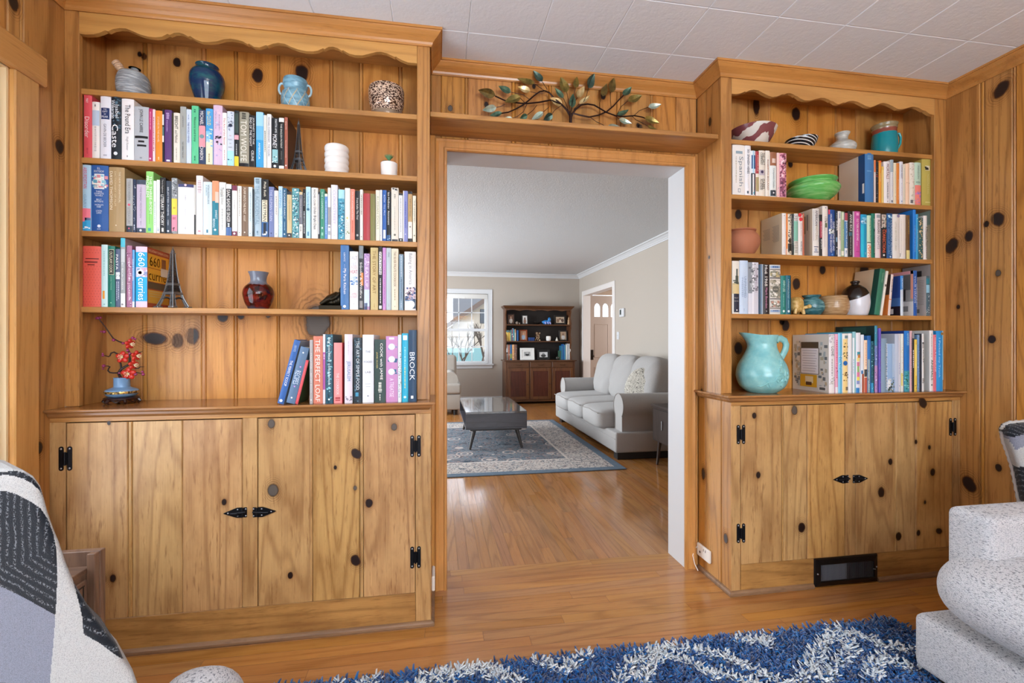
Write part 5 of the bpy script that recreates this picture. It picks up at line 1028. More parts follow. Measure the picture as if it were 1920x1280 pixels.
place_row([
 (150,186,150,'#6a58b4','violet slim picture book',[('x',['#2a2a6a','#9a8ad4'],.1,.9,30)],{'hard':True,'dep':.19}),
 (190,282,305,'#7f98ac','slate blue picture book with white capitals',[('t','HOME ON THE PLAIN','#eef2f4',.1,.95,.26,.82)],{'hard':True,'dep':.16}),
 (284,402,390,'#8fb0d4','short light blue picture book with a photo below',[('b','#b4cce4',.0,.7,.6,.98),('b','#e0e6ea',.76,.98,.05,.4),('x',['#3a4a4a','#5a6a5a','#c4ccd0'],.72,1,30)],{'hard':True,'dep':.15}),
 (404,490,240,'#b4bfd0','silver lilac picture book',[('b','#dfe2ea',.0,1,.55,.98),('d','#8a94c8',.5,.7,.16,.75),('o','#5a6ab0',.9,.06,.7)],{'hard':True,'dep':.18}),
 (492,534,235,'#e2e6dc','white slim picture book with a yellow corner',[('b','#d8c85a',.68,.9,.1,.5),('x',['#8a9a5a','#c48a6a'],.2,.95,14)],{'hard':True,'dep':.18}),
 (536,630,190,'#1f74c0','bright blue picture book with navy cover, green foot',[('b','#3f98a8',.66,1,.0,1),('x',['#1a6a5a','#8fd0c4'],.68,.98,26),('t','ADVENTURES','#a8dcf4',.04,.24,.3,.6),('L','#1c3a80',0,1,0,1)],{'hard':True,'dep':.21,'side':'#1c3a80'}),
 (632,664,190,'#dcb4b8','blush slim picture book',[('d','#b88a90',.1,.9,.3)],{'hard':True,'dep':.19}),
 (666,700,215,'#26282c','black slim picture book with a white animal',[('d','#e2e2e0',.3,.6,.4),('b','#8a8a8c',.0,.1)],{'hard':True,'dep':.19}),
 (702,744,325,'#e4c454','yellow slim picture book',[('b','#f0e08a',.1,.7,.3,.9),('x',['#3a3a34'],.85,.98,8)],{'hard':True,'dep':.16}),
 (746,782,250,'#6f94bc','blue grey slim picture book right of the yellow one',[('x',['#2f5a8c','#c4d8e8','#3f7a6a','#8fa8c8'],.0,1,50)],{'hard':True,'dep':.17}),
 (784,816,235,'#1e2230','navy black slim picture book',[],{'hard':True,'dep':.19}),
 (818,850,235,'#e8e8e6','white slim picture book with black bars',[('b','#2a2a2c',.16,.17)]+[('b','#2a2a2c',.15+.022*i,.16+.022*i,.1,.9) for i in range(5)]+[('b','#2a2a2c',.78+.018*i,.788+.018*i,.1,.9) for i in range(5)]+[('d','#4a4a4c',.28,.5,.3)],{'hard':True,'dep':.18}),
 (930,996,185,'#eceaea','white book with wide grey photo cover and capitals',[('t','ANIMALS','#2f5a4c',.48,.82,.5,.55),('d','#a8a0a4',.05,.45,.2),('o','#3a4a4a',.9,.16),('L','#c4c8c8',0,1,0,1),('L','#2a2a2c',.1,.14,.4,.7,.0008),('L','#34363a',.46,.86,.12,.8,.0008),('L','#dfe4e6',.6,.8,.3,.66,.0012),('L','#55585c',.22,.4,.3,.5,.0008)],{'hard':True,'dep':.2,'side':'#c4c8c8'}),
 (998,1042,250,'#d8707c','coral picture book with a white name',[('t','A MADELINE','#f8e8e8',.3,.66,.5),('d','#f0b8b8',.05,.28,.4)],{'hard':True,'dep':.18}),
 (1044,1156,190,'#2f90d0','blue picture book, rightmost, with a round badge',[('t','I Packed my Trunk','#bfe4f8',.12,.78,.3,.3),('o','#b0884a',.05,.17,.7),('o','#3a3024',.05,.08,.7),('b','#8fd0f0',.0,1,.78,.98),('b','#4a3a34',.82,1,.86,.98)],{'hard':True,'dep':.2})],
 R5b, ZCOUNT, YC6, wr5, gr5)
# ------------------------------------------------------------ pottery and ornaments on the shelves
def spot(u0, u1, vt, Y, zb, rim=.5):
    """centre x, half width and height of a thing seen between u0 and u1 with its top at vt, standing at depth Y"""
    a = atY(u0, vt, Y)[0]; b = atY(u1, vt, Y)[0]; r = (b-a)/2*.97; s = atY((u0+u1)/2, vt, Y-r*rim)[2]
    if s < CAMH: s = atY((u0+u1)/2, vt, Y)[2]
    return (a+b)/2, r, s-zb
def smooth_prof(pts, n=6):
    """Catmull-Rom through (r, z)"""
    out = []; P = [pts[0]]+list(pts)+[pts[-1]]
    for i in range(1, len(P)-2):
        p0, p1, p2, p3 = P[i-1:i+3]
        for k in range(n):
            t = k/n
            out.append(tuple(max(.0, .5*(2*p1[j]+(p2[j]-p0[j])*t+(2*p0[j]-5*p1[j]+4*p2[j]-p3[j])*t*t+(3*p1[j]-p0[j]-3*p2[j]+p3[j])*t**3)) for j in (0, 1)))
    out.append(tuple(pts[-1])); return out
def vessel(prof, wall=.004):
    """outer profile plus the inside of the mouth"""
    inner = [(max(r-wall, 0.0005), z) for r, z in prof[::-1]]
    zb = prof[0][1]+wall
    inner = [(r, max(z, zb)) for r, z in inner]
    return prof+inner
def scaled(pts, r, h): return [(a*r, b*h) for a, b in pts]
def rfun(prof):
    def f(z):
        for (r0, z0), (r1, z1) in zip(prof[:-1], prof[1:]):
            if z0 <= z <= z1 and z1 > z0: return r0+(r1-r0)*(z-z0)/(z1-z0)
        return prof[-1][0]
    return f
def simple_pot(name, label, u0, u1, vt, Y, zb, shape, mat, cat, n=36, wall=.004, smooth=True, yr=None):
    x, r, h = spot(u0, u1, vt, Y, zb, shape[-1][0]*.95)
    root = thing(name, (x, Y, zb), label, cat)
    pr = scaled(shape, r, h); pr = smooth_prof(pr) if smooth else pr
    mb = MB().lathe(vessel(pr, wall), (x, Y, zb+.0003), n)
    o = mb.build('body', mat, root); return root, x, r, h, pr, o

Z1, Z2, Z3, Z4 = SHELF
# --- left bookcase, top shelf
G1 = ceramic('grey_ribbed_glaze', '#83898e', .35, ('#b4b9bd', (1,1,9), 18, .45, .6))
sh = [(.70,0),(.86,.10),(.97,.30),(1.0,.48),(.96,.66),(.86,.80),(.70,.885),(.55,.90)]
x, r, h = spot(220, 281, 122, 2.06, Z1, .6)
root = thing('honey_pot', (x, 2.06, Z1), 'grey ribbed honey pot with a striped wooden dipper, top left shelf', 'pot')
pr = smooth_prof(scaled(sh, r, h), 8); rf = rfun(pr)
nz = 72; rib = [(rf(pr[0][1]+(pr[-1][1]-pr[0][1])*i/nz)*(1+.016*math.cos(2*PI*i/4)), pr[0][1]+(pr[-1][1]-pr[0][1])*i/nz) for i in range(nz+1)]
MB().lathe(rib+[(.4*r, .905*h)], (x, 2.06, Z1+.0003), 36).build('body', G1, root, sharp=70)
MB().lathe([(.5*r,.895*h),(.46*r,.93*h),(.34*r,.95*h),(.22*r,.965*h),(.19*r,1.0*h),(.24*r,1.03*h),(.2*r,1.06*h),(.02,1.06*h),(.001,1.06*h)], (x+.004, 2.06, Z1), 24).build('lid', G1, root)
p0 = Vector((x-.45*r, 2.05, Z1+.82*h)); p1 = Vector((x-.98*r, 2.045, Z1+1.16*h)); mb = MB(); pts = []; rad = []
for i in range(41):
    t_ = i/40; pts.append(p0.lerp(p1, t_)); rad.append((.006+.0095*math.sin(min(1, t_*1.15)*PI*.62))*(1 if (i//2) % 3 else .78) if t_ > .3 else .005)
mb.tube(pts, rad, 12); mb.build('dipper', wood('dipper_wood', '#dcc0a4', '#a8805c', 2, 6, .02), root)

BLUEV = ceramic('cobalt_teal_glaze', '#0c2c52', .08, ('#12525c', (1,1,2.5), 14, .45, .65))
simple_pot('blue_vase', 'glossy dark blue round vase with a short collar on the top left shelf', 356, 421, 113, 2.06, Z1,
    [(.50,0),(.60,.06),(.80,.28),(.97,.50),(1.0,.64),(.93,.78),(.74,.88),(.58,.905),(.56,.93),(.62,.985),(.66,1.0)], BLUEV, 'vase', 40)

# woven looking blue pot
root, x, r, h, pr, o = simple_pot('lidded_pot', 'light blue pot with crossed bands and two small ear handles', 527, 581, 139, 2.06, Z1,
    [(.78,0),(.93,.12),(1.0,.32),(.97,.5),(.86,.62),(.72,.66),(.78,.72),(.86,.82),(.88,.93),(.84,1.0)], ceramic('blue_grey_glaze', '#5f8ba0', .3, ('#7fb0c4', (1,1,3), 22, .4, .6)), 'pot', 36)
rf = rfun(pr); A, B = plain('#c2b08c', .4, name='straw_glaze'), plain('#a4c4d0', .35, name='pale_blue_glaze')
def spiral(th0, z0, th1, z1, wdt, m, mb):
    n = 12
    for i in range(n):
        q = []
        for j in (i, i+1):
            t_ = j/n; th = th0+(th1-th0)*t_; z = z0+(z1-z0)*t_
            for s_ in (-1, 1):
                zz = z+s_*wdt/2; rr2 = rf(zz)+.0012; q.append((x+rr2*math.cos(th), 2.06+rr2*math.sin(th), Z1+zz))
        mb.add([q[0], q[2], q[3], q[1]], [(0,1,2,3)], m); 
mb = MB()
for k in range(10):
    t0 = 2*PI*k/10; spiral(t0, .05*h, t0+.75, .6*h, .055*h, 0, mb); spiral(t0, .6*h, t0+.75, .05*h, .05*h, 1, mb)
mb.build('crossed_band', [A, B], root)
for s_ in (-1, 1):
    mb = MB(); c_ = (x+s_*.92*r, 2.055, Z1+.70*h)
    mb.tube([(c_[0]+.24*r*math.cos(a_), c_[1], c_[2]+.17*h*math.sin(a_)) for a_ in [2*PI*i/16 for i in range(17)]], .0045, 8, caps=False); mb.build('handle', B, root)

t = NT('speckled_copper_glaze'); p = t.obj(); nz_ = t.noise(t.vm('MULTIPLY', p, (1,1,1.6)), 130, 2, .6); zz = t.n('SeparateXYZ', {0: p}).outputs[2]
c = t.mix(t.rng(nz_, .47, .55), rgb('#3a221a'), rgb('#d8bca4')); c = t.mix(t.rng(zz, .022, .026), rgb('#8d7a66'), c)
simple_pot('footed_bowl', 'copper and brown speckled bowl at the right of the top left shelf', 690, 759, 150, 2.06, Z1,
    [(.80,0),(.84,.1),(.86,.30),(.90,.36),(.97,.52),(1.0,.75),(1.0,.93),(.97,1.0)], t.done(t.bsdf(c, .22, None, .25)), 'bowl', 40)

# --- ribbed white vase, small potted plant, small tower (second left shelf)
wl = 'second left shelf'
x, r, h = spot(608, 655, 266, 2.05, Z2, .85)
root = thing('ribbed_vase', (x, 2.05, Z2), 'matt white vase of five fat stacked rings', 'vase')
pr = [(r*.9, 0)]
for k in range(5):
    for i in range(1, 9):
        a_ = -PI/2+PI*i/9; pr.append((r*(.86+.14*math.cos(a_)), h*(k+.5+.5*math.sin(a_))/5))
pr.append((r*.86, h)); MB().lathe(vessel(pr, .006), (x, 2.05, Z2+.0003), 40).build('body', plain('#e9e6e2', .5, name='matt_white_clay'), root, sharp=60)

x, r, h = spot(713, 746, 300, 2.05, Z2, .9); h /= 1.12
root = thing('potted_succulent', (x, 2.05, Z2), 'little white pot with a dark green succulent', 'plant')
MB().lathe(vessel([(.86*r,0),(.93*r,.2*h),(.98*r,.7*h),(1.0*r,1.12*h)], .003), (x, 2.05, Z2+.0003), 28).build('plant_pot', plain('#eeece8', .35, name='white_glaze'), root)
GREEN = [plain(c_, .45, name='succulent_leaf') for c_ in ('#2f5a34', '#44703a', '#5c8a60')]
rr3 = random.Random(3)
def leafpiece(mb, base, d, up, L, Wd, m, fold=.25, curl=.0):
    d = Vector(d).normalized(); s_ = d.cross(Vector(up)).normalized(); u_ = s_.cross(d)
    rows = []; n = 6
    for i in range(n+1):
        t_ = i/n; w_ = Wd*math.sin(PI*min(1, (t_*.92+.08)))**.8*.5 if i < n else .0001
        c_ = Vector(base)+d*(L*t_)+u_*(curl*L*t_*t_)
        rows.append((c_-s_*w_+u_*w_*fold, c_, c_+s_*w_+u_*w_*fold))
    o_ = len(mb.v)
    for a_, b_, c_ in rows: mb.v += [tuple(a_), tuple(b_), tuple(c_)]
    for i in range(n):
        for j in (0, 1):
            q = o_+i*3+j; mb.f.append([q, q+3, q+4, q+1]); mb.m.append(m); mb.s.append(True); mb.uv.append(None)
mb = MB(); ztop = Z2+h*1.1
for k in range(14):
    a_ = 2*PI*k/14+rr3.random()*.4; leafpiece(mb, (x, 2.05, ztop+.004), (math.cos(a_), math.sin(a_), .35-.5*(k % 2)), (0,0,1), .028+.008*rr3.random(), .018, k % 2, .3, -.35)
for k in range(13):
    a_ = 2*PI*k/13; leafpiece(mb, (x, 2.05, ztop+.012), (math.cos(a_)*.8, math.sin(a_)*.8, 1.1), (0,0,1), .034, .008, 2, .3, -.1)
mb.build('rosette', GREEN, root)

def lattice_tower(name, label, u0, u1, vt, Y, zb, scale_h=None):
    x, r, h = spot(u0, u1, vt, Y, zb)
    root = thing(name, (x, Y, zb), label, 'ornament')
    M = plain('#8a9094', .35, .8, name='pewter'); M2 = plain('#54585c', .4, .8, name='dark_pewter')
    HW = ((0,.80),(.08,.66),(.16,.54),(.235,.46),(.32,.38),(.40,.32),(.55,.24),(.72,.175),(.9,.12),(1.01,.10))
    def half(t_):
        for (t0, w0), (t1, w1) in zip(HW[:-1], HW[1:]):
            if t_ <= t1: return r*.84*(w0+(w1-w0)*(t_-t0)/(t1-t0))
        return r*.084
    ks = [i/44 for i in range(45)]
    for sx in (-1, 1):
        for sy in (-1, 1):
            mb = MB()
            for off in ((0,0), (.34,0), (0,.34)):
                mb.tube([(x+sx*half(t_)*(1-off[0]*(1 if t_ < .235 else 0)), Y+sy*half(t_)*.8*(1-off[1]*(1 if t_ < .235 else 0)), zb+.03*h+t_*h*.9) for t_ in ks], [r*.05*(1-.45*t_) for t_ in ks], 5)
            mb.build('leg', M, root)
    mb = MB(); N = 34
    for i in range(N):
        t0, t1 = i/N*.97, (i+1)/N*.97
        for fc in range(4):
            a_, b_ = half(t0), half(t1); z0, z1 = zb+.03*h+t0*h*.9, zb+.03*h+t1*h*.9
            for s_ in (-1, 1):
                if t0 < .24:   # legs stand apart: cross bracing only inside each leg
                    for s2 in (-1, 1):
                        e0, e1 = (s2*a_, s2*b_*.66) if s_ > 0 else (s2*a_*.66, s2*b_)
                        q0, q1 = ((x+e0, Y-a_*.8), (x+e1, Y-b_*.8)) if fc == 0 else ((x+e0, Y+a_*.8), (x+e1, Y+b_*.8)) if fc == 1 else ((x-a_, Y+e0*.8), (x-b_, Y+e1*.8)) if fc == 2 else ((x+a_, Y+e0*.8), (x+b_, Y+e1*.8))
                        mb.tube([(*q0, z0), (*q1, z1)], r*.018, 4, sm=False, caps=False)
                else:
                    e0, e1 = -s_*a_, s_*b_
                    q0, q1 = ((x+e0, Y-a_*.8), (x+e1, Y-b_*.8)) if fc == 0 else ((x+e0, Y+a_*.8), (x+e1, Y+b_*.8)) if fc == 1 else ((x-a_, Y+e0*.8), (x-b_, Y+e1*.8)) if fc == 2 else ((x+a_, Y+e0*.8), (x+b_, Y+e1*.8))
                    mb.tube([(*q0, z0), (*q1, z1)], r*.02, 4, sm=False, caps=False)
    # arches between the feet
    for s_ in (-1, 1):
        mb.tube([(x+r*.55*math.cos(a_), Y+s_*half(.12)*.8, zb+.03*h+h*.15*math.sin(a_)) for a_ in [PI*i/14 for i in range(15)]], r*.035, 6)
        mb.tube([(x+s_*half(.12), Y+r*.44*math.cos(a_), zb+.03*h+h*.15*math.sin(a_)) for a_ in [PI*i/14 for i in range(15)]], r*.035, 6)
    mb.build('lattice', M2, root)
    for t_, k_ in ((.235, 1.25), (.40, 1.3)):
        a_ = half(t_)*k_*.93; z_ = zb+.03*h+t_*h*.9; mb = MB()
        mb.bb(x-a_, x+a_, Y-a_*.8, Y+a_*.8, z_-.012*h, z_+.014*h, .001); mb.bb(x-a_*.92, x+a_*.92, Y-a_*.74, Y+a_*.74, z_+.014*h, z_+.03*h, .001); mb.build('platform', M, root)
    root.rotation_euler = (0, 0, -.42)
    mb = MB(); z_ = zb+.03*h+.88*h; mb.bb(x-r*.13, x+r*.13, Y-r*.11, Y+r*.11, z_, z_+.02*h, .001); mb.bb(x-r*.09, x+r*.09, Y-r*.08, Y+r*.08, z_+.02*h, z_+.055*h, .001)
    mb.lathe([(r*.075,0),(r*.05,.02*h),(r*.02,.035*h),(r*.012,.06*h),(.0005,.07*h)], (x, Y, z_+.055*h), 10); mb.build('cap', M, root)
    for sx in (-1, 1):
        for sy in (-1, 1):
            mb = MB(); cx_, cy_ = x+sx*r*.62, Y+sy*r*.5; mb.bb(cx_-r*.2, cx_+r*.2, cy_-r*.17, cy_+r*.17, zb+.0003, zb+.032*h, .001); mb.build('foot_block', M, root)
lattice_tower('tower_statuette', 'small pewter lattice tower standing right of the rust brown paperback', 541, 579, 219, 2.03, Z2)
lattice_tower('tower_statuette', 'larger pewter lattice tower in front of the yellow curry cookbook', 291, 357, 461, 2.03, SHELF[3])

# --- oxblood vase and bronze figure (fourth left shelf)
_, _, oh = spot(455, 514, 506, 2.055, SHELF[3], .63); t = NT('oxblood_glaze'); p = t.obj(); zz = t.n('SeparateXYZ', {0: p}).outputs[2]; nz_ = t.noise(p, 35, 3, .6)
c = t.mix(t.rng(nz_, .42, .62), rgb('#2a0a08'), rgb('#6a1a12'))
c = t.mix(t.rng(t.math('MULTIPLY_ADD', nz_, .02, zz), oh*.71, oh*.74), c, rgb('#6f7480')); c = t.mix(t.rng(t.math('MULTIPLY_ADD', nz_, .03, zz), oh*.19, oh*.12), c, rgb('#4a4450'))
simple_pot('oxblood_vase', 'dark red glazed vase with a grey flared neck, alone mid shelf', 455, 514, 506, 2.055, SHELF[3],
    [(.60,0),(.66,.03),(.86,.18),(.99,.36),(1.0,.46),(.90,.58),(.70,.665),(.56,.715),(.51,.78),(.54,.88),(.60,.95),(.66,1.0)], t.done(t.bsdf(c, .07)), 'vase', 44)
x, r, h = spot(601, 643, 536, 2.02, SHELF[3])
root = thing('figure_bookend', (x, 2.02, SHELF[3]), 'dark bronze bookend of a draped reclining figure on a plinth', 'bookend')
BRZ = plain('#2c261a', .38, .7, name='dark_bronze'); w2 = r*1.05
mb = MB(); zb = SHELF[3]+.0003
mb.bb(x-w2, x+w2, 1.995, 2.075, zb, zb+.018, .002); mb.build('plinth', BRZ, root)
mb = MB(); s0_ = zb+.018; H_ = h-.018
for i in range(9):   # folds of the robe
    t_ = i/8; mb.tube([(x-w2*.92+w2*.3*t_, 2.0+.06*t_, s0_+.004), (x-w2*.35+.3*w2*t_*.6, 2.005+.055*t_, s0_+H_*(.30+.16*math.sin(PI*t_))), (x+w2*.35, 2.015+.045*t_, s0_+H_*(.50+.14*math.sin(PI*t_))), (x+w2*.85, 2.02+.04*t_, s0_+H_*.58)], [.006,.011,.013,.010], 8)
mb.ell((x+w2*.55, 2.035, s0_+H_*.34), (w2*.5, .03, H_*.36), 16, 10); mb.ell((x-w2*.2, 2.035, s0_+H_*.16), (w2*.75, .03, H_*.2), 16, 10)
mb.tube([(x+w2*.72, 2.035, s0_+H_*.5), (x+w2*.8, 2.035, s0_+H_*.8)], [.016, .010], 10); mb.ell((x+w2*.82, 2.035, s0_+H_*.88), (.012, .012, .015), 12, 8)
mb.tube([(x+w2*.7, 2.01, s0_+H_*.66), (x+w2*.4, 2.0, s0_+H_*.42), (x-w2*.0, 2.0, s0_+H_*.3)], [.008,.007,.005], 8)
o = mb.build('figure', BRZ, root); rm = o.modifiers.new('remesh', 'REMESH'); rm.mode = 'VOXEL'; rm.voxel_size = .0022; rm.use_smooth_shade = True

# --- plum blossom in a blue vase (left counter)
cx, cy, zc = atY(228.5, 700, 2.045)[0], 2.045, ZCOUNT
root = thing('plum_blossom_vase', (cx, cy, zc), 'little blue vase of artificial red plum blossom on a dark carved stand', 'ornament')
PB = plain('#6f95ba', .3, name='powder_blue_enamel')
mb = MB().lathe(smooth_prof([(.030,.026),(.043,.030),(.0535,.040),(.0545,.048),(.050,.056),(.034,.062),(.0265,.066)], 5)+[(.0262,.070),(.0262,.1),(.0275,.1025),(.0255,.1025),(.0235,.09),(.001,.085)], (cx, cy, zc), 36); mb.build('vase', PB, root)
t = NT('gilt_band'); cgb = t.mix(t.rng(t.noise(t.obj(), 140, 1), .45, .55), rgb('#c8a860'), rgb('#5a4a2a'))
MB().lathe([(.0546,.041),(.0556,.044),(.0556,.048),(.0548,.051)], (cx, cy, zc), 36).build('gilt_band', t.done(t.bsdf(cgb, .3, None, .7)), root)
STD = plain('#2a1410', .3, name='carved_rosewood'); mb = MB().lathe([(.05,.016),(.056,.018),(.057,.024),(.052,.027),(.001,.027)], (cx, cy, zc), 32)
for k in range(6):
    a_ = 2*PI*k/6+.2; mb.tube([(cx+.05*math.cos(a_), cy+.05*math.sin(a_), zc+.02), (cx+.06*math.cos(a_), cy+.06*math.sin(a_), zc+.010), (cx+.052*math.cos(a_), cy+.052*math.sin(a_), zc+.0035)], [.007,.006,.0045], 8)
    a2 = a_+PI/6; mb.tube([(cx+.05*math.cos(a2-.3), cy+.05*math.sin(a2-.3), zc+.017), (cx+.052*math.cos(a2), cy+.052*math.sin(a2), zc+.008), (cx+.05*math.cos(a2+.3), cy+.05*math.sin(a2+.3), zc+.017)], .003, 6)
mb.build('stand', STD, root)
kq = 120/853
def bp(q, dy=0.0): p_ = atY(170+kq*q[0], 580+kq*q[1], cy+dy); return Vector(p_)
BARK = plain('#2c1c1a', .6, name='dark_bark'); mb = MB()
for pts, r0, r1 in (([(415,960),(410,915),(380,860),(370,830),(400,785),(450,752),(515,718),(525,650),(513,600),(522,570),(500,530),(486,470),(470,432),(430,430),(370,410),(300,370),(240,285),(180,200),(110,112)],.0052,.0018),
    ([(370,830),(300,832),(255,825),(230,800),(240,770),(258,752),(235,740),(195,738)],.0032,.0016), ([(410,775),(400,710),(383,665),(400,640)],.004,.002),
    ([(420,620),(360,580),(310,553),(270,568),(258,600),(240,615),(200,603),(165,598)],.0035,.0014), ([(400,800),(470,830),(560,818),(640,830),(700,845)],.003,.0014), ([(590,770),(635,772),(660,750),(712,748)],.0024,.0012), ([(522,570),(580,590),(650,560),(690,545)],.003,.0012)):
    P_ = [bp(q, .006*math.sin(i*1.3)) for i, q in enumerate(pts)]; n = len(P_); mb.tube(P_, [r0+(r1-r0)*i/(n-1) for i in range(n)], 7)
mb.build('branch', BARK, root)
RED, CRM, MAG = plain('#c02a1c', .35, name='red_petal'), plain('#f0e6c0', .5, name='cream_stamen'), plain('#8a2a5a', .4, name='magenta_bud')
def blossom(q, face, size, dy=-.008):
    c_ = bp(q, dy); f_ = Vector(face).normalized(); a_ = f_.cross(Vector((0,0,1))).normalized(); b_ = a_.cross(f_)
    mb = MB(); Mx = Matrix((a_, b_, f_)).transposed()
    for k in range(5):
        w_ = 2*PI*k/5+.3; d_ = a_*math.cos(w_)+b_*math.sin(w_)
        M_ = Matrix((d_, f_.cross(d_), f_)).transposed(); mb.ell(tuple(c_+d_*size*.62-f_*.001), (size*.52, size*.44, size*.3), 10, 7, 0, M=M_)
    for k in range(7):
        w_ = 2*PI*k/7; d_ = a_*math.cos(w_)+b_*math.sin(w_); mb.tube([tuple(c_), tuple(c_+f_*size*.75+d_*size*.38)], [.0012, .0009], 5, 1); mb.ell(tuple(c_+f_*size*.75+d_*size*.38), (.0017,)*3, 6, 4, 1)
    mb.build('blossom', [RED, CRM], root)
blossom((425,620), (.1,-1,.1), .022); blossom((505,842), (.2,-1,.0), .023)
for q in ((525,445), (610,600), (572,722)): blossom(q, (1,-.35,-.12), .0185, -.004)
mb = MB()
for q, s_ in (((305,393),.006),((432,436),.0055),((494,530),.006),((163,600),.005),((160,575),.004),((175,738),.0065),((165,775),.004),((100,100),.007),((130,95),.005),((75,105),.004),((180,283),.0065),((140,280),.004),((700,850),.006),((690,815),.005),((600,850),.006),((560,365),.006),((590,380),.005),((520,570),.005),((400,905),.006),((380,830),.005)):
    mb.ell(tuple(bp(q, -.004)), (s_, s_, s_*.95), 9, 6)
mb.build('bud', MAG, root)

# --- right bookcase, top shelf
t = NT('maroon_splash_glaze'); p = t.obj(); sx = t.n('SeparateXYZ', {0: p}); nz_ = t.noise(p, 18, 2, .5)
ang = t.math('MULTIPLY_ADD', nz_, .10, t.math('SUBTRACT', sx.outputs[2], t.math('MULTIPLY', t.math('ABSOLUTE', t.math('SUBTRACT', sx.outputs[0], .018)), -.9)))
c = t.mix(t.math('GREATER_THAN', t.math('SINE', t.math('MULTIPLY', ang, 62.0)), .05), rgb('#cdc8c0'), rgb('#7a4448'))
simple_pot('wide_bowl', 'off white bowl splashed with maroon, top right shelf', 1372, 1449, 223, 2.06, Z1,
    [(.5,0),(.54,.04),(.68,.26),(.84,.58),(.95,.85),(1.0,1.0)], t.done(t.bsdf(c, .25)), 'bowl', 44)
t = NT('black_white_swirl'); p = t.obj(); z_ = t.n('SeparateXYZ', {0: t.vm('MULTIPLY', p, (.28, .2, 1))}); q_ = t.math('ADD', z_.outputs[2], z_.outputs[0])
c = t.mix(t.math('GREATER_THAN', t.math('SINE', t.math('MULTIPLY', q_, 520.0)), .62), rgb('#1b1c20'), rgb('#dcdad6'))
simple_pot('small_bowl', 'small black bowl swirled with white lines', 1477, 1527, 248, 2.06, Z1,
    [(.44,0),(.5,.05),(.74,.35),(.92,.7),(1.0,1.0)], t.done(t.bsdf(c, .2)), 'bowl', 40)
simple_pot('bud_vase', 'small pale grey bud vase with a narrow neck, top right shelf', 1559, 1599, 242, 2.06, Z1,
    [(.62,0),(.85,.10),(1.0,.30),(.94,.44),(.70,.56),(.46,.64),(.40,.74),(.44,.86),(.54,.95),(.56,1.0)], ceramic('grey_bud_glaze', '#a8aaa4', .3, ('#c8c8c2', (1,1,6), 20, .45, .6)), 'vase', 36)
_, _, mh = spot(1640, 1676, 223, 2.06, Z1, .97); t = NT('turquoise_mug_glaze'); p = t.obj(); zz = t.n('SeparateXYZ', {0: p}).outputs[2]; nz_ = t.noise(p, 40, 2); zn = t.math('MULTIPLY_ADD', nz_, .006, zz)
c = t.mix(t.rng(zn, mh*.73, mh*.75), rgb('#0f8490'), rgb('#8a4a3c')); c = t.mix(t.rng(zn, mh*.86, mh*.88), c, rgb('#8a7c5c')); c = t.mix(t.rng(t.noise(t.vm('MULTIPLY', p, (1,1,8)), 22), .5, .7), c, rgb('#3fa8ac'), 'MIX') if False else c
root, x, r, h, pr, o = simple_pot('tall_mug', 'tall turquoise mug with a brown and cream rim, top right shelf', 1640, 1676, 223, 2.06, Z1,
    [(.86,0),(.94,.05),(1.0,.25),(.99,.5),(.93,.74),(.92,.82),(.96,.88),(.95,.93),(1.02,1.0)], t.done(t.bsdf(c, .2)), 'mug', 40)
MB().tube([(x+r*.9, 2.045, Z1+h*.74), (x+r*1.2, 2.04, Z1+h*.74), (x+r*1.36, 2.04, Z1+h*.62), (x+r*1.3, 2.04, Z1+h*.42), (x+r*1.02, 2.045, Z1+h*.25)], .006, 10).build('handle', plain('#2f9aa0', .2, name='turquoise_glaze'), root)

# --- green bowl, terracotta pot
root, x, r, h, pr, o = simple_pot('green_bowl', 'large glossy apple green bowl with a rolled lip', 1483, 1563, 323, 2.05, Z2,
    [(.5,0),(.6,.06),(.84,.28),(.98,.5),(1.0,.62),(.92,.74),(.80,.80),(.78,.84),(.86,.92),(.90,.97),(.88,1.0)], ceramic('apple_green_glaze', '#5fae58', .16, ('#86c478', (1,1,7), 12, .45, .65)), 'bowl', 44, .006)
root, x, r, h, pr, o = simple_pot('terracotta_pot', 'unglazed terracotta pot behind the left stile of the right bookcase', 1358, 1419, 424, 2.05, Z3,
    [(.6,0),(.7,.05),(.92,.3),(1.0,.52),(.94,.74),(.78,.89),(.72,.93),(.80,.965),(.82,1.0)], plain('#a86a4c', .8, name='terracotta'), 'pot', 36)

# --- fourth right shelf
YEL = ceramic('mustard_glaze', '#b8934c', .4, ('#d4b878', (1,1,1), 60, .45, .6)); x, r, h = spot(1482, 1505, 554, 2.03, SHELF[3])
root = thing('turtle_figurine', (x, 2.03, SHELF[3]), 'mustard yellow animal figurine standing between teal books and green vase', 'figurine')
zb = SHELF[3]; mb = MB(); mb.ell((x-.002, 2.03, zb+h*.56), (r*.95, .03, h*.44), 18, 12, e1=.8, e2=.8); 
for sx_ in (-1, 1):
    for sy_ in (-1, 1): mb.tube([(x+sx_*r*.55, 2.03+sy_*.016, zb+h*.34), (x+sx_*r*.75, 2.03+sy_*.018, zb+.004)], [.009,.0075], 8)
mb.ell((x-.004, 2.03, zb+h*.86), (r*.8, .024, h*.13), 14, 8); mb.build('body', YEL, root)
mb = MB(); mb.tube([(x+r*.6, 2.015, zb+h*.4), (x+r*1.15, 2.0, zb+h*.44)], [.008, .008], 10); mb.ell((x+r*1.25, 1.997, zb+h*.46), (.011,.010,.010), 12, 8); mb.build('head', YEL, root)
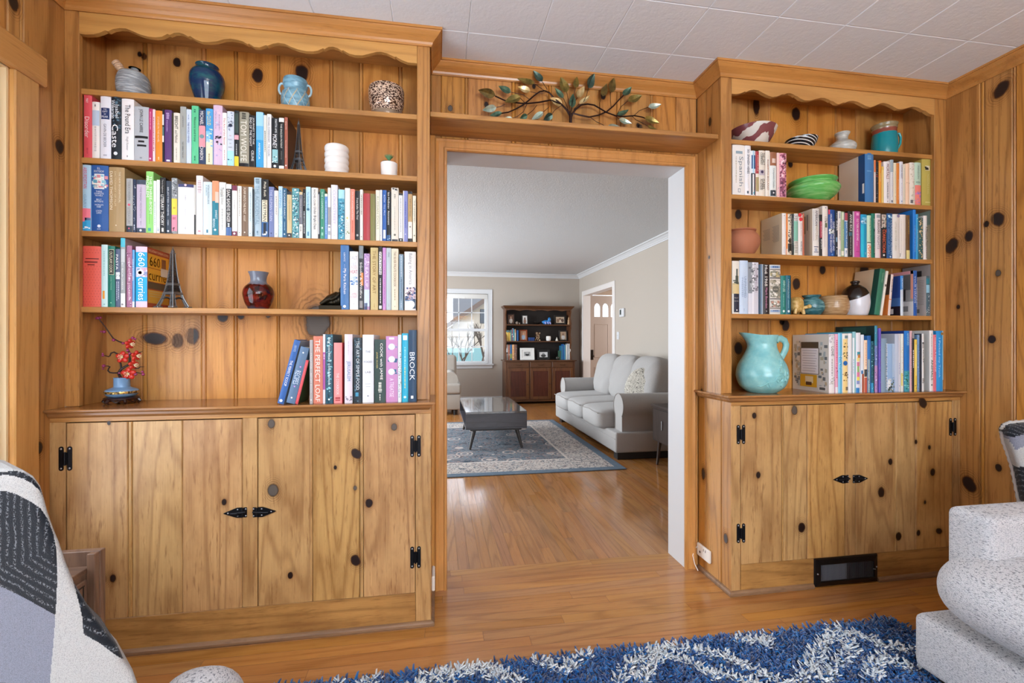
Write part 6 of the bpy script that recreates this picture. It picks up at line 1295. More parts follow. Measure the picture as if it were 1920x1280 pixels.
simple_pot('round_vase', 'small round blue green vase with a narrow collar', 1502, 1541, 550, 2.05, SHELF[3],
    [(.55,0),(.74,.06),(.95,.26),(1.0,.46),(.92,.64),(.72,.78),(.58,.83),(.58,.87),(.70,.95),(.74,1.0)], ceramic('teal_streaked_glaze', '#2c5f68', .18, ('#6a9a9c', (1,1,5), 16, .45, .65)), 'vase', 40)
simple_pot('tan_pot', 'tan glazed barrel shaped pot left of the black and white bottle', 1537, 1585, 551, 2.05, SHELF[3],
    [(.66,0),(.82,.05),(.97,.3),(1.0,.5),(.97,.72),(.9,.88),(.86,.95),(.88,1.0)], ceramic('tan_glaze', '#9a7a54', .25, ('#b89a74', (1,1,8), 16, .45, .65)), 'pot', 40)
_, _, bh = spot(1582, 1624, 524, 2.045, SHELF[3], .27); t = NT('black_dipped_glaze'); p = t.obj(); sp_ = t.n('SeparateXYZ', {0: p}); ln = t.math('SUBTRACT', sp_.outputs[2], t.math('MULTIPLY_ADD', sp_.outputs[0], .42, bh*.56))
c = t.mix(t.rng(ln, -.001, .001), rgb('#d2d6de'), rgb('#1f1712'))
root, x, r, h, pr, o = simple_pot('dipped_bottle', 'pear shaped bottle, brown black above and white below', 1582, 1624, 524, 2.045, SHELF[3],
    [(.74,0),(.86,.06),(.97,.25),(1.0,.42),(.94,.6),(.74,.76),(.44,.86),(.28,.89),(.25,.91),(.26,.93),(.31,.95),(.32,.98),(.28,1.0)], t.done(t.bsdf(c, .16)), 'bottle', 40)

# --- turquoise pitcher on the right counter
YP = 2.0; x0_ = atY(1388, 690, YP)[0]; x1_ = atY(1468, 690, YP)[0]; px_, pr_ = (x0_+x1_)/2, (x1_-x0_)/2; ph_ = atY(1428, 626, YP)[2]-ZCOUNT
root = thing('turquoise_pitcher', (px_, YP, ZCOUNT), 'large turquoise pitcher with a loop handle and raised flower sprig', 'pitcher')
t = NT('crackled_turquoise_glaze'); p = t.obj(); f_ = t.noise(p, 24, 3, .6); sk = t.noise(p, 240, 2, .6)
c = t.mix(t.rng(f_, .35, .7), rgb('#78b8bc'), rgb('#94ccca')); c = t.mix(t.rng(sk, .62, .74, 0, .5), c, rgb('#9a9468'))
TQ = t.done(t.bsdf(c, .16, t.bump(t.noise(p, 30, 2), .15, .002)))
shp = [(.52,0),(.60,.015),(.86,.11),(.985,.25),(1.0,.34),(.92,.48),(.74,.62),(.60,.74),(.555,.83),(.58,.92),(.62,1.0)]
pr = smooth_prof(scaled(shp, pr_, ph_), 6); full = vessel(pr, .006); n = 48; mb = MB(); k = len(full); vs = []
for r_, z_ in full:
    lip = max(0, (z_/ph_-.78)/.22)**1.6
    for i in range(n):
        a_ = 2*PI*i/n; e_ = max(0, math.cos(a_-PI))**6; rr4 = r_*(1+.62*lip*e_)
        vs.append((px_+rr4*math.cos(a_), YP+rr4*math.sin(a_), ZCOUNT+.0003+z_+.012*lip*e_))
mb.add(vs, [(j*n+i, j*n+(i+1) % n, (j+1)*n+(i+1) % n, (j+1)*n+i) for j in range(k-1) for i in range(n)]+[tuple(range(n))[::-1], tuple((k-1)*n+i for i in range(n))], 0, True); mb.build('body', TQ, root, sharp=60)
def pv(q, Yq=YP): k_ = 130/1148; return atY(1370+k_*q[0], 600+k_*q[1], Yq)
hp = [(745,335),(775,295),(830,285),(890,320),(918,390),(905,470),(870,545),(835,610),(808,660)]
MB().tube([pv(q, YP-.008) for q in hp], [.010,.0105,.011,.011,.011,.011,.0105,.010,.010], 12, flat=1.5).build('handle', TQ, root)
mb = MB(); rf = rfun(pr)
def onpot(q):   # a point of the picture of the pitcher carried onto its front surface
    X_, _, Z_ = pv(q, YP-.07); rr5 = rf(max(0, Z_-ZCOUNT)); dx = max(-rr5*.96, min(rr5*.96, X_-px_)); return (px_+dx, YP-math.sqrt(max(1e-6, rr5*rr5-dx*dx))-.001, Z_)
for pts in ([(440,1070),(480,1080),(520,1040),(545,1010),(600,1000),(660,960),(720,910),(790,890)],[(520,1040),(560,1090)],[(545,1010),(590,1080)],[(640,960),(650,920),(700,890),(760,880),(800,920),(790,970),(740,1000),(680,1000),(640,960)],[(690,960),(720,930),(750,950),(730,985),(695,975)],[(740,1050),(770,1020),(790,1050),(760,1070),(735,1050)],[(790,890),(800,830),(770,780),(720,760)],[(770,780),(790,720),(770,660)],[(760,850),(700,850),(690,810)],[(800,830),(840,820),(850,860)],[(790,720),(820,690),(800,660)]):
    mb.tube([onpot(q) for q in pts], .0026, 6)
for q in ((720,760),(700,800),(770,660),(800,660),(750,720),(850,860),(820,970),(850,930),(780,640),(760,690)): mb.ell(onpot(q), (.006,.004,.008), 8, 6)
mb.build('raised_sprig', TQ, root)

# --- metal branch of leaves over the doorway
YA = 2.128; ka, kb_ = 190/1871, 200/1920
def la(q, dy=0): return Vector(atY(890+ka*q[0], 120+ka*q[1], YA+dy))
def lb(q, dy=0): return Vector(atY(1060+kb_*q[0], 120+kb_*q[1], YA+dy))
root = thing('metal_leaf_branch', (la((1770,1000)).x, YA, 2.137), 'metal branch sculpture with green and bronze leaves over the doorway', 'wall sculpture')
STEM = plain('#33201c', .35, .7, name='bronze_rod')
def leafmat(a_, b_):
    t = NT('patina_leaf'); p = t.obj(); f_ = t.noise(p, 38, 3, .6); return t.done(t.bsdf(t.mix(t.rng(f_, .35, .65), rgb(a_), rgb(b_)), .32, None, .55))
LC = {'b': leafmat('#4f4020', '#7a6432'), 'g': leafmat('#33503f', '#5f7a62'), 'o': leafmat('#5e5324', '#8a7436'), 'p': leafmat('#8fa898', '#c4cfc0'), 'y': leafmat('#b09258', '#d8c290'), 'd': leafmat('#2c4038', '#4a6054')}
mb = MB(); B_ = lambda f, pts, r0, r1: mb.tube([f(q, -.004*math.sin(i*.9)) for i, q in enumerate(pts)], [r0+(r1-r0)*i/(len(pts)-1) for i in range(len(pts))], 7)
B_(la, [(1770,1090),(1772,980),(1768,900)], .008, .0075)
B_(la, [(1790,960),(1740,860),(1620,740),(1500,640),(1440,580),(1380,510),(1290,475),(1200,490),(1100,560),(1000,650),(900,730),(760,810),(620,870),(490,890)], .0042, .0032)
B_(la, [(1760,940),(1690,820),(1600,720),(1400,645),(1200,685),(960,710),(860,705),(700,685),(550,650),(375,570)], .0042, .0032)
B_(lb, [(110,930),(140,860),(180,800),(280,720),(400,700),(520,720),(640,790),(740,850),(900,910),(1050,925),(1250,910),(1380,935),(1450,960)], .0045, .003)
B_(lb, [(100,930),(150,870),(260,900),(430,935),(600,900),(740,840),(860,740),(960,630),(1050,540)], .0042, .0032)
for f, pts in ((la,[(1250,310),(1340,450)]),(la,[(1115,350),(1290,475)]),(la,[(1025,490),(1150,520),(1310,510)]),(la,[(845,610),(920,690)]),(la,[(670,500),(900,550),(1000,625)]),(la,[(400,780),(480,765),(560,720)]),(la,[(970,920),(1080,830),(1150,735)]),(la,[(700,980),(800,940),(900,860),(960,730)]),(la,[(1260,870),(1380,770)]),(la,[(1420,910),(1480,830),(1600,745)]),(la,[(1700,500),(1730,640),(1770,900)]),(la,[(1640,610),(1760,900)]),(la,[(1800,780),(1785,900)]),(la,[(1615,720),(1690,800)]),
    (lb,[(185,410),(130,640),(90,880)]),(lb,[(415,410),(385,540),(300,720)]),(lb,[(215,580),(130,740),(110,880)]),(lb,[(255,695),(150,800)]),(lb,[(655,560),(620,680),(625,880)]),(lb,[(810,490),(810,640),(825,760)]),(lb,[(1125,645),(1000,750),(930,890)]),(lb,[(1495,755),(1330,820),(1245,900)]),(lb,[(945,895),(920,905)]),(lb,[(970,970),(900,910)]),(lb,[(1480,1090),(1280,990),(1200,920)]),(lb,[(450,940),(560,1020),(700,1085)])):
    B_(f, pts, .0014, .0014)
mb.build('branch', STEM, root)
LV_ = [(la,(65,460),(380,560),150,'b'),(la,(440,385),(670,500),110,'g'),(la,(555,680),(845,580),160,'o'),(la,(785,245),(1110,340),130,'o'),(la,(1085,100),(1250,300),130,'d'),(la,(795,400),(1025,475),120,'y'),(la,(145,830),(400,780),120,'p'),(la,(275,930),(505,875),100,'g'),(la,(520,985),(700,985),90,'p'),(la,(840,985),(975,925),95,'g'),(la,(1050,1010),(1265,865),120,'p'),(la,(1275,1010),(1440,915),125,'d'),(la,(1590,220),(1700,505),160,'o'),(la,(1485,420),(1640,605),95,'g'),(la,(1390,600),(1615,725),125,'y'),(la,(1815,525),(1800,785),125,'g'),
 (lb,(210,205),(185,415),105,'o'),(lb,(525,150),(415,412),155,'d'),(lb,(345,378),(215,582),120,'y'),(lb,(440,545),(252,698),95,'y'),(lb,(745,330),(672,562),120,'b'),(lb,(880,225),(818,492),150,'b'),(lb,(1190,390),(1045,545),125,'g'),(lb,(1378,540),(1132,648),150,'o'),(lb,(1725,705),(1495,755),115,'p'),(lb,(1142,800),(940,900),105,'g'),(lb,(1192,1048),(968,970),100,'p'),(lb,(1005,1120),(775,1085),75,'p'),(lb,(1692,1040),(1428,945),125,'o'),(lb,(1645,1150),(1478,1092),85,'o')]
rr6 = random.Random(8)
for f, tip, bs, wd, cc in LV_:
    k_ = ka if f is la else kb_
    a_, b_ = f(bs, -.006), f(tip, -.012+rr6.random()*.014); d_ = b_-a_; L_ = d_.length; W_ = wd*k_*YA/FPX*1.05
    d_.normalize(); s_ = d_.cross(Vector((0,-1,0))).normalized(); u_ = s_.cross(d_); tw = (rr6.random()-.5)*.9
    s_ = s_*math.cos(tw)+u_*math.sin(tw); u_ = s_.cross(d_)
    mb = MB(); n = 8; rows = []
    for i in range(n+1):
        t_ = i/n; w_ = W_*.5*(math.sin(PI*t_**.72)**.85 if 0 < i < n else .02); c_ = a_+d_*(L_*t_)-u_*(.006*math.sin(PI*t_)); rows.append((c_-s_*w_+u_*w_*.35, c_, c_+s_*w_+u_*w_*.35))
    for q in rows: mb.v += [tuple(v_) for v_ in q]
    th = Vector(u_)*-.0012; nv = len(mb.v); mb.v += [tuple(Vector(v_)+th) for v_ in mb.v]
    for i in range(n):
        for j in (0, 1):
            q = i*3+j
            for o_, rv in ((0, False), (nv, True)):
                fc = [o_+q, o_+q+3, o_+q+4, o_+q+1]; mb.f.append(fc[::-1] if rv else fc); mb.m.append(0); mb.s.append(False); mb.uv.append(None)
    mb.build('leaf', LC[cc], root)
# ------------------------------------------------------------ den furniture at the edges of the picture
t = NT('grey_white_tweed'); p = t.obj()
def tweed(name, sx):
    t = NT(name); p = t.obj()
    n1 = t.noise(t.vm('MULTIPLY', p, (1, 1, 1)), 420, 2, .6)
    n2 = t.noise(t.vm('MULTIPLY', p, sx), 520, 1.5, .6)
    wv = t.n('TexVoronoi', {'Vector': t.vm('MULTIPLY', p, (1,1,1.35)), 'Scale': 330.0}).outputs['Distance']
    c = t.mix(t.rng(wv, .25, .8), rgb('#c2c1c2'), rgb('#a6a6a9'))
    c = t.mix(t.rng(n2, .555, .63, 0, .75), c, rgb('#50525a'))
    big = t.noise(p, 5, 2); h = t.math('ADD', t.math('MULTIPLY', wv, -1.0), t.math('MULTIPLY', n1, .4))
    return t.done(t.bsdf(c, .95, t.bump(h, .55, .002), 0, .1, Sheen_Weight=.2))
TWEED = tweed('grey_white_tweed', (.22, .22, 1.3))
CREAM = fabric('cream_boucle', '#aeadaa', '#8e8d8c', 520, .45, .7, (1,1,1), .5)
GREYF = fabric('slate_grey_weave', '#7c7f8c', '#63656f', 600, .4, .7, (1,1,1), .35)
def black_stripe(name, d):
    t = NT(name); p = t.obj(); s_ = t.n('SeparateXYZ', {0: p}); x_, z_ = s_.outputs[0], s_.outputs[2]
    wob = t.noise(p, 22, 2)
    L_ = t.math('ADD', t.math('MULTIPLY_ADD', x_, d[0], t.math('MULTIPLY', z_, d[1])), t.math('MULTIPLY', wob, .012))
    st = t.math('POWER', t.math('MULTIPLY_ADD', t.math('SINE', t.math('MULTIPLY', L_, 430.0)), .5, .5), 4.0)
    dots = t.rng(t.noise(p, 330, 1), .47, .6)
    c = t.mix(t.math('MULTIPLY', t.math('MULTIPLY', st, dots), .6), rgb('#1b1d22'), rgb('#8a8d92'))
    return t.done(t.bsdf(c, .95, t.bump(t.noise(p, 480, 2), .5, .002), 0, .1, Sheen_Weight=.15))
BLK = black_stripe('black_stripe_weave', (1.0, .0)); BLKD = black_stripe('black_diagonal_weave', (.5, .85))
ROPE = plain('#b9b6b2', .9, name='rope_piping')

def inside(pt, poly):
    x, y = pt; r = False; n = len(poly)
    for i in range(n):
        x0, y0 = poly[i]; x1, y1 = poly[i-1]
        if (y0 > y) != (y1 > y) and x < (x1-x0)*(y-y0)/(y1-y0)+x0: r = not r
    return r
def upholstered(mb, outline, patches, place, step, bulge, thick, soft):
    """padded panel: outline and colour patches drawn on its face (in the face's own units); place(a, b, depth) -> xyz"""
    xs = [q[0] for q in outline]; ys = [q[1] for q in outline]
    def edge(pt):
        best = 1e9
        for i in range(len(outline)):
            a = Vector(outline[i-1]); b = Vector(outline[i]); d = b-a; w = Vector(pt)-a
            t_ = max(0, min(1, w.dot(d)/max(d.length_squared, 1e-9))); best = min(best, (w-d*t_).length)
        return best
    nx = int((max(xs)-min(xs))/step)+2; ny = int((max(ys)-min(ys))/step)+2; idx = {}
    def vtx(i, j, side):
        key = (i, j, side)
        if key not in idx:
            pt = (min(xs)+i*step, min(ys)+j*step); ins = inside(pt, outline); e = edge(pt) if ins else 0
            q = min(1, e/soft); dp = bulge*math.sqrt(max(0, 1-(1-q)**2))
            if not ins:   # pull rim vertices onto the outline
                best = None
                for k in range(len(outline)):
                    a = Vector(outline[k-1]); b = Vector(outline[k]); d = b-a; w = Vector(pt)-a
                    t_ = max(0, min(1, w.dot(d)/max(d.length_squared, 1e-9))); c_ = a+d*t_
                    if best is None or (c_-Vector(pt)).length < (best-Vector(pt)).length: best = c_
                pt = tuple(best)
            idx[key] = len(mb.v); mb.v.append(tuple(place(pt[0], pt[1], -dp if side == 0 else thick+dp*.6)))
        return idx[key]
    rim = {}
    for i in range(nx):
        for j in range(ny):
            c_ = (min(xs)+(i+.5)*step, min(ys)+(j+.5)*step)
            if not inside(c_, outline): continue
            m_ = 0
            for k, pl in patches:
                if inside(c_, pl): m_ = k
            f = [vtx(i,j,0), vtx(i+1,j,0), vtx(i+1,j+1,0), vtx(i,j+1,0)]
            g = [vtx(i,j,1), vtx(i+1,j,1), vtx(i+1,j+1,1), vtx(i,j+1,1)]
            for q, mm in ((f, m_), (g[::-1], 0)):
                mb.f.append(q); mb.m.append(mm); mb.s.append(True); mb.uv.append(None)
            for (a_, b_), di, dj in (((0,1),0,-1), ((1,2),1,0), ((2,3),0,1), ((3,0),-1,0)):
                cc = (c_[0]+di*step, c_[1]+dj*step)
                if not inside(cc, outline): mb.f.append([f[b_], f[a_], g[a_], g[b_]]); mb.m.append(m_); mb.s.append(True); mb.uv.append(None)

# left chair: patterned high back turned to the camera, tweed seat
FW = .92; kc = 460/1280
def lp(a, b): return (kc*a, 820+kc*b)
def face(fw):
    def f(u, v, d):
        w_ = fw+d; r_ = (u-960)/FPX*fw       # depth runs straight back from the face
        x_, y_ = r_*CS+fw*SN, -r_*SN+fw*CS
        n_ = Vector((x_*1.5 if x_ < 0 else x_*.6, y_)).normalized(); return (x_+n_.x*d, y_+n_.y*d, CAMH-(v-HOR)/FPX*fw)
    return f
OUT = [lp(*q) for q in ((-420,260),(-330,190),(-180,158),(0,151),(60,150),(120,163),(170,193),(205,240),(221,292),(245,380),(275,465),(303,530),(340,640),(385,750),(440,840),(490,920),(550,1000),(610,1070),(640,1135),(690,1200),(722,1290),(745,1400),(760,1560),(700,1600),(-420,1600))]
PAT = [(1, [(-420,300),(-420,170),(0,168),(60,160),(120,174),(165,205),(198,250),(216,300),(190,262),(150,225),(100,198),(50,184),(0,178)]),
       (1, [(-420,300),(-120,258),(0,258),(60,275),(130,310),(190,350),(235,410),(262,480),(273,560),(274,640),(215,570),(60,640),(-420,640)]),
       (3, [(-420,640),(60,640),(215,570),(274,640),(272,720),(268,820),(262,890),(130,820),(60,785),(0,757),(-420,600)]),
       (2, [(-420,620),(0,757),(60,785),(130,820),(262,890),(258,960),(250,1060),(240,1160),(228,1300),(60,1275),(-420,1250)]),
       (1, [(-420,1230),(0,1240),(95,1285),(100,1600),(-420,1600)]),
       (3, [(372,728),(400,755),(440,830),(490,910),(550,990),(612,1060),(640,1140),(600,1110),(560,1080),(500,1035),(410,985),(405,900),(385,800)]),
       (1, [(568,1238),(640,1275),(700,1330),(720,1600),(575,1600)])]
PAT = [(k, [lp(*q) for q in pl]) for k, pl in PAT]
root = thing('armchair', (-.8, 1.1, 0), 'armchair at the lower left, its back in black, grey and cream geometric cloth', 'armchair')
mb = MB(); upholstered(mb, OUT, PAT, face(FW), 1.5, .035, .14, 34); mb.build('back', [CREAM, BLK, GREYF, BLKD], root, sharp=70)
mb = MB(); mb.bb(-1.0, -.47, .72, 1.10, .27, .365, .03, 0, 3, True); mb.build('seat_cushion', TWEED, root, sharp=70)
cushion_ = MB().ell((-.503, 1.07, .335), (.092, .085, .112), 36, 20, 0, .8, .8); cushion_.build('arm_end', TWEED, root, sharp=180)
mb = MB(); mb.bb(-1.0, -.56, .72, 1.10, .07, .268, .02, 0, 2, True); mb.build('seat_base', TWEED, root)
for x_ in (-.95, -.62):
    for y_ in (.78, 1.05): MB().lathe([(.018,0),(.022,.08)], (x_, y_, 0), 12).build('leg', plain('#1c1714', .4, name='dark_leg'), root)

# right chair: pale tweed, square far arm, deep seat, patterned back with rope edging
root = thing('armchair', (2.0, 1.05, 0), 'pale grey tweed armchair at the lower right with a deep loose seat', 'armchair')
mb = MB(); mb.bb(1.588, 2.45, .62, 1.318, .065, .247, .025, 0, 3, True); mb.build('seat_base', TWEED, root, sharp=70)
bm = bmesh.new(); bmesh.ops.create_cube(bm, size=1); bmesh.ops.subdivide_edges(bm, edges=bm.edges[:], cuts=5, use_grid_fill=True)
for q in bm.verts:
    c_ = q.co*2; l = (abs(c_.x)**5+abs(c_.y)**5+abs(c_.z)**2.6); l = max(l, 1e-6)**(1/4.2); c_ = c_/max(l, .6)
    q.co = Vector((1.985+c_.x*.45, .97+c_.y*.345, .372+c_.z*.108+.012*math.cos(c_.x*2)*math.cos(c_.y*2)))
mb = MB().frombm(bm, 0, True); o = mb.build('seat_cushion', TWEED, root, sharp=180); sd = o.modifiers.new('soft', 'SUBSURF'); sd.levels = sd.render_levels = 2
mb = MB(); mb.bb(1.705, 2.46, 1.172, 1.306, .30, .603, .026, 0, 4, True); mb.build('arm', TWEED, root, sharp=70)
for x_ in (1.66, 2.38):
    for y_ in (.7, 1.26): MB().lathe([(.02,0),(.026,.07)], (x_, y_, .012), 12).build('leg', plain('#1c1714', .4, name='dark_leg'), root)
OUTR = [(1884,806),(1890,797),(1900,793),(1925,791),(1980,793),(2020,805),(2035,900),(2030,990),(1990,1010),(1935,985),(1921,960),(1916,935),(1910,905),(1904,875),(1896,850),(1888,828)]
PATR = [(1, [(1880,800),(1890,788),(2110,788),(2110,812),(1915,808),(1886,816)]), (2, [(1886,816),(1915,808),(2110,812),(2110,822),(1925,822),(1899,838)]), (1, [(1899,872),(1925,866),(1990,880),(1990,935),(1916,940),(1908,905)])]
FR = 1.75
mb = MB(); upholstered(mb, OUTR, PATR, face(FR), 2.6, .05, .07, 34); 
mb.build('back_cushion', [CREAM, BLKD, GREYF], root, sharp=70)
fr_ = face(FR); ring = [fr_(u, v, .035) for u, v in OUTR]+[fr_(*OUTR[0], .035)]
fine = []
for a_, b_ in zip(ring[:-1], ring[1:]):
    for k in range(6): fine.append(Vector(a_).lerp(Vector(b_), k/6))
mb = MB(); mb.tube(fine, [.0075+.0018*math.sin(i*2.2) for i in range(len(fine))], 8); mb.build('rope_piping', ROPE, root)

# low walnut nightstand between left chair and cabinet
WAL = wood('walnut_veneer', '#8a6a54', '#5c4234', 0, 9, .05, .45, line=.5); WALZ = wood('walnut_veneer_upright', '#8a6a54', '#5c4234', 2, 9, .05, .45, line=.5)
root = thing('side_table', (-1.12, 1.6, 0), 'small walnut side table between the left armchair and the base cabinet', 'side table')
YN = 1.385
MB().bb(-1.34, -.884, YN, YN+.02, 0, .600, .0015).build('back_panel', WALZ, root); MB().bb(-1.34, -.884, YN-.0185, YN-.0005, .588, .6, .001).build('top_lip', WAL, root) if False else None
MB().bb(-.905, -.886, YN-.018, YN-.0005, 0, .5995, .0015).build('post', WALZ, root)
MB().bb(-1.34, -.9065, 1.19, YN-.001, .548, .562, .0015).build('top', WAL, root); MB().bb(-1.335, -.9085, 1.195, YN-.001, .06, .5475, .0015).build('body', WALZ, root)
dr = MB().bb(-.9083, -.9015, 1.20, YN-.02, .40, .535, .0015).build('drawer_front', WALZ, root)
MB().box(-.9014, -.9008, 1.21, YN-.03, .521, .525).build('inlay_line', plain('#2a1e18', .6), dr); MB().box(-.9014, -.9008, 1.21, YN-.03, .412, .416).build('inlay_line', plain('#2a1e18', .6), dr); MB().box(-.9014, -.9008, YN-.036, YN-.032, .416, .521).build('inlay_line', plain('#2a1e18', .6), dr)
for x_ in (-1.31, -.93):
    for y_ in (1.22, 1.36): MB().box(x_-.012, x_+.012, y_-.012, y_+.012, 0, .0595).build('leg', WALZ, root)

# ------------------------------------------------------------ blue shag rug
RX0, RX1, RY0, RY1 = -.55, 1.835, -.6, 1.60
root = thing('shag_rug', (.45, .5, 0), 'deep blue shag rug with a white curling line pattern', 'rug')
MB().bb(RX0, RX1, RY0, RY1, .0008, .010, .003).build('backing', plain('#12284e', .95, name='rug_backing'), root)
ks_, o1, k5, o2 = .33333, (1080, 1130), .32292, (480, 1130)
A6 = [[(240,440),(300,340),(400,272),(560,240),(700,270),(850,300),(980,370),(1100,410),(1210,455)],[(360,440),(420,340),(500,290),(600,312),(700,362),(770,400),(860,400),(960,440),(1050,480)],
      [(1270,440),(1330,330),(1390,220),(1480,140),(1540,160),(1640,190),(1720,240),(1820,250),(1900,270)],[(1400,430),(1460,330),(1540,270),(1535,190)],[(1660,420),(1670,330),(1750,300),(1830,350),(1900,360)],[(910,203),(1000,212),(1080,185)],[(1040,210),(1090,235)]]
A5 = [[(480,450),(530,430)],[(640,465),(680,425),(730,405)],[(940,470),(1010,430),(1100,385),(1200,360),(1290,358),(1360,378),(1430,410),(1540,450)],[(1090,450),(1160,400),(1270,385),(1330,395),(1410,440)],[(1640,335),(1710,350),(1780,390)],[(1800,370),(1850,330)],[(1890,300),(1915,295)]]
LN = []
for L_, o_, k_ in ((A6, o1, ks_), (A5, o2, k5)):
    for pl in L_: LN.append([Vector(atZ(o_[0]+k_*a, o_[1]+k_*b, .03)).to_2d() for a, b in pl])
# the same loops go on, unseen, toward the camera
for pl in list(LN)[:4]: LN.append([Vector((q.x+.1, 2.55-q.y-.02)) for q in pl])
SEG = [(a, b) for pl in LN for a, b in zip(pl[:-1], pl[1:])]
def dline(x, y):
    best = 9; w = Vector((x, y))
    for a, b in SEG:
        if abs(a.x-x) > .4 and abs(b.x-x) > .4: continue
        d = b-a; t_ = max(0, min(1, (w-a).dot(d)/max(d.length_squared, 1e-9))); best = min(best, (w-a-d*t_).length)
    return best
rg = random.Random(21); VV, FF, MM = [], [], []
def tuft(x, y, m, hh):
    th = rg.random()*6.283; ln = .014+.02*rg.random(); dx, dy = math.cos(th)*ln, math.sin(th)*ln; w_ = .0036+.002*rg.random()
    px2, py2 = -math.sin(th+rg.random())*w_, math.cos(th+rg.random())*w_; o_ = len(VV); z1_, z2_ = .008+hh*.62, .008+hh
    for ox_, oy_, s_, z_ in ((0,0,.8,.008), (dx*.35, dy*.35, 1.15, z1_), (dx, dy, .75, z2_)):
        VV.extend([(x+ox_-px2*s_, y+oy_-py2*s_, z_), (x+ox_+px2*s_, y+oy_+py2*s_, z_), (x+ox_+dy*.12*s_, y+oy_-dx*.12*s_, z_+.0022)])
    for q in (0, 3):
        for i in range(3): FF.append([o_+q+i, o_+q+(i+1) % 3, o_+q+3+(i+1) % 3, o_+q+3+i]); MM.append(m)
    FF.append([o_+6, o_+7, o_+8]); MM.append(m)
y = RY1-.004
while y > .95:
    st = .0068; x = RX0+.004+rg.random()*st
    while x < RX1-.004:
        X_, Y_ = x+(rg.random()-.5)*st, y+(rg.random()-.5)*st
        white = dline(X_, Y_) < .010+.007*rg.random()
        tuft(X_, Y_, 1 if white else 0, .020+.012*rg.random()+(.004 if white else 0)); x += st
    y -= .0068
y = .95
while y > RY0:
    x = RX0+.01
    while x < RX1-.01:
        tuft(x+(rg.random()-.5)*.02, y+(rg.random()-.5)*.02, 1 if dline(x, y) < .022 else 0, .022+.012*rg.random()); x += .019
    y -= .019
me = bpy.data.meshes.new('pile'); me.from_pydata([(a-.45, b-.5, c) for a, b, c in VV], [], FF); me.polygons.foreach_set('material_index', MM); me.polygons.foreach_set('use_smooth', [True]*len(FF))
t = NT('blue_shag'); isl = t.n('NewGeometry').outputs['Random Per Island']
BSH = t.done(t.bsdf(t.ramp(isl, [(0, rgb('#081e48')), (.45, rgb('#0e3f7a')), (.8, rgb('#145694')), (1, rgb('#1d6cae'))]), .9, None, 0, .15, Sheen_Weight=.3))
t = NT('white_shag'); isl = t.n('NewGeometry').outputs['Random Per Island']
WSH = t.done(t.bsdf(t.ramp(isl, [(0, rgb('#a9b4c0')), (.5, rgb('#d2d9dd')), (1, rgb('#e9ecec'))]), .9, None, 0, .15))
me.materials.append(BSH); me.materials.append(WSH); me.update()
o = bpy.data.objects.new('pile', me); COL.objects.link(o); o.parent = root; o['kind'] = 'stuff'
# ------------------------------------------------------------ living room shell
WX0, WX1, WZ0, WZ1 = .115, .975, .735, 2.085
DY0, DY1, DZ = 7.06, 8.55, 2.05          # opening to the hall in the right wall
LW = (4.7, 7.5, .6, 2.12)                # window in the left wall
def four(mb, ax, val, t_, a0, a1, z0, z1, h0, h1, k0, k1):
    def b(p, q, r, s):
        if q-p < 1e-4 or s-r < 1e-4: return
        if ax == 'y': mb.box(p, q, val, val+t_, r, s)
        else: mb.box(val, val+t_, p, q, r, s)
    b(a0, h0, z0, z1); b(h1, a1, z0, z1); b(h0, h1, z0, k0); b(h0, h1, k1, z1)
mb = MB(); four(mb, 'y', YFAR, .16, XLL-.1, XLR+.13, 0, ZCL, WX0, WX1, WZ0, WZ1); struct(mb.build('wall_far', BEIGE))
mb = MB(); four(mb, 'x', XLR, .13, YTHR, YFAR, 0, ZCL, DY0, DY1, 0, DZ); struct(mb.build('wall_far_right', BEIGE))
mb = MB(); four(mb, 'x', XLL, -.12, YTHR, YFAR, 0, ZCL, LW[0], LW[1], LW[2], LW[3]); struct(mb.build('wall_far_left', BEIGE))
mb = MB(); pr = [(0,2.415),(.010,2.415),(.013,2.428),(.022,2.434),(.030,2.446),(.050,2.464),(.056,2.470),(.074,2.474),(.080,2.4805),(.080,2.4895),(0,2.4895)]
sweep(mb, [(XLL,YTHR+.001),(XLL,YFAR),(XLR,YFAR),(XLR,YTHR+.001)], pr, lambda a, b, h: (a, b, h)); struct(mb.build('trim_7', WHITE))
bp_ = [(0,0),(.014,0),(.014,.085),(.008,.1),(.0,.105)]
mb = MB(); sweep(mb, [(XLL,YTHR+.001),(XLL,YFAR),(XLR,YFAR),(XLR,DY1+.09)], bp_, lambda a, b, h: (a, b, h)); struct(mb.build('baseboard_far', WHITE))
mb = MB(); sweep(mb, [(XLR,DY0-.09),(XLR,YTHR+.001)], bp_, lambda a, b, h: (a, b, h)); struct(mb.build('baseboard_right', WHITE))

# far window: casing, sill, two sashes with bars, rolled blind
mb = MB(); cp = [(-.088,0),(-.088,-.012),(-.08,-.018),(-.06,-.014),(-.012,-.014),(-.004,-.018),(.002,-.018),(.002,0)]
sweep(mb, [(WX0,WZ0),(WX0,WZ1),(WX1,WZ1),(WX1,WZ0)], cp, lambda a, b, h: (a, YFAR+h, b))
mb.bb(WX0-.11, WX1+.11, YFAR-.05, YFAR, WZ0-.028, WZ0, .004); mb.bb(WX0-.088, WX1+.088, YFAR-.016, YFAR, WZ0-.09, WZ0-.028, .003)
struct(mb.build('trim_8', WHITE))
root = bpy.data.objects.new('window_3', None); COL.objects.link(root); root.location = (WX0, YFAR, WZ0); struct(root)
GL = NT('window_glass'); gm = GL.n('MixShader', {0: .06, 1: GL.n('BsdfTransparent').outputs[0], 2: GL.n('BsdfGlossy', {'Roughness': .02}).outputs[0]}); GLASS = GL.done(gm)
zm = 1.385
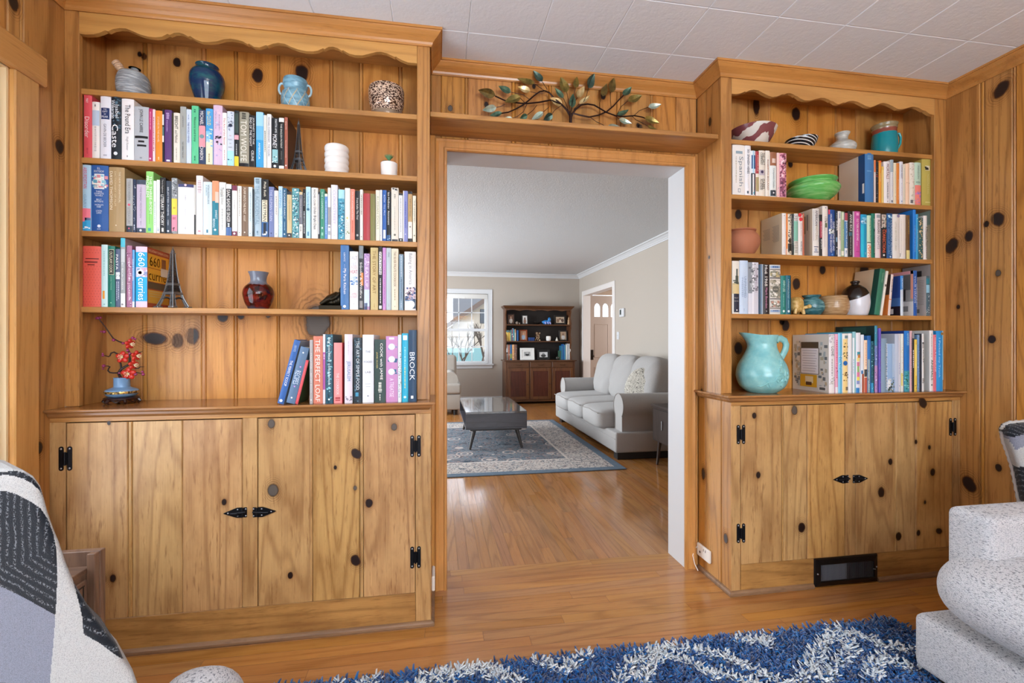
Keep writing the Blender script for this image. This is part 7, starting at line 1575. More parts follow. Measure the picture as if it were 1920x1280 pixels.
for z0, z1, yo in ((WZ0, zm+.02, .045), (zm-.02, WZ1, .085)):
    mb = MB(); s_ = .055
    for a, b, c, d in ((WX0, WX0+s_, z0, z1), (WX1-s_, WX1, z0, z1), (WX0+s_, WX1-s_, z0, z0+s_*.9), (WX0+s_, WX1-s_, z1-.042, z1)): mb.bb(a, b, YFAR+yo, YFAR+yo+.035, c, d, .003)
    for k in (1, 2): x = WX0+s_+(WX1-WX0-2*s_)*k/3; mb.box(x-.008, x+.008, YFAR+yo+.008, YFAR+yo+.026, z0+.04, z1-.04)
    z = (z0+z1)/2; mb.box(WX0+s_, WX1-s_, YFAR+yo+.008, YFAR+yo+.026, z-.008, z+.008)
    o = mb.build('sash', WHITE, root); mb = MB(); mb.quad((WX0+.03,YFAR+yo+.02,z0+.02),(WX1-.03,YFAR+yo+.02,z0+.02),(WX1-.03,YFAR+yo+.02,z1-.02),(WX0+.03,YFAR+yo+.02,z1-.02)); mb.build('pane', GLASS, o)
mb = MB().bb(WX0+.005, WX1-.005, YFAR+.004, YFAR+.04, WZ1-.095, WZ1-.005, .01, 0, 2); mb.ell(((WX0+WX1)/2-.02, YFAR+.003, WZ1-.085), (.016,.004,.012), 8, 6); mb.build('blind_roll', plain('#dad8d4', .6, name='blind_cloth'), root)
window_frame('window_4', LW[0], LW[1], LW[2], LW[3], ('x', XLL-.03), 1, 4, 2)

# hall opening: casing and reveal, the front door beyond
mb = MB()
sweep(mb, [(DY1,0),(DY1,DZ),(DY0,DZ),(DY0,0)], [(.088,0),(.088,-.012),(.08,-.018),(.06,-.014),(.012,-.014),(.004,-.018),(-.002,-.018),(-.002,0)], lambda a, b, h: (XLR+h, a, b))
mb.box(XLR, XLR+.13, DY1-.001, DY1+.012, 0, DZ+.01); mb.box(XLR, XLR+.13, DY0-.012, DY0+.001, 0, DZ+.01); mb.box(XLR, XLR+.13, DY0, DY1, DZ-.001, DZ+.012)
struct(mb.build('trim_9', plain('#dcd6d2', .45, name='casing_paint')))
HY, HX0, HX1 = 8.80, 2.985, 3.90
mb = MB(); mb.box(XLR+.13, HX0-.09, HY+.03, HY+.13, 0, ZCL); mb.box(HX1+.09, 4.9, HY+.03, HY+.13, 0, ZCL); mb.box(HX0-.09, HX1+.09, HY+.03, HY+.13, 2.17, ZCL)
mb.box(4.8, 4.9, 5.2, HY+.03, 0, ZCL); mb.box(XLR+.13, 4.8, 5.2, 5.3, 0, ZCL); struct(mb.build('wall_hall', plain('#c4b0a0', .7, name='hall_paint')))
mb = MB(); mb.box(XLR+.13, 4.9, 5.2, HY+.13, 2.40, 2.5); struct(mb.build('ceiling', STIP))
mb = MB(); sweep(mb, [(HX0-.004,0),(HX0-.004,2.095),(HX1+.004,2.095),(HX1+.004,0)], [(-.09,0),(-.09,-.02),(0,-.02),(0,0)], lambda a, b, h: (a, HY+.03+h, b)); struct(mb.build('trim_10', plain('#c9b4a2', .6, name='hall_trim')))
root = bpy.data.objects.new('door_1', None); COL.objects.link(root); root.location = (HX0, HY, 0); struct(root)
DP = plain('#c7b8ae', .45, name='front_door_paint'); mb = MB()
lx = [HX0+.125+.172*k for k in range(4)]; lw = .125; z0, z1 = 1.66, 1.93
bz = [0]+[]
mb.box(HX0, HX1, HY, HY+.045, 0, z0); mb.box(HX0, HX1, HY, HY+.045, z1, 2.085)
xs_ = [HX0]+[q for l in lx for q in (l, l+lw)]+[HX1]
for a, b in zip(xs_[::2], xs_[1::2]): mb.box(a, b, HY, HY+.045, z0, z1)
for l in lx:     # rounded heads of the lights
    c_ = l+lw/2; n = 10; arc = [(c_+lw/2*math.cos(PI*i/n), z1-.085+.085*math.sin(PI*i/n)) for i in range(n+1)]
    for i in range(n):
        (xa, za_), (xb, zb_) = arc[i], arc[i+1]
        for y_, rv in ((HY, 1), (HY+.045, 0)): mb.quad((xa,y_,za_),(xb,y_,zb_),(xb,y_,z1),(xa,y_,z1))
        mb.quad((xa,HY,za_),(xb,HY,zb_),(xb,HY+.045,zb_),(xa,HY+.045,za_))
for a, b, c, d in ((HX0+.12, HX0+.42, .84, 1.52), (HX0+.5, HX0+.80, .84, 1.52), (HX0+.12, HX0+.42, .2, .66), (HX0+.5, HX0+.80, .2, .66)):
    sweep(mb, [(a,c),(a,d),(b,d),(b,c)], [(0,.0),(0,-.006),(.014,-.010),(.02,0)], lambda p_, q_, h: (p_, HY+h, q_), closed=True)
mb.build('door_leaf', DP, root)
mb = MB()
for l in lx: mb.quad((l,HY+.02,z0),(l+lw,HY+.02,z0),(l+lw,HY+.02,z1),(l,HY+.02,z1))
mb.build('door_glass', GLASS, root)
mb = MB(); mb.lathe([(.028,0),(.03,.006),(.014,.012),(.012,.03),(.026,.045),(.026,.06),(.012,.07),(.001,.071)], (0,0,0), 16); mb.xf(Matrix.Translation((HX0+.07, HY, .875)) @ Matrix.Rotation(PI/2, 4, 'X')); mb.box(HX0+.04, HX0+.1, HY-.006, HY, .80, 1.0); mb.build('door_knob', plain('#2a2018', .4, .6, name='dark_brass'), root)
# thermostat and switch on the right wall
y0, y1 = atX(1172.5, 580, XLR)[1], atX(1164, 580, XLR)[1]; zc = atX(1168, 584, XLR)[2]
root = thing('thermostat', (XLR, (y0+y1)/2, zc), 'white thermostat with a dark display on the beige wall', 'thermostat')
MB().bb(XLR-.03, XLR, y0, y1, zc-.065, zc+.065, .008, 0, 2).build('housing', WHITE, root)
MB().box(XLR-.0315, XLR-.0305, y0+(y1-y0)*.5, y1-.03, zc-.03, zc+.045).build('display', plain('#3c4440', .3, name='lcd'), root)
y0, y1 = atX(1161, 627, XLR)[1], atX(1157, 627, XLR)[1]; zc = atX(1159, 627, XLR)[2]
root = thing('light_switch', (XLR, (y0+y1)/2, zc), 'white light switch plate beside the hall doorway', 'switch')
MB().bb(XLR-.008, XLR, y0, y1, zc-.06, zc+.06, .004).build('plate', WHITE, root); MB().bb(XLR-.016, XLR-.008, (y0+y1)/2-.006, (y0+y1)/2+.006, zc-.012, zc+.014, .002).build('toggle', WHITE, root)

# ------------------------------------------------------------ living room furniture
SOFA = fabric('oatmeal_linen', '#aaa6a3', '#918d8b', 420, .4, .7, (1,1,1), .4)
def cushion(c, r, e1, e2, rot=(0,0,0), nu=40, nv=24, puff=None):
    M_ = (Matrix.Rotation(rot[2], 3, 'Z') @ Matrix.Rotation(rot[1], 3, 'Y') @ Matrix.Rotation(rot[0], 3, 'X'))
    mb = MB().ell((0,0,0), r, nu, nv, 0, e1, e2)
    rr7 = random.Random(int(abs(c[0]*77+c[1]*131)*10)); ph = [rr7.random()*6 for _ in range(6)]
    if puff:
        for i, q in enumerate(mb.v):
            x, y, z = q; w_ = puff*(math.sin(y*23+ph[0]+z*9)*math.sin(z*17+ph[1])+.6*math.sin(y*41+z*31+ph[2])); mb.v[i] = (x*(1+w_/r[0]*.5), y, z)
    mb.xf(Matrix.Translation(c) @ M_.to_4x4()); return mb
root = thing('sofa', (2.2, 5.4, 0), 'oatmeal fabric sofa with rolled arms against the right living room wall', 'sofa')
SX, SY0, SY1 = 1.72, 4.255, 6.56
mb = MB(); mb.bb(SX, 2.74, SY0, SY1, .07, .27, .02, 0, 3, True); mb.build('base', SOFA, root, sharp=70)
mb = MB(); mb.tube([(SX-.001, SY0+.02, .205), (SX-.001, SY1-.02, .205)], .004, 6); mb.build('welt', SOFA, root)
mb = MB(); mb.bb(2.5, 2.76, SY0+.1, SY1-.1, .27, .80, .06, 0, 4, True); mb.build('back', SOFA, root, sharp=70)
for yc, s_ in ((SY0+.125, -1), (SY1-.125, 1)):
    pts = [(yc-.085, .075), (yc+.085, .075), (yc+.085, .42)]
    for k in range(17): a_ = -.6+(PI+1.2)*k/16; pts.append((yc+.125*math.cos(a_), .515+.125*math.sin(a_)))
    pts.append((yc-.085, .42))
    mb = MB().prism(pts, 1.80, 2.7, 'x', 0, True); mb.build('arm', SOFA, root, sharp=50)
    mb = MB(); mb.tube([(1.799, a, b) for a, b in pts], .005, 6); mb.build('arm_piping', plain('#8d8782', .9, name='linen_piping'), root)
sw = (SY1-.25-SY0-.25)/3
for k in range(3):
    yc = SY0+.25+sw*(k+.5); dx = .0
    cushion((2.06+dx, yc, .365), (.435, sw/2*.995, .108), .32, .30, (0, -.03, 0)).build('seat_cushion', SOFA, root, sharp=180)
    mb = MB(); mb.tube([(1.632+.004*math.cos(i), yc+sw*(-.46+.92*i/12), .435-.012*abs(i-6)/6) for i in range(13)], .0045, 6); mb.build('seat_piping', plain('#8d8782', .9, name='linen_piping'), root)
    cushion((2.36, yc-.01*k, .70), (.17, sw/2*1.08, .295), .62, .5, (.0, .24, 0), puff=.016).build('back_cushion', SOFA, root, sharp=180)
FOOT = plain('#15110f', .5, name='black_foot')
for x_, y_, w_ in ((SX+.03, SY0+.03, .95), (SX+.05, SY1-.14, .12), (2.6, SY1-.14, .1)): MB().bb(x_, x_+w_, y_, y_+.1, 0, .072, .004).build('foot', FOOT, root)
t = NT('scribbled_cushion'); p = t.obj(); wv = t.noise(t.vm('MULTIPLY', p, (1,1,1)), 16, 3, .6, 1.2)
ln = t.math('LESS_THAN', t.math('ABSOLUTE', t.math('SUBTRACT', t.math('FRACT', t.math('MULTIPLY', wv, 7.0)), .5)), .10)
c = t.mix(ln, rgb('#bdb6aa'), rgb('#3a3835'))
mb = cushion((2.22, SY0+.44, .66), (.075, .215, .215), .85, .55, (.25, .30, .62)); o = tag(mb.build('throw_pillow', [t.done(t.bsdf(c, .9))], sharp=180), 'cream throw pillow with dark scribbled lines on the sofa near its arm', 'pillow')

# coffee table on the patterned rug
GW = wood('charcoal_stained_wood', '#4a474c', '#2e2c31', 0, 8, .06, .3, line=.5); GWY = wood('charcoal_stained_top', '#66625f', '#3a373a', 1, 8, .05, .07, line=.6, bump=.02, spec=1.0)
TX0, TX1, TY0_, TY1_, TZ0, TZ1 = .30, .955, 4.84, 6.10, .232, .418
root = thing('coffee_table', ((TX0+TX1)/2, (TY0_+TY1_)/2, 0), 'charcoal wood coffee table with an open side shelf and splayed legs', 'table')
MB().bb(TX0, TX1, TY0_, TY1_, TZ1-.022, TZ1, .002).build('table_top', GWY, root); MB().bb(TX0, TX1, TY0_, TY1_, TZ0, TZ0+.02, .002).build('bottom_board', GW, root)
for y_ in (TY0_, TY1_-.02): MB().bb(TX0+.0005, TX1-.0005, y_+.0004, y_+.02, TZ0+.02, TZ1-.022, .001).build('end_panel', GW, root)
MB().bb(TX1-.02, TX1, TY0_+.02, TY1_-.02, TZ0+.02, TZ1-.022, .001).build('side_panel', GW, root); MB().box(TX0+.3, TX0+.315, TY0_+.02, TY1_-.02, TZ0+.02, TZ1-.022).build('divider', GW, root)
MB().bb(TX0+.05, TX1-.05, TY0_+.05, TY1_-.05, TZ0-.024, TZ0, .002).build('leg_rail', plain('#2c241f', .45, name='table_leg_stain'), root)
for sx_, x_ in ((-1, TX0+.10), (1, TX1-.10)):
    for sy_, y_ in ((-1, TY0_+.10), (1, TY1_-.10)): MB().tube([(x_, y_, TZ0-.004), (x_+sx_*.055, y_+sy_*.045, .012)], [.024, .014], 12).build('leg', plain('#2c241f', .45, name='table_leg_stain'), root)

# living room rug: worn medallion pattern with a pale border
t = NT('faded_persian_rug'); p = t.obj(); s_ = t.n('SeparateXYZ', {0: p}); X, Y = s_.outputs[0], s_.outputs[1]
def motif(sc, seed, thr):
    q = t.vm('ADD', p, (seed, seed*1.7, 0)); w_ = t.noise(q, sc, 3, .6, 1.5); return t.math('LESS_THAN', t.math('ABSOLUTE', t.math('SUBTRACT', t.math('FRACT', t.math('MULTIPLY', w_, 5.0)), .5)), thr)
v = t.n('TexVoronoi', {'Vector': p, 'Scale': 3.6}); fl = t.math('SINE', t.math('MULTIPLY', v.outputs['Distance'], 46.0)); flw = t.math('MULTIPLY', t.math('GREATER_THAN', fl, .35), t.math('LESS_THAN', v.outputs['Distance'], .42))
base = t.mix(t.noise(p, 9, 3), rgb('#555f6a'), rgb('#7b8288')); base = t.mix(motif(5, 1, .09), base, rgb('#3c454f')); base = t.mix(t.math('MULTIPLY', flw, .9), base, rgb('#beb2aa'))
base = t.mix(t.math('MULTIPLY', motif(7, 4, .08), .7), base, rgb('#a4857c'))
RX = (1.700, 3.945, -.9, 6.62)
ex = t.math('SUBTRACT', RX[0]-.4, X); ey = t.math('MINIMUM', t.math('SUBTRACT', Y, RX[1]-5.3), t.math('SUBTRACT', RX[3]-5.3, Y)); e = t.math('MINIMUM', ex, ey)
bord = t.mix(motif(11, 9, .16), rgb('#c2b8b0'), rgb('#6a6e74')); bord = t.mix(t.math('MULTIPLY', motif(9, 3, .1), .6), bord, rgb('#8a746e'))
c = t.mix(t.math('LESS_THAN', e, .43), base, bord); c = t.mix(t.math('LESS_THAN', t.math('ABSOLUTE', t.math('SUBTRACT', e, .43)), .012), c, rgb('#c4bab2')); c = t.mix(t.math('LESS_THAN', e, .085), c, rgb('#62707e'))
wear = t.noise(p, 22, 4, .7); c = t.mix(t.rng(wear, .5, .8, 0, .35), c, rgb('#9a9a9c'))
RUG = t.done(t.bsdf(c, .95, t.bump(t.noise(p, 260, 2), .4, .002), 0, .1))
o = MB().bb(RX[2], RX[0], RX[1], RX[3], .0008, .009, .003); ro = thing('patterned_rug', (.4, 5.3, 0), 'faded blue and cream oriental rug under the coffee table', 'rug'); o.build('rug_field', RUG, ro)

# armchair at the far left and the little end table by the sofa
root = thing('club_chair', (0, 7.7, 0), 'taupe club chair with a rolled arm under the far window', 'armchair')
CH = fabric('taupe_weave', '#a59c92', '#8f867d', 420, .4, .7); AY = 7.30
MB().bb(-.62, .372, AY, 8.25, .085, .33, .02, 0, 3, True).build('base', CH, root, sharp=70); MB().bb(-.62, .382, AY-.03, 8.1, .335, .50, .04, 0, 4, True).build('seat_cushion', CH, root, sharp=70)
for x_ in (-.52, .21):
    pts = [(x_-.10,.34),(x_+.10,.34)]+[(x_+.125*math.cos(-.3+(PI+.6)*k/14), .555+.125*math.sin(-.3+(PI+.6)*k/14)) for k in range(15)]
    MB().prism(pts, AY+.03, 8.2, 'y', 0, True).build('arm', CH, root, sharp=50)
MB().bb(-.6, .34, 8.02, 8.28, .34, .93, .06, 0, 4, True).build('back', CH, root, sharp=70)
for x_ in (-.55, .29):
    for y_ in (AY+.07, 8.15): MB().lathe([(.03,0),(.042,.088)], (x_, y_, 0), 10).build('foot', FOOT, root)
root = thing('end_table', (2.26, 3.8, 0), 'dark brown end table with one door beside the near sofa arm', 'side table'); DKW = wood('espresso_wood', '#3d302a', '#241b17', 2, 8, .05, .35)
MB().bb(2.005, 2.52, 3.52, 4.10, .545, .57, .003).build('table_top', DKW, root); MB().bb(2.02, 2.5, 3.535, 4.085, .232, .5445, .003).build('body', DKW, root)
dr = MB().bb(2.008, 2.0195, 3.56, 4.06, .25, .53, .002).build('door', DKW, root); MB().tube([(2.0, 3.87, .36), (2.0, 3.87, .44)], .005, 8).build('handle', SCREW, dr)
for x_ in (2.07, 2.45):
    for y_ in (3.58, 4.04): MB().tube([(x_, y_, .234), (x_+(.02 if x_ > 2.2 else -.02), y_+(.015 if y_ > 3.8 else -.015), .002)], [.019, .011], 10).build('leg', DKW, root)

# ------------------------------------------------------------ the dark hutch and what stands on it
HW1 = wood('walnut_hutch', '#5e3a20', '#351d0e', 0, 7, .05, .35); HW2 = wood('walnut_hutch_upright', '#6a4022', '#3a200f', 2, 7, .06, .35); HPN = wood('hutch_panel', '#55281a', '#35160d', 2, 9, .04, .3); HBK = plain('#231a16', .7, name='hutch_back')
B0, B1, BF, BB_ = 1.255, 2.585, 8.40, 8.835; UF = 8.56; U0, U1 = 1.275, 2.56
root = thing('hutch', ((B0+B1)/2, 8.6, 0), 'dark walnut hutch with open shelves, three drawers and three panelled doors', 'hutch')
zt = .815
mb = MB(); mb.bb(B0, B1, BF+.015, BB_, .05, zt-.02, .002); mb.build('cabinet_body', HW2, root)
MB().bb(B0-.03, B1+.03, BF-.02, BB_, zt-.02, zt, .004).build('cabinet_top', HW1, root)
mb = MB(); pts = [(B0,.0),(B0+.14,.0),(B0+.19,.045),(B1-.19,.045),(B1-.14,0),(B1,0),(B1,.075),(B0,.075)]; mb.prism(pts, BF+.004, BF+.0145, 'y'); mb.build('skirt', HW1, root)
for k in range(3):
    a = B0+.03+(B1-B0-.06)*k/3; b = a+(B1-B0-.06)/3
    d_ = MB().bb(a+.012, b-.012, BF, BF+.0148, zt-.135, zt-.035, .003).build('drawer', HW1, root)
    mb = MB(); xm = (a+b)/2; mb.tube([(xm-.05, BF-.002, zt-.082), (xm-.035, BF-.016, zt-.09), (xm+.035, BF-.016, zt-.09), (xm+.05, BF-.002, zt-.082)], .004, 6); mb.build('drawer_pull', plain('#4a3218', .4, .7, name='aged_brass'), d_)
    mb = MB(); x0_, x1_, z0_, z1_ = a+.012, b-.012, .085, zt-.15; s_ = .055
    for p_ in ((x0_, x0_+s_, z0_, z1_), (x1_-s_, x1_, z0_, z1_), (x0_+s_, x1_-s_, z0_, z0_+s_), (x0_+s_, x1_-s_, z1_-s_, z1_)): mb.bb(p_[0], p_[1], BF, BF+.0148, p_[2], p_[3], .002)
    d_ = mb.build('door', HW2, root); MB().box(x0_+s_, x1_-s_, BF+.008, BF+.0145, z0_+s_, z1_-s_).build('door_panel', HPN, d_)
    MB().ell((x1_-.025, BF-.008, (z0_+z1_)/2), (.008,.010,.010), 8, 6).build('door_knob', plain('#2a1a10', .4, name='wood_knob'), d_)
hz = (1.175, 1.49)
for x_, s_ in ((U0, 1), (U1-.022, -1)):     # sides with a waved front edge
    pts = [(BB_, zt), (UF, zt)]+[(UF+.045*(.5-.5*math.cos(2*PI*i/14)), zt+.02+(hz[0]-zt-.04)*i/14) for i in range(15)]+[(UF+.045*(.5-.5*math.cos(2*PI*i/14)), hz[0]+.02+(hz[1]-hz[0]-.04)*i/14) for i in range(15)]+[(UF+.045*(.5-.5*math.cos(2*PI*i/14)), hz[1]+.02+.25*i/14) for i in range(15)]+[(UF, 1.80), (BB_, 1.80)]
    MB().prism(pts, x_, x_+.022, 'x').build('side', HW2, root)
MB().box(U0+.022, U1-.022, BB_-.012, BB_, zt, 1.80).build('back_panel', HBK, root)
for z_ in hz: MB().bb(U0+.0225, U1-.0225, UF+.004, BB_-.0125, z_-.022, z_, .002).build('shelf', HW1, root)
n = 48; mb = MB(); zz_ = [1.742+.022*abs(math.sin(PI*4.5*i/n+.3)) for i in range(n+1)]
for i in range(n):
    xa, xb = U0+.022+(U1-U0-.044)*i/n, U0+.022+(U1-U0-.044)*(i+1)/n
    mb.add([(xa,UF+.002,zz_[i]),(xb,UF+.002,zz_[i+1]),(xb,UF+.002,1.80),(xa,UF+.002,1.80),(xa,UF+.018,zz_[i]),(xb,UF+.018,zz_[i+1])], [(0,1,2,3),(4,5,1,0)])
mb.build('valance', HW1, root)
mb = MB(); sweep(mb, [(U0, BB_), (U0, UF), (U1, UF), (U1, BB_)], [(0,1.80),(-.0,1.785),(-.012,1.79),(-.03,1.812),(-.045,1.828),(-.045,1.842),(0,1.842)], lambda a, b, h: (a, b, h)) if False else None
mb = MB(); sweep(mb, [(U0, BB_), (U0, UF), (U1, UF), (U1, BB_)][::-1], [(0,1.785),(-.012,1.79),(-.03,1.812),(-.045,1.828),(-.045,1.842),(0,1.842)], lambda a, b, h: (a, b, h)); mb.box(U0, U1, UF, BB_, 1.80, 1.842); mb.build('cornice', HW1, root)
hs_ = 140/1434
def hq(a, b, Y): return atY(940+hs_*a, 565+hs_*b, Y)
HS = [hz[1], hz[0], zt]
def frame(a0, a1, bt, row, Y, fw, fc, pc, label, mat2=None, lean=.12, group=None, marks=()):
    x0, _, _ = hq(a0, 0, Y); x1 = hq(a1, 0, Y)[0]; h = hq((a0+a1)/2, bt, Y)[2]-HS[row]
    root = thing('picture_frame', ((x0+x1)/2, Y, HS[row]+.001), label, 'picture frame'); w = x1-x0
    mb = MB(); F = w*fw
    for p_ in ((-w/2, -w/2+F, 0, h), (w/2-F, w/2, 0, h), (-w/2+F, w/2-F, 0, F), (-w/2+F, w/2-F, h-F, h)): mb.bb(p_[0], p_[1], -.008, .008, p_[2], p_[3], .002)
    o = mb.build('frame', plain(fc, .4, name='frame_paint'), root, local=True); o.rotation_euler = (-lean, 0, 0)
    mb = MB(); mb.box(-w/2+F, w/2-F, -.001, .006, F, h-F, 0); m_ = [plain(mat2 or pc, .6, name='photo_tone')]
    pw, phh = w-2*F, h-2*F
    k = .0
    if mat2: k = .2
    rr8 = random.Random(int(a0)); cols = [pc]+list(marks)
    for c_ in cols: m_.append(plain(c_, .5, name='photo_tone'))
    xa, xb, za_, zb_ = -w/2+F+pw*k, w/2-F-pw*k, F+phh*k*1.2, h-F-phh*k*1.2
    mb.quad((xa,-.0014,za_),(xb,-.0014,za_),(xb,-.0014,zb_),(xa,-.0014,zb_), 1)
    for i, (c_, (fx, fz, rx, rz)) in enumerate(zip(marks, ((.5,.30,.30,.30),(.5,.66,.16,.16),(.25,.4,.16,.3),(.78,.42,.18,.28)))):
        mb.add([(xa+(xb-xa)*(fx+rx*math.cos(2*PI*j/12)), -.0018-.0003*i, max(za_, min(zb_, za_+(zb_-za_)*(fz+rz*math.sin(2*PI*j/12))))) for j in range(12)], [tuple(range(12))], i+2)
    o = mb.build('photo', m_, root, local=True); o.rotation_euler = (-lean, 0, 0)
    mb = MB(); mb.box(-.02, .02, .0, .004, 0, h*.8); o = mb.build('stand', plain('#1c1816', .6), root, local=True); o.rotation_euler = (-lean-.35, 0, 0); o.location = (0, .012+h*.0, 0); 
    o.location = (0, math.sin(lean)*h*.8+.06*h, 0) if False else (0, .03, 0); o.rotation_euler = (-.02, 0, 0); return root
frame(115,255,215,0,8.66,.13,'#2a140e','#6a4a38','dark leaning frame with a wedding photo at left of top hutch shelf', marks=('#d8d0c8','#b89078'))
frame(392,515,236,0,8.68,.14,'#15110f','#d8d4d0','black frame holding a pale portrait print on the top hutch shelf', marks=('#8a6a5a','#5a4238'))
frame(1015,1245,240,0,8.68,.15,'#1c1512','#c9b49c','wide black frame with a group photo on the top hutch shelf', marks=('#e0d0bc','#8a6a54','#9a7a64','#6a5248'))
frame(348,500,522,1,8.66,.15,'#8a3c14','#b88a6a','orange brown wooden frame with a child photo on the middle hutch shelf', marks=('#a4b8d0','#d4a488'))
frame(1110,1270,535,1,8.68,.15,'#2a2420','#b49a80','dark frame with a couple photo at the right of middle hutch shelf', marks=('#d8d4d0','#8a6a58'))
frame(362,636,872,2,8.60,.13,'#e4e2de','#9a9a98','white frame with a black and white landscape photo', '#dedcd8', marks=('#2c2c2c','#c8c8c6'))
frame(686,935,905,2,8.66,.18,'#0e0c0c','#d4d4d4','black frame with a small black and white portrait', '#141212' and None, marks=('#3a3a3a','#8a8a8a'))
def hutch_books(spec, row, Y, where, group):
    for a0, a1, bt, col, desc, mk in spec:
        x0 = hq(a0, 0, Y)[0]; x1 = hq(a1, 0, Y)[0]; h = hq((a0+a1)/2, bt, Y)[2]-HS[row]
        mb, mats, pg = make_book(x1-x0-.001, .15, h, col, mk, None, True); o = mb.build('book', mats); o.location = (x0+.0005, Y, HS[row]+.001); tag(o, desc+' '+where, 'book', group); p_ = pg.build('page_block', PAPER); p_.parent = o
hutch_books([(92,112,525,'#c8a850','yellow leftmost book',[('b','#3a6a7a',.0,.2)]),(113,134,535,'#d8bc68','pale yellow book',[('b','#4a7a84',.0,.2)]),(135,156,530,'#c49a3c','mustard yellow book',[('b','#3a5a64',.0,.2)]),(157,178,540,'#d4b45c','straw yellow book',[('b','#4a5a5a',.0,.2)]),(180,200,525,'#4f8a94','teal book',[]),(201,216,510,'#8a3a3a','dark red book',[('b','#d8d0c4',.4,.5)]),(217,236,495,'#6a8aa8','tall grey blue book',[('b','#e2e2de',.6,.7)]),(238,256,520,'#3f8a8c','sea green book',[]),(258,278,512,'#e0d4c0','cream book',[('b','#c48a6a',.0,.3)]),(280,300,530,'#2c3038','black book',[]),(302,330,532,'#1f5a9a','bright blue book',[])],1,8.60,'on the middle shelf of the dark hutch','books on the middle hutch shelf')
hutch_books([(96,128,808,'#b4b4b4','silver leftmost book',[('b','#5a4a44',.5,.6)]),(130,166,808,'#a86a54','brick and white book',[('x',['#e2d8cc','#3a2a26'],.1,.9,14)]),(168,206,808,'#3f6a94','denim blue book',[('b','#8a9a5a',.6,.9)]),(210,250,808,'#d8a070','peach patterned book',[('x',['#3a2420','#f0d8b8'],.0,1,18)]),(252,300,808,'#7a5a4c','brown speckled book',[('x',['#c8b8a8','#2a3a5a'],.0,1,18)])],2,8.60,'at the foot of the dark hutch','books at the left foot of the hutch')
hutch_books([(1125,1145,925,'#3a5a48','small green book',[]),(1150,1182,830,'#2a6a8c','teal blue book',[]),(1184,1208,800,'#1a5a9c','tall royal blue book',[]),(1210,1234,815,'#3f86a4','light blue book',[]),(1240,1266,808,'#e2dfd8','white book',[]),(1268,1290,790,'#b8bcc4','silver book',[('d','#6a6a70',.1,.8,.3)]),(1292,1332,792,'#e4e2de','wide white book with dark letters',[('t','IMAGINE','#3a3a3a',.05,.5,.5)])],2,8.60,'at the right foot of the hutch','books at the right foot of the hutch')
def hx(a, Y=8.66): return hq(a, 0, Y)[0]
root = thing('blue_figurine', (hx(860), 8.64, HS[0]), 'bright blue animal figurine lying on the top hutch shelf', 'figurine'); z_ = HS[0]+.001
BL = plain('#2a7ac0', .3, name='blue_glaze'); mb = MB(); mb.ell((hx(855), 8.64, z_+.045), (.075,.03,.042), 14, 10); mb.ell((hx(912), 8.62, z_+.095), (.03,.028,.045), 12, 9); mb.tube([(hx(890), 8.63, z_+.05), (hx(910), 8.62, z_+.09)], [.03,.024], 10); mb.tube([(hx(800), 8.64, z_+.04), (hx(775), 8.64, z_+.06)], [.018,.008], 8); o = mb.build('body', BL, root)
mb = MB()
for a in (830, 880, 920): mb.tube([(hx(a), 8.615, z_+.05), (hx(a+12), 8.605, z_+.008)], [.018,.012], 8)
mb.build('paw', plain('#9aa4e0', .4, name='lilac_glaze'), root)
root = thing('dark_boat_dish', (hx(690), 8.66, HS[0]), 'low black boat shaped dish on the top hutch shelf', 'dish'); MB().lathe(vessel([(.02,0),(.045,.008),(.07,.03),(.08,.055)]), (hx(690), 8.66, HS[0]+.001), 20, sq=(1,.55)).build('bowl', plain('#14110f', .3, name='black_glaze'), root)
root = thing('glass_trinket', (hx(310), 8.63, HS[0]), 'little glass trinket left of the pale portrait frame', 'ornament'); mb = MB(); mb.ell((hx(295), 8.63, HS[0]+.03), (.028,.02,.029), 12, 8); mb.ell((hx(345), 8.63, HS[0]+.02), (.014,.014,.019), 10, 8); mb.build('body', plain('#8a7a6e', .1, name='smoky_glass'), root)
root = thing('carved_statuette', (hx(1288), 8.63, HS[0]), 'small pale carved figure at the right end of the top hutch shelf', 'figurine'); mb = MB(); mb.lathe([(.026,0),(.03,.02),(.022,.06),(.026,.09),(.014,.105),(.017,.12),(.012,.14),(.001,.145)], (hx(1288), 8.63, HS[0]+.001), 14); mb.build('body', plain('#b08a64', .5, name='carved_wood'), root)
root = thing('blue_box', (hx(570), 8.64, HS[1]), 'low dark blue box on the middle hutch shelf', 'box'); MB().bb(hx(518), hx(625), 8.60, 8.70, HS[1]+.001, HS[1]+.05, .003).build('box_base', plain('#16346a', .4, name='navy_lacquer'), root); MB().bb(hx(516), hx(627), 8.598, 8.702, HS[1]+.0505, HS[1]+.066, .003).build('lid', plain('#2a4a84', .4, name='blue_lacquer'), root)
root = thing('dried_flower_cluster', (hx(690), 8.64, HS[1]), 'bronze and white shell flower ornament on the middle hutch shelf', 'ornament'); mb = MB(); rr9 = random.Random(4)
for i in range(70):
    t_ = rr9.random(); w_ = .05*(1-.4*math.sin(PI*t_)); mb.ell((hx(690)+(rr9.random()-.5)*2*w_, 8.64+(rr9.random()-.5)*.04, HS[1]+.012+.15*t_), (.011,.009,.011), 7, 5, i % 2)
mb.build('petal_cluster', [plain('#5a3a24', .5, name='bronze_petal'), plain('#c8ac88', .5, name='shell_petal')], root)
root = thing('white_candle_cup', (hx(900), 8.64, HS[1]), 'white faceted candle cup on the middle hutch shelf', 'cup'); MB().lathe(vessel([(.036,0),(.044,.02),(.047,.06),(.042,.092)]), (hx(900), 8.64, HS[1]+.001), 8, sm=False).build('body', plain('#e4e0dc', .3, name='white_porcelain'), root)
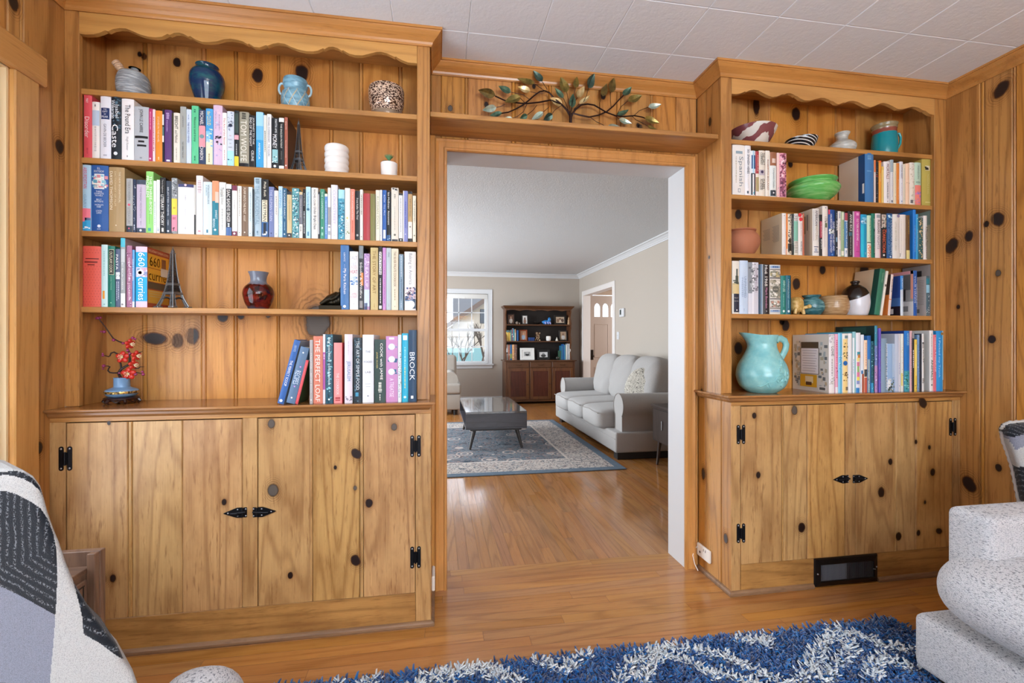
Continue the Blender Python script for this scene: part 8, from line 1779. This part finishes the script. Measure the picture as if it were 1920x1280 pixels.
root = thing('white_bird', (hx(1060), 8.64, HS[1]), 'small white peaked figurine right of the white candle cup', 'figurine'); MB().lathe([(.026,0),(.024,.02),(.012,.05),(.002,.075)], (hx(1060), 8.64, HS[1]+.001), 10).build('body', plain('#d4d0c4', .4, name='bisque'), root)
root = thing('small_shell_box', (hx(1070), 8.62, HS[2]), 'small dark glass ornament left of the green book', 'ornament'); MB().ell((hx(1070), 8.62, HS[2]+.032), (.035,.025,.031), 12, 8).build('body', plain('#3a3a34', .15, name='dark_glass'), root)

# ------------------------------------------------------------ seen through the far window
mb = MB(); mb.box(-60, 60, YFAR+.2, 90, -.5, -.4); struct(mb.build('ground', plain('#95938e', .9, name='pale_lawn')))
YH = 20.0
def hp(u, v, Y=YH): return atY(u, v, Y)
root = thing('neighbouring_house', (hp(880,620)[0], YH, -.4), 'pale gabled house with a grey roof beyond the far window', 'house')
mb = MB(); pts = [hp(800,640), hp(1000,640), hp(1000,500), hp(836,616), hp(800,640)]
w_ = [(hp(790,700)[0], -.4), (hp(1010,700)[0], -.4), (hp(1010,500)[0], hp(1010,497)[2]), (hp(790,647)[0], hp(790,647)[2])]
mb.prism(w_, YH, YH+6, 'y'); mb.build('gable_wall', plain('#a89c8c', .8, name='cream_siding'), root)
a_, b_ = hp(780,653), hp(1020,490); mb = MB(); mb.prism([(a_[0],a_[2]), (b_[0],b_[2]), (b_[0],b_[2]+.22), (a_[0],a_[2]+.22)], YH-.4, YH, 'y'); mb.build('rake_board', plain('#5a4a40', .7, name='brown_fascia'), root)
mb = MB(); mb.add([hp(849,600,YH+6.5), hp(1010,600,YH+6.5), hp(1010,545,YH+11), hp(849,552,YH+11)], [(0,1,2,3)]); mb.add([hp(849,600,YH+6.5), hp(1010,600,YH+6.5), hp(1010,660,YH+6.5), hp(849,660,YH+6.5)], [(3,2,1,0)]); o = mb.build('roof', plain('#4c4c4e', .9, name='grey_shingles'), root); sl = o.modifiers.new('thick', 'SOLIDIFY'); sl.thickness = .15
q = hp(900,586); MB().bb(q[0], q[0]+.42, YH-.03, YH-.001, q[2]-.42, q[2]+.2, .01).build('window', plain('#3c4248', .2, name='dark_pane'), root)
rt = random.Random(12)
def bare_tree(x, y, h, label, lean=.0):
    root = thing('bare_tree', (x, y, -.4), label, 'tree'); mb = MB()
    def grow(p, d, L, r, depth):
        q_ = p+d*L; mid = p+d*L*.5+Vector((rt.random()-.5, rt.random()-.5, 0))*L*.12; mb.tube([p, mid, q_], [r, r*.85, r*.68], 6)
        if depth:
            for _ in range(3): grow(q_-d*L*.1*rt.random(), (d+Vector((rt.random()-.5, (rt.random()-.5)*.6, rt.random()*.5-.1))*1.3).normalized(), L*(.62+.2*rt.random()), r*.6, depth-1)
    grow(Vector((x, y, -.4)), Vector((lean, 0, 1)).normalized(), h*.36, .13*h/5, 4); mb.build('trunk', plain('#4a4038', .9, name='grey_bark'), root)
bare_tree(hp(835,640,15)[0]-.35, 15, 5.5, 'bare grey tree left of the house beyond the far window', .12)
bare_tree(hp(866,650,13)[0], 13, 1.9, 'small bare shrub outside the lower window sash', -.1)
bare_tree(hp(893,650,12.5)[0], 12.5, 2.0, 'bare bush right of the small shrub outside', .15)
root = thing('garden_fence', (hp(870,650,16)[0], 16, -.4), 'pale aqua fence panel behind the bare shrubs outside', 'fence')
MB().bb(hp(820,650,16)[0], hp(905,650,16)[0], 16, 16.08, -.4, .95, .01).build('panel', plain('#6f9494', .7, name='aqua_paint'), root)
# ------------------------------------------------------------ camera, daylight, exposure
cam = bpy.data.cameras.new('camera'); co = bpy.data.objects.new('camera', cam); COL.objects.link(co)
cam.sensor_width = 36; cam.lens = 36*FPX/1920; cam.shift_y = (HOR-640)/1920*-1; cam.clip_start = .02
co.location = (0, 0, CAMH); co.rotation_euler = (PI/2, 0, -YAW); SC.camera = co

def area(name, loc, rot, sx, sy, power, col=(1,1,1)):
    l = bpy.data.lights.new(name, 'AREA'); l.shape = 'RECTANGLE'; l.size = sx; l.size_y = sy; l.energy = power; l.color = col
    o = bpy.data.objects.new(name, l); COL.objects.link(o); o.location = loc; o.rotation_euler = rot; return o
# daylight entering by the windows of the den and of the living room, plus two added fill lights
area('daylight_behind', ((BW[0]+BW[1])/2, YB-.12, 1.4), (PI/2, 0, 0), 2.7, 1.5, P_BACK, (.80, .91, 1))
area('added_uplight', (.9, -1.5, 1.75), (PI, 0, 0), .5, .5, P_UP, (.80, .91, 1))  # added unseen fill behind the camera to brighten the ceiling, no real lamp
area('daylight_left', (XL-.15, .95, 1.2), (0, -PI/2, 0), 1.6, 1.4, P_LEFT, (.84, .93, 1))
area('daylight_living', (XLL-.15, 6.1, 1.36), (0, -PI/2, 0), 1.45, 2.7, P_LIV, (.84, .93, 1))
area('added_hall_fill', (4.75, 7.2, 1.5), (0, PI/2, 0), 1.2, 1.6, P_HALL, (1, .96, .92))  # added fill inside the hall to brighten it, no window behind it

w = bpy.data.worlds.new('sky'); SC.world = w; w.use_nodes = True
nt = w.node_tree; bg = nt.nodes['Background']
bg.inputs[0].default_value = (.80, .88, 1.0, 1); bg.inputs[1].default_value = SKY
SC.view_settings.view_transform = 'Standard'; SC.view_settings.look = 'None'; SC.view_settings.gamma = 1
SC.view_settings.use_curve_mapping = False; SC.view_settings.exposure = EXPO
SC.cycles.use_denoising = True; SC.cycles.max_bounces = 8; SC.cycles.diffuse_bounces = 5; SC.cycles.transparent_max_bounces = 12
SC.cycles.sample_clamp_indirect = 6; SC.cycles.caustics_reflective = False; SC.cycles.caustics_refractive = False
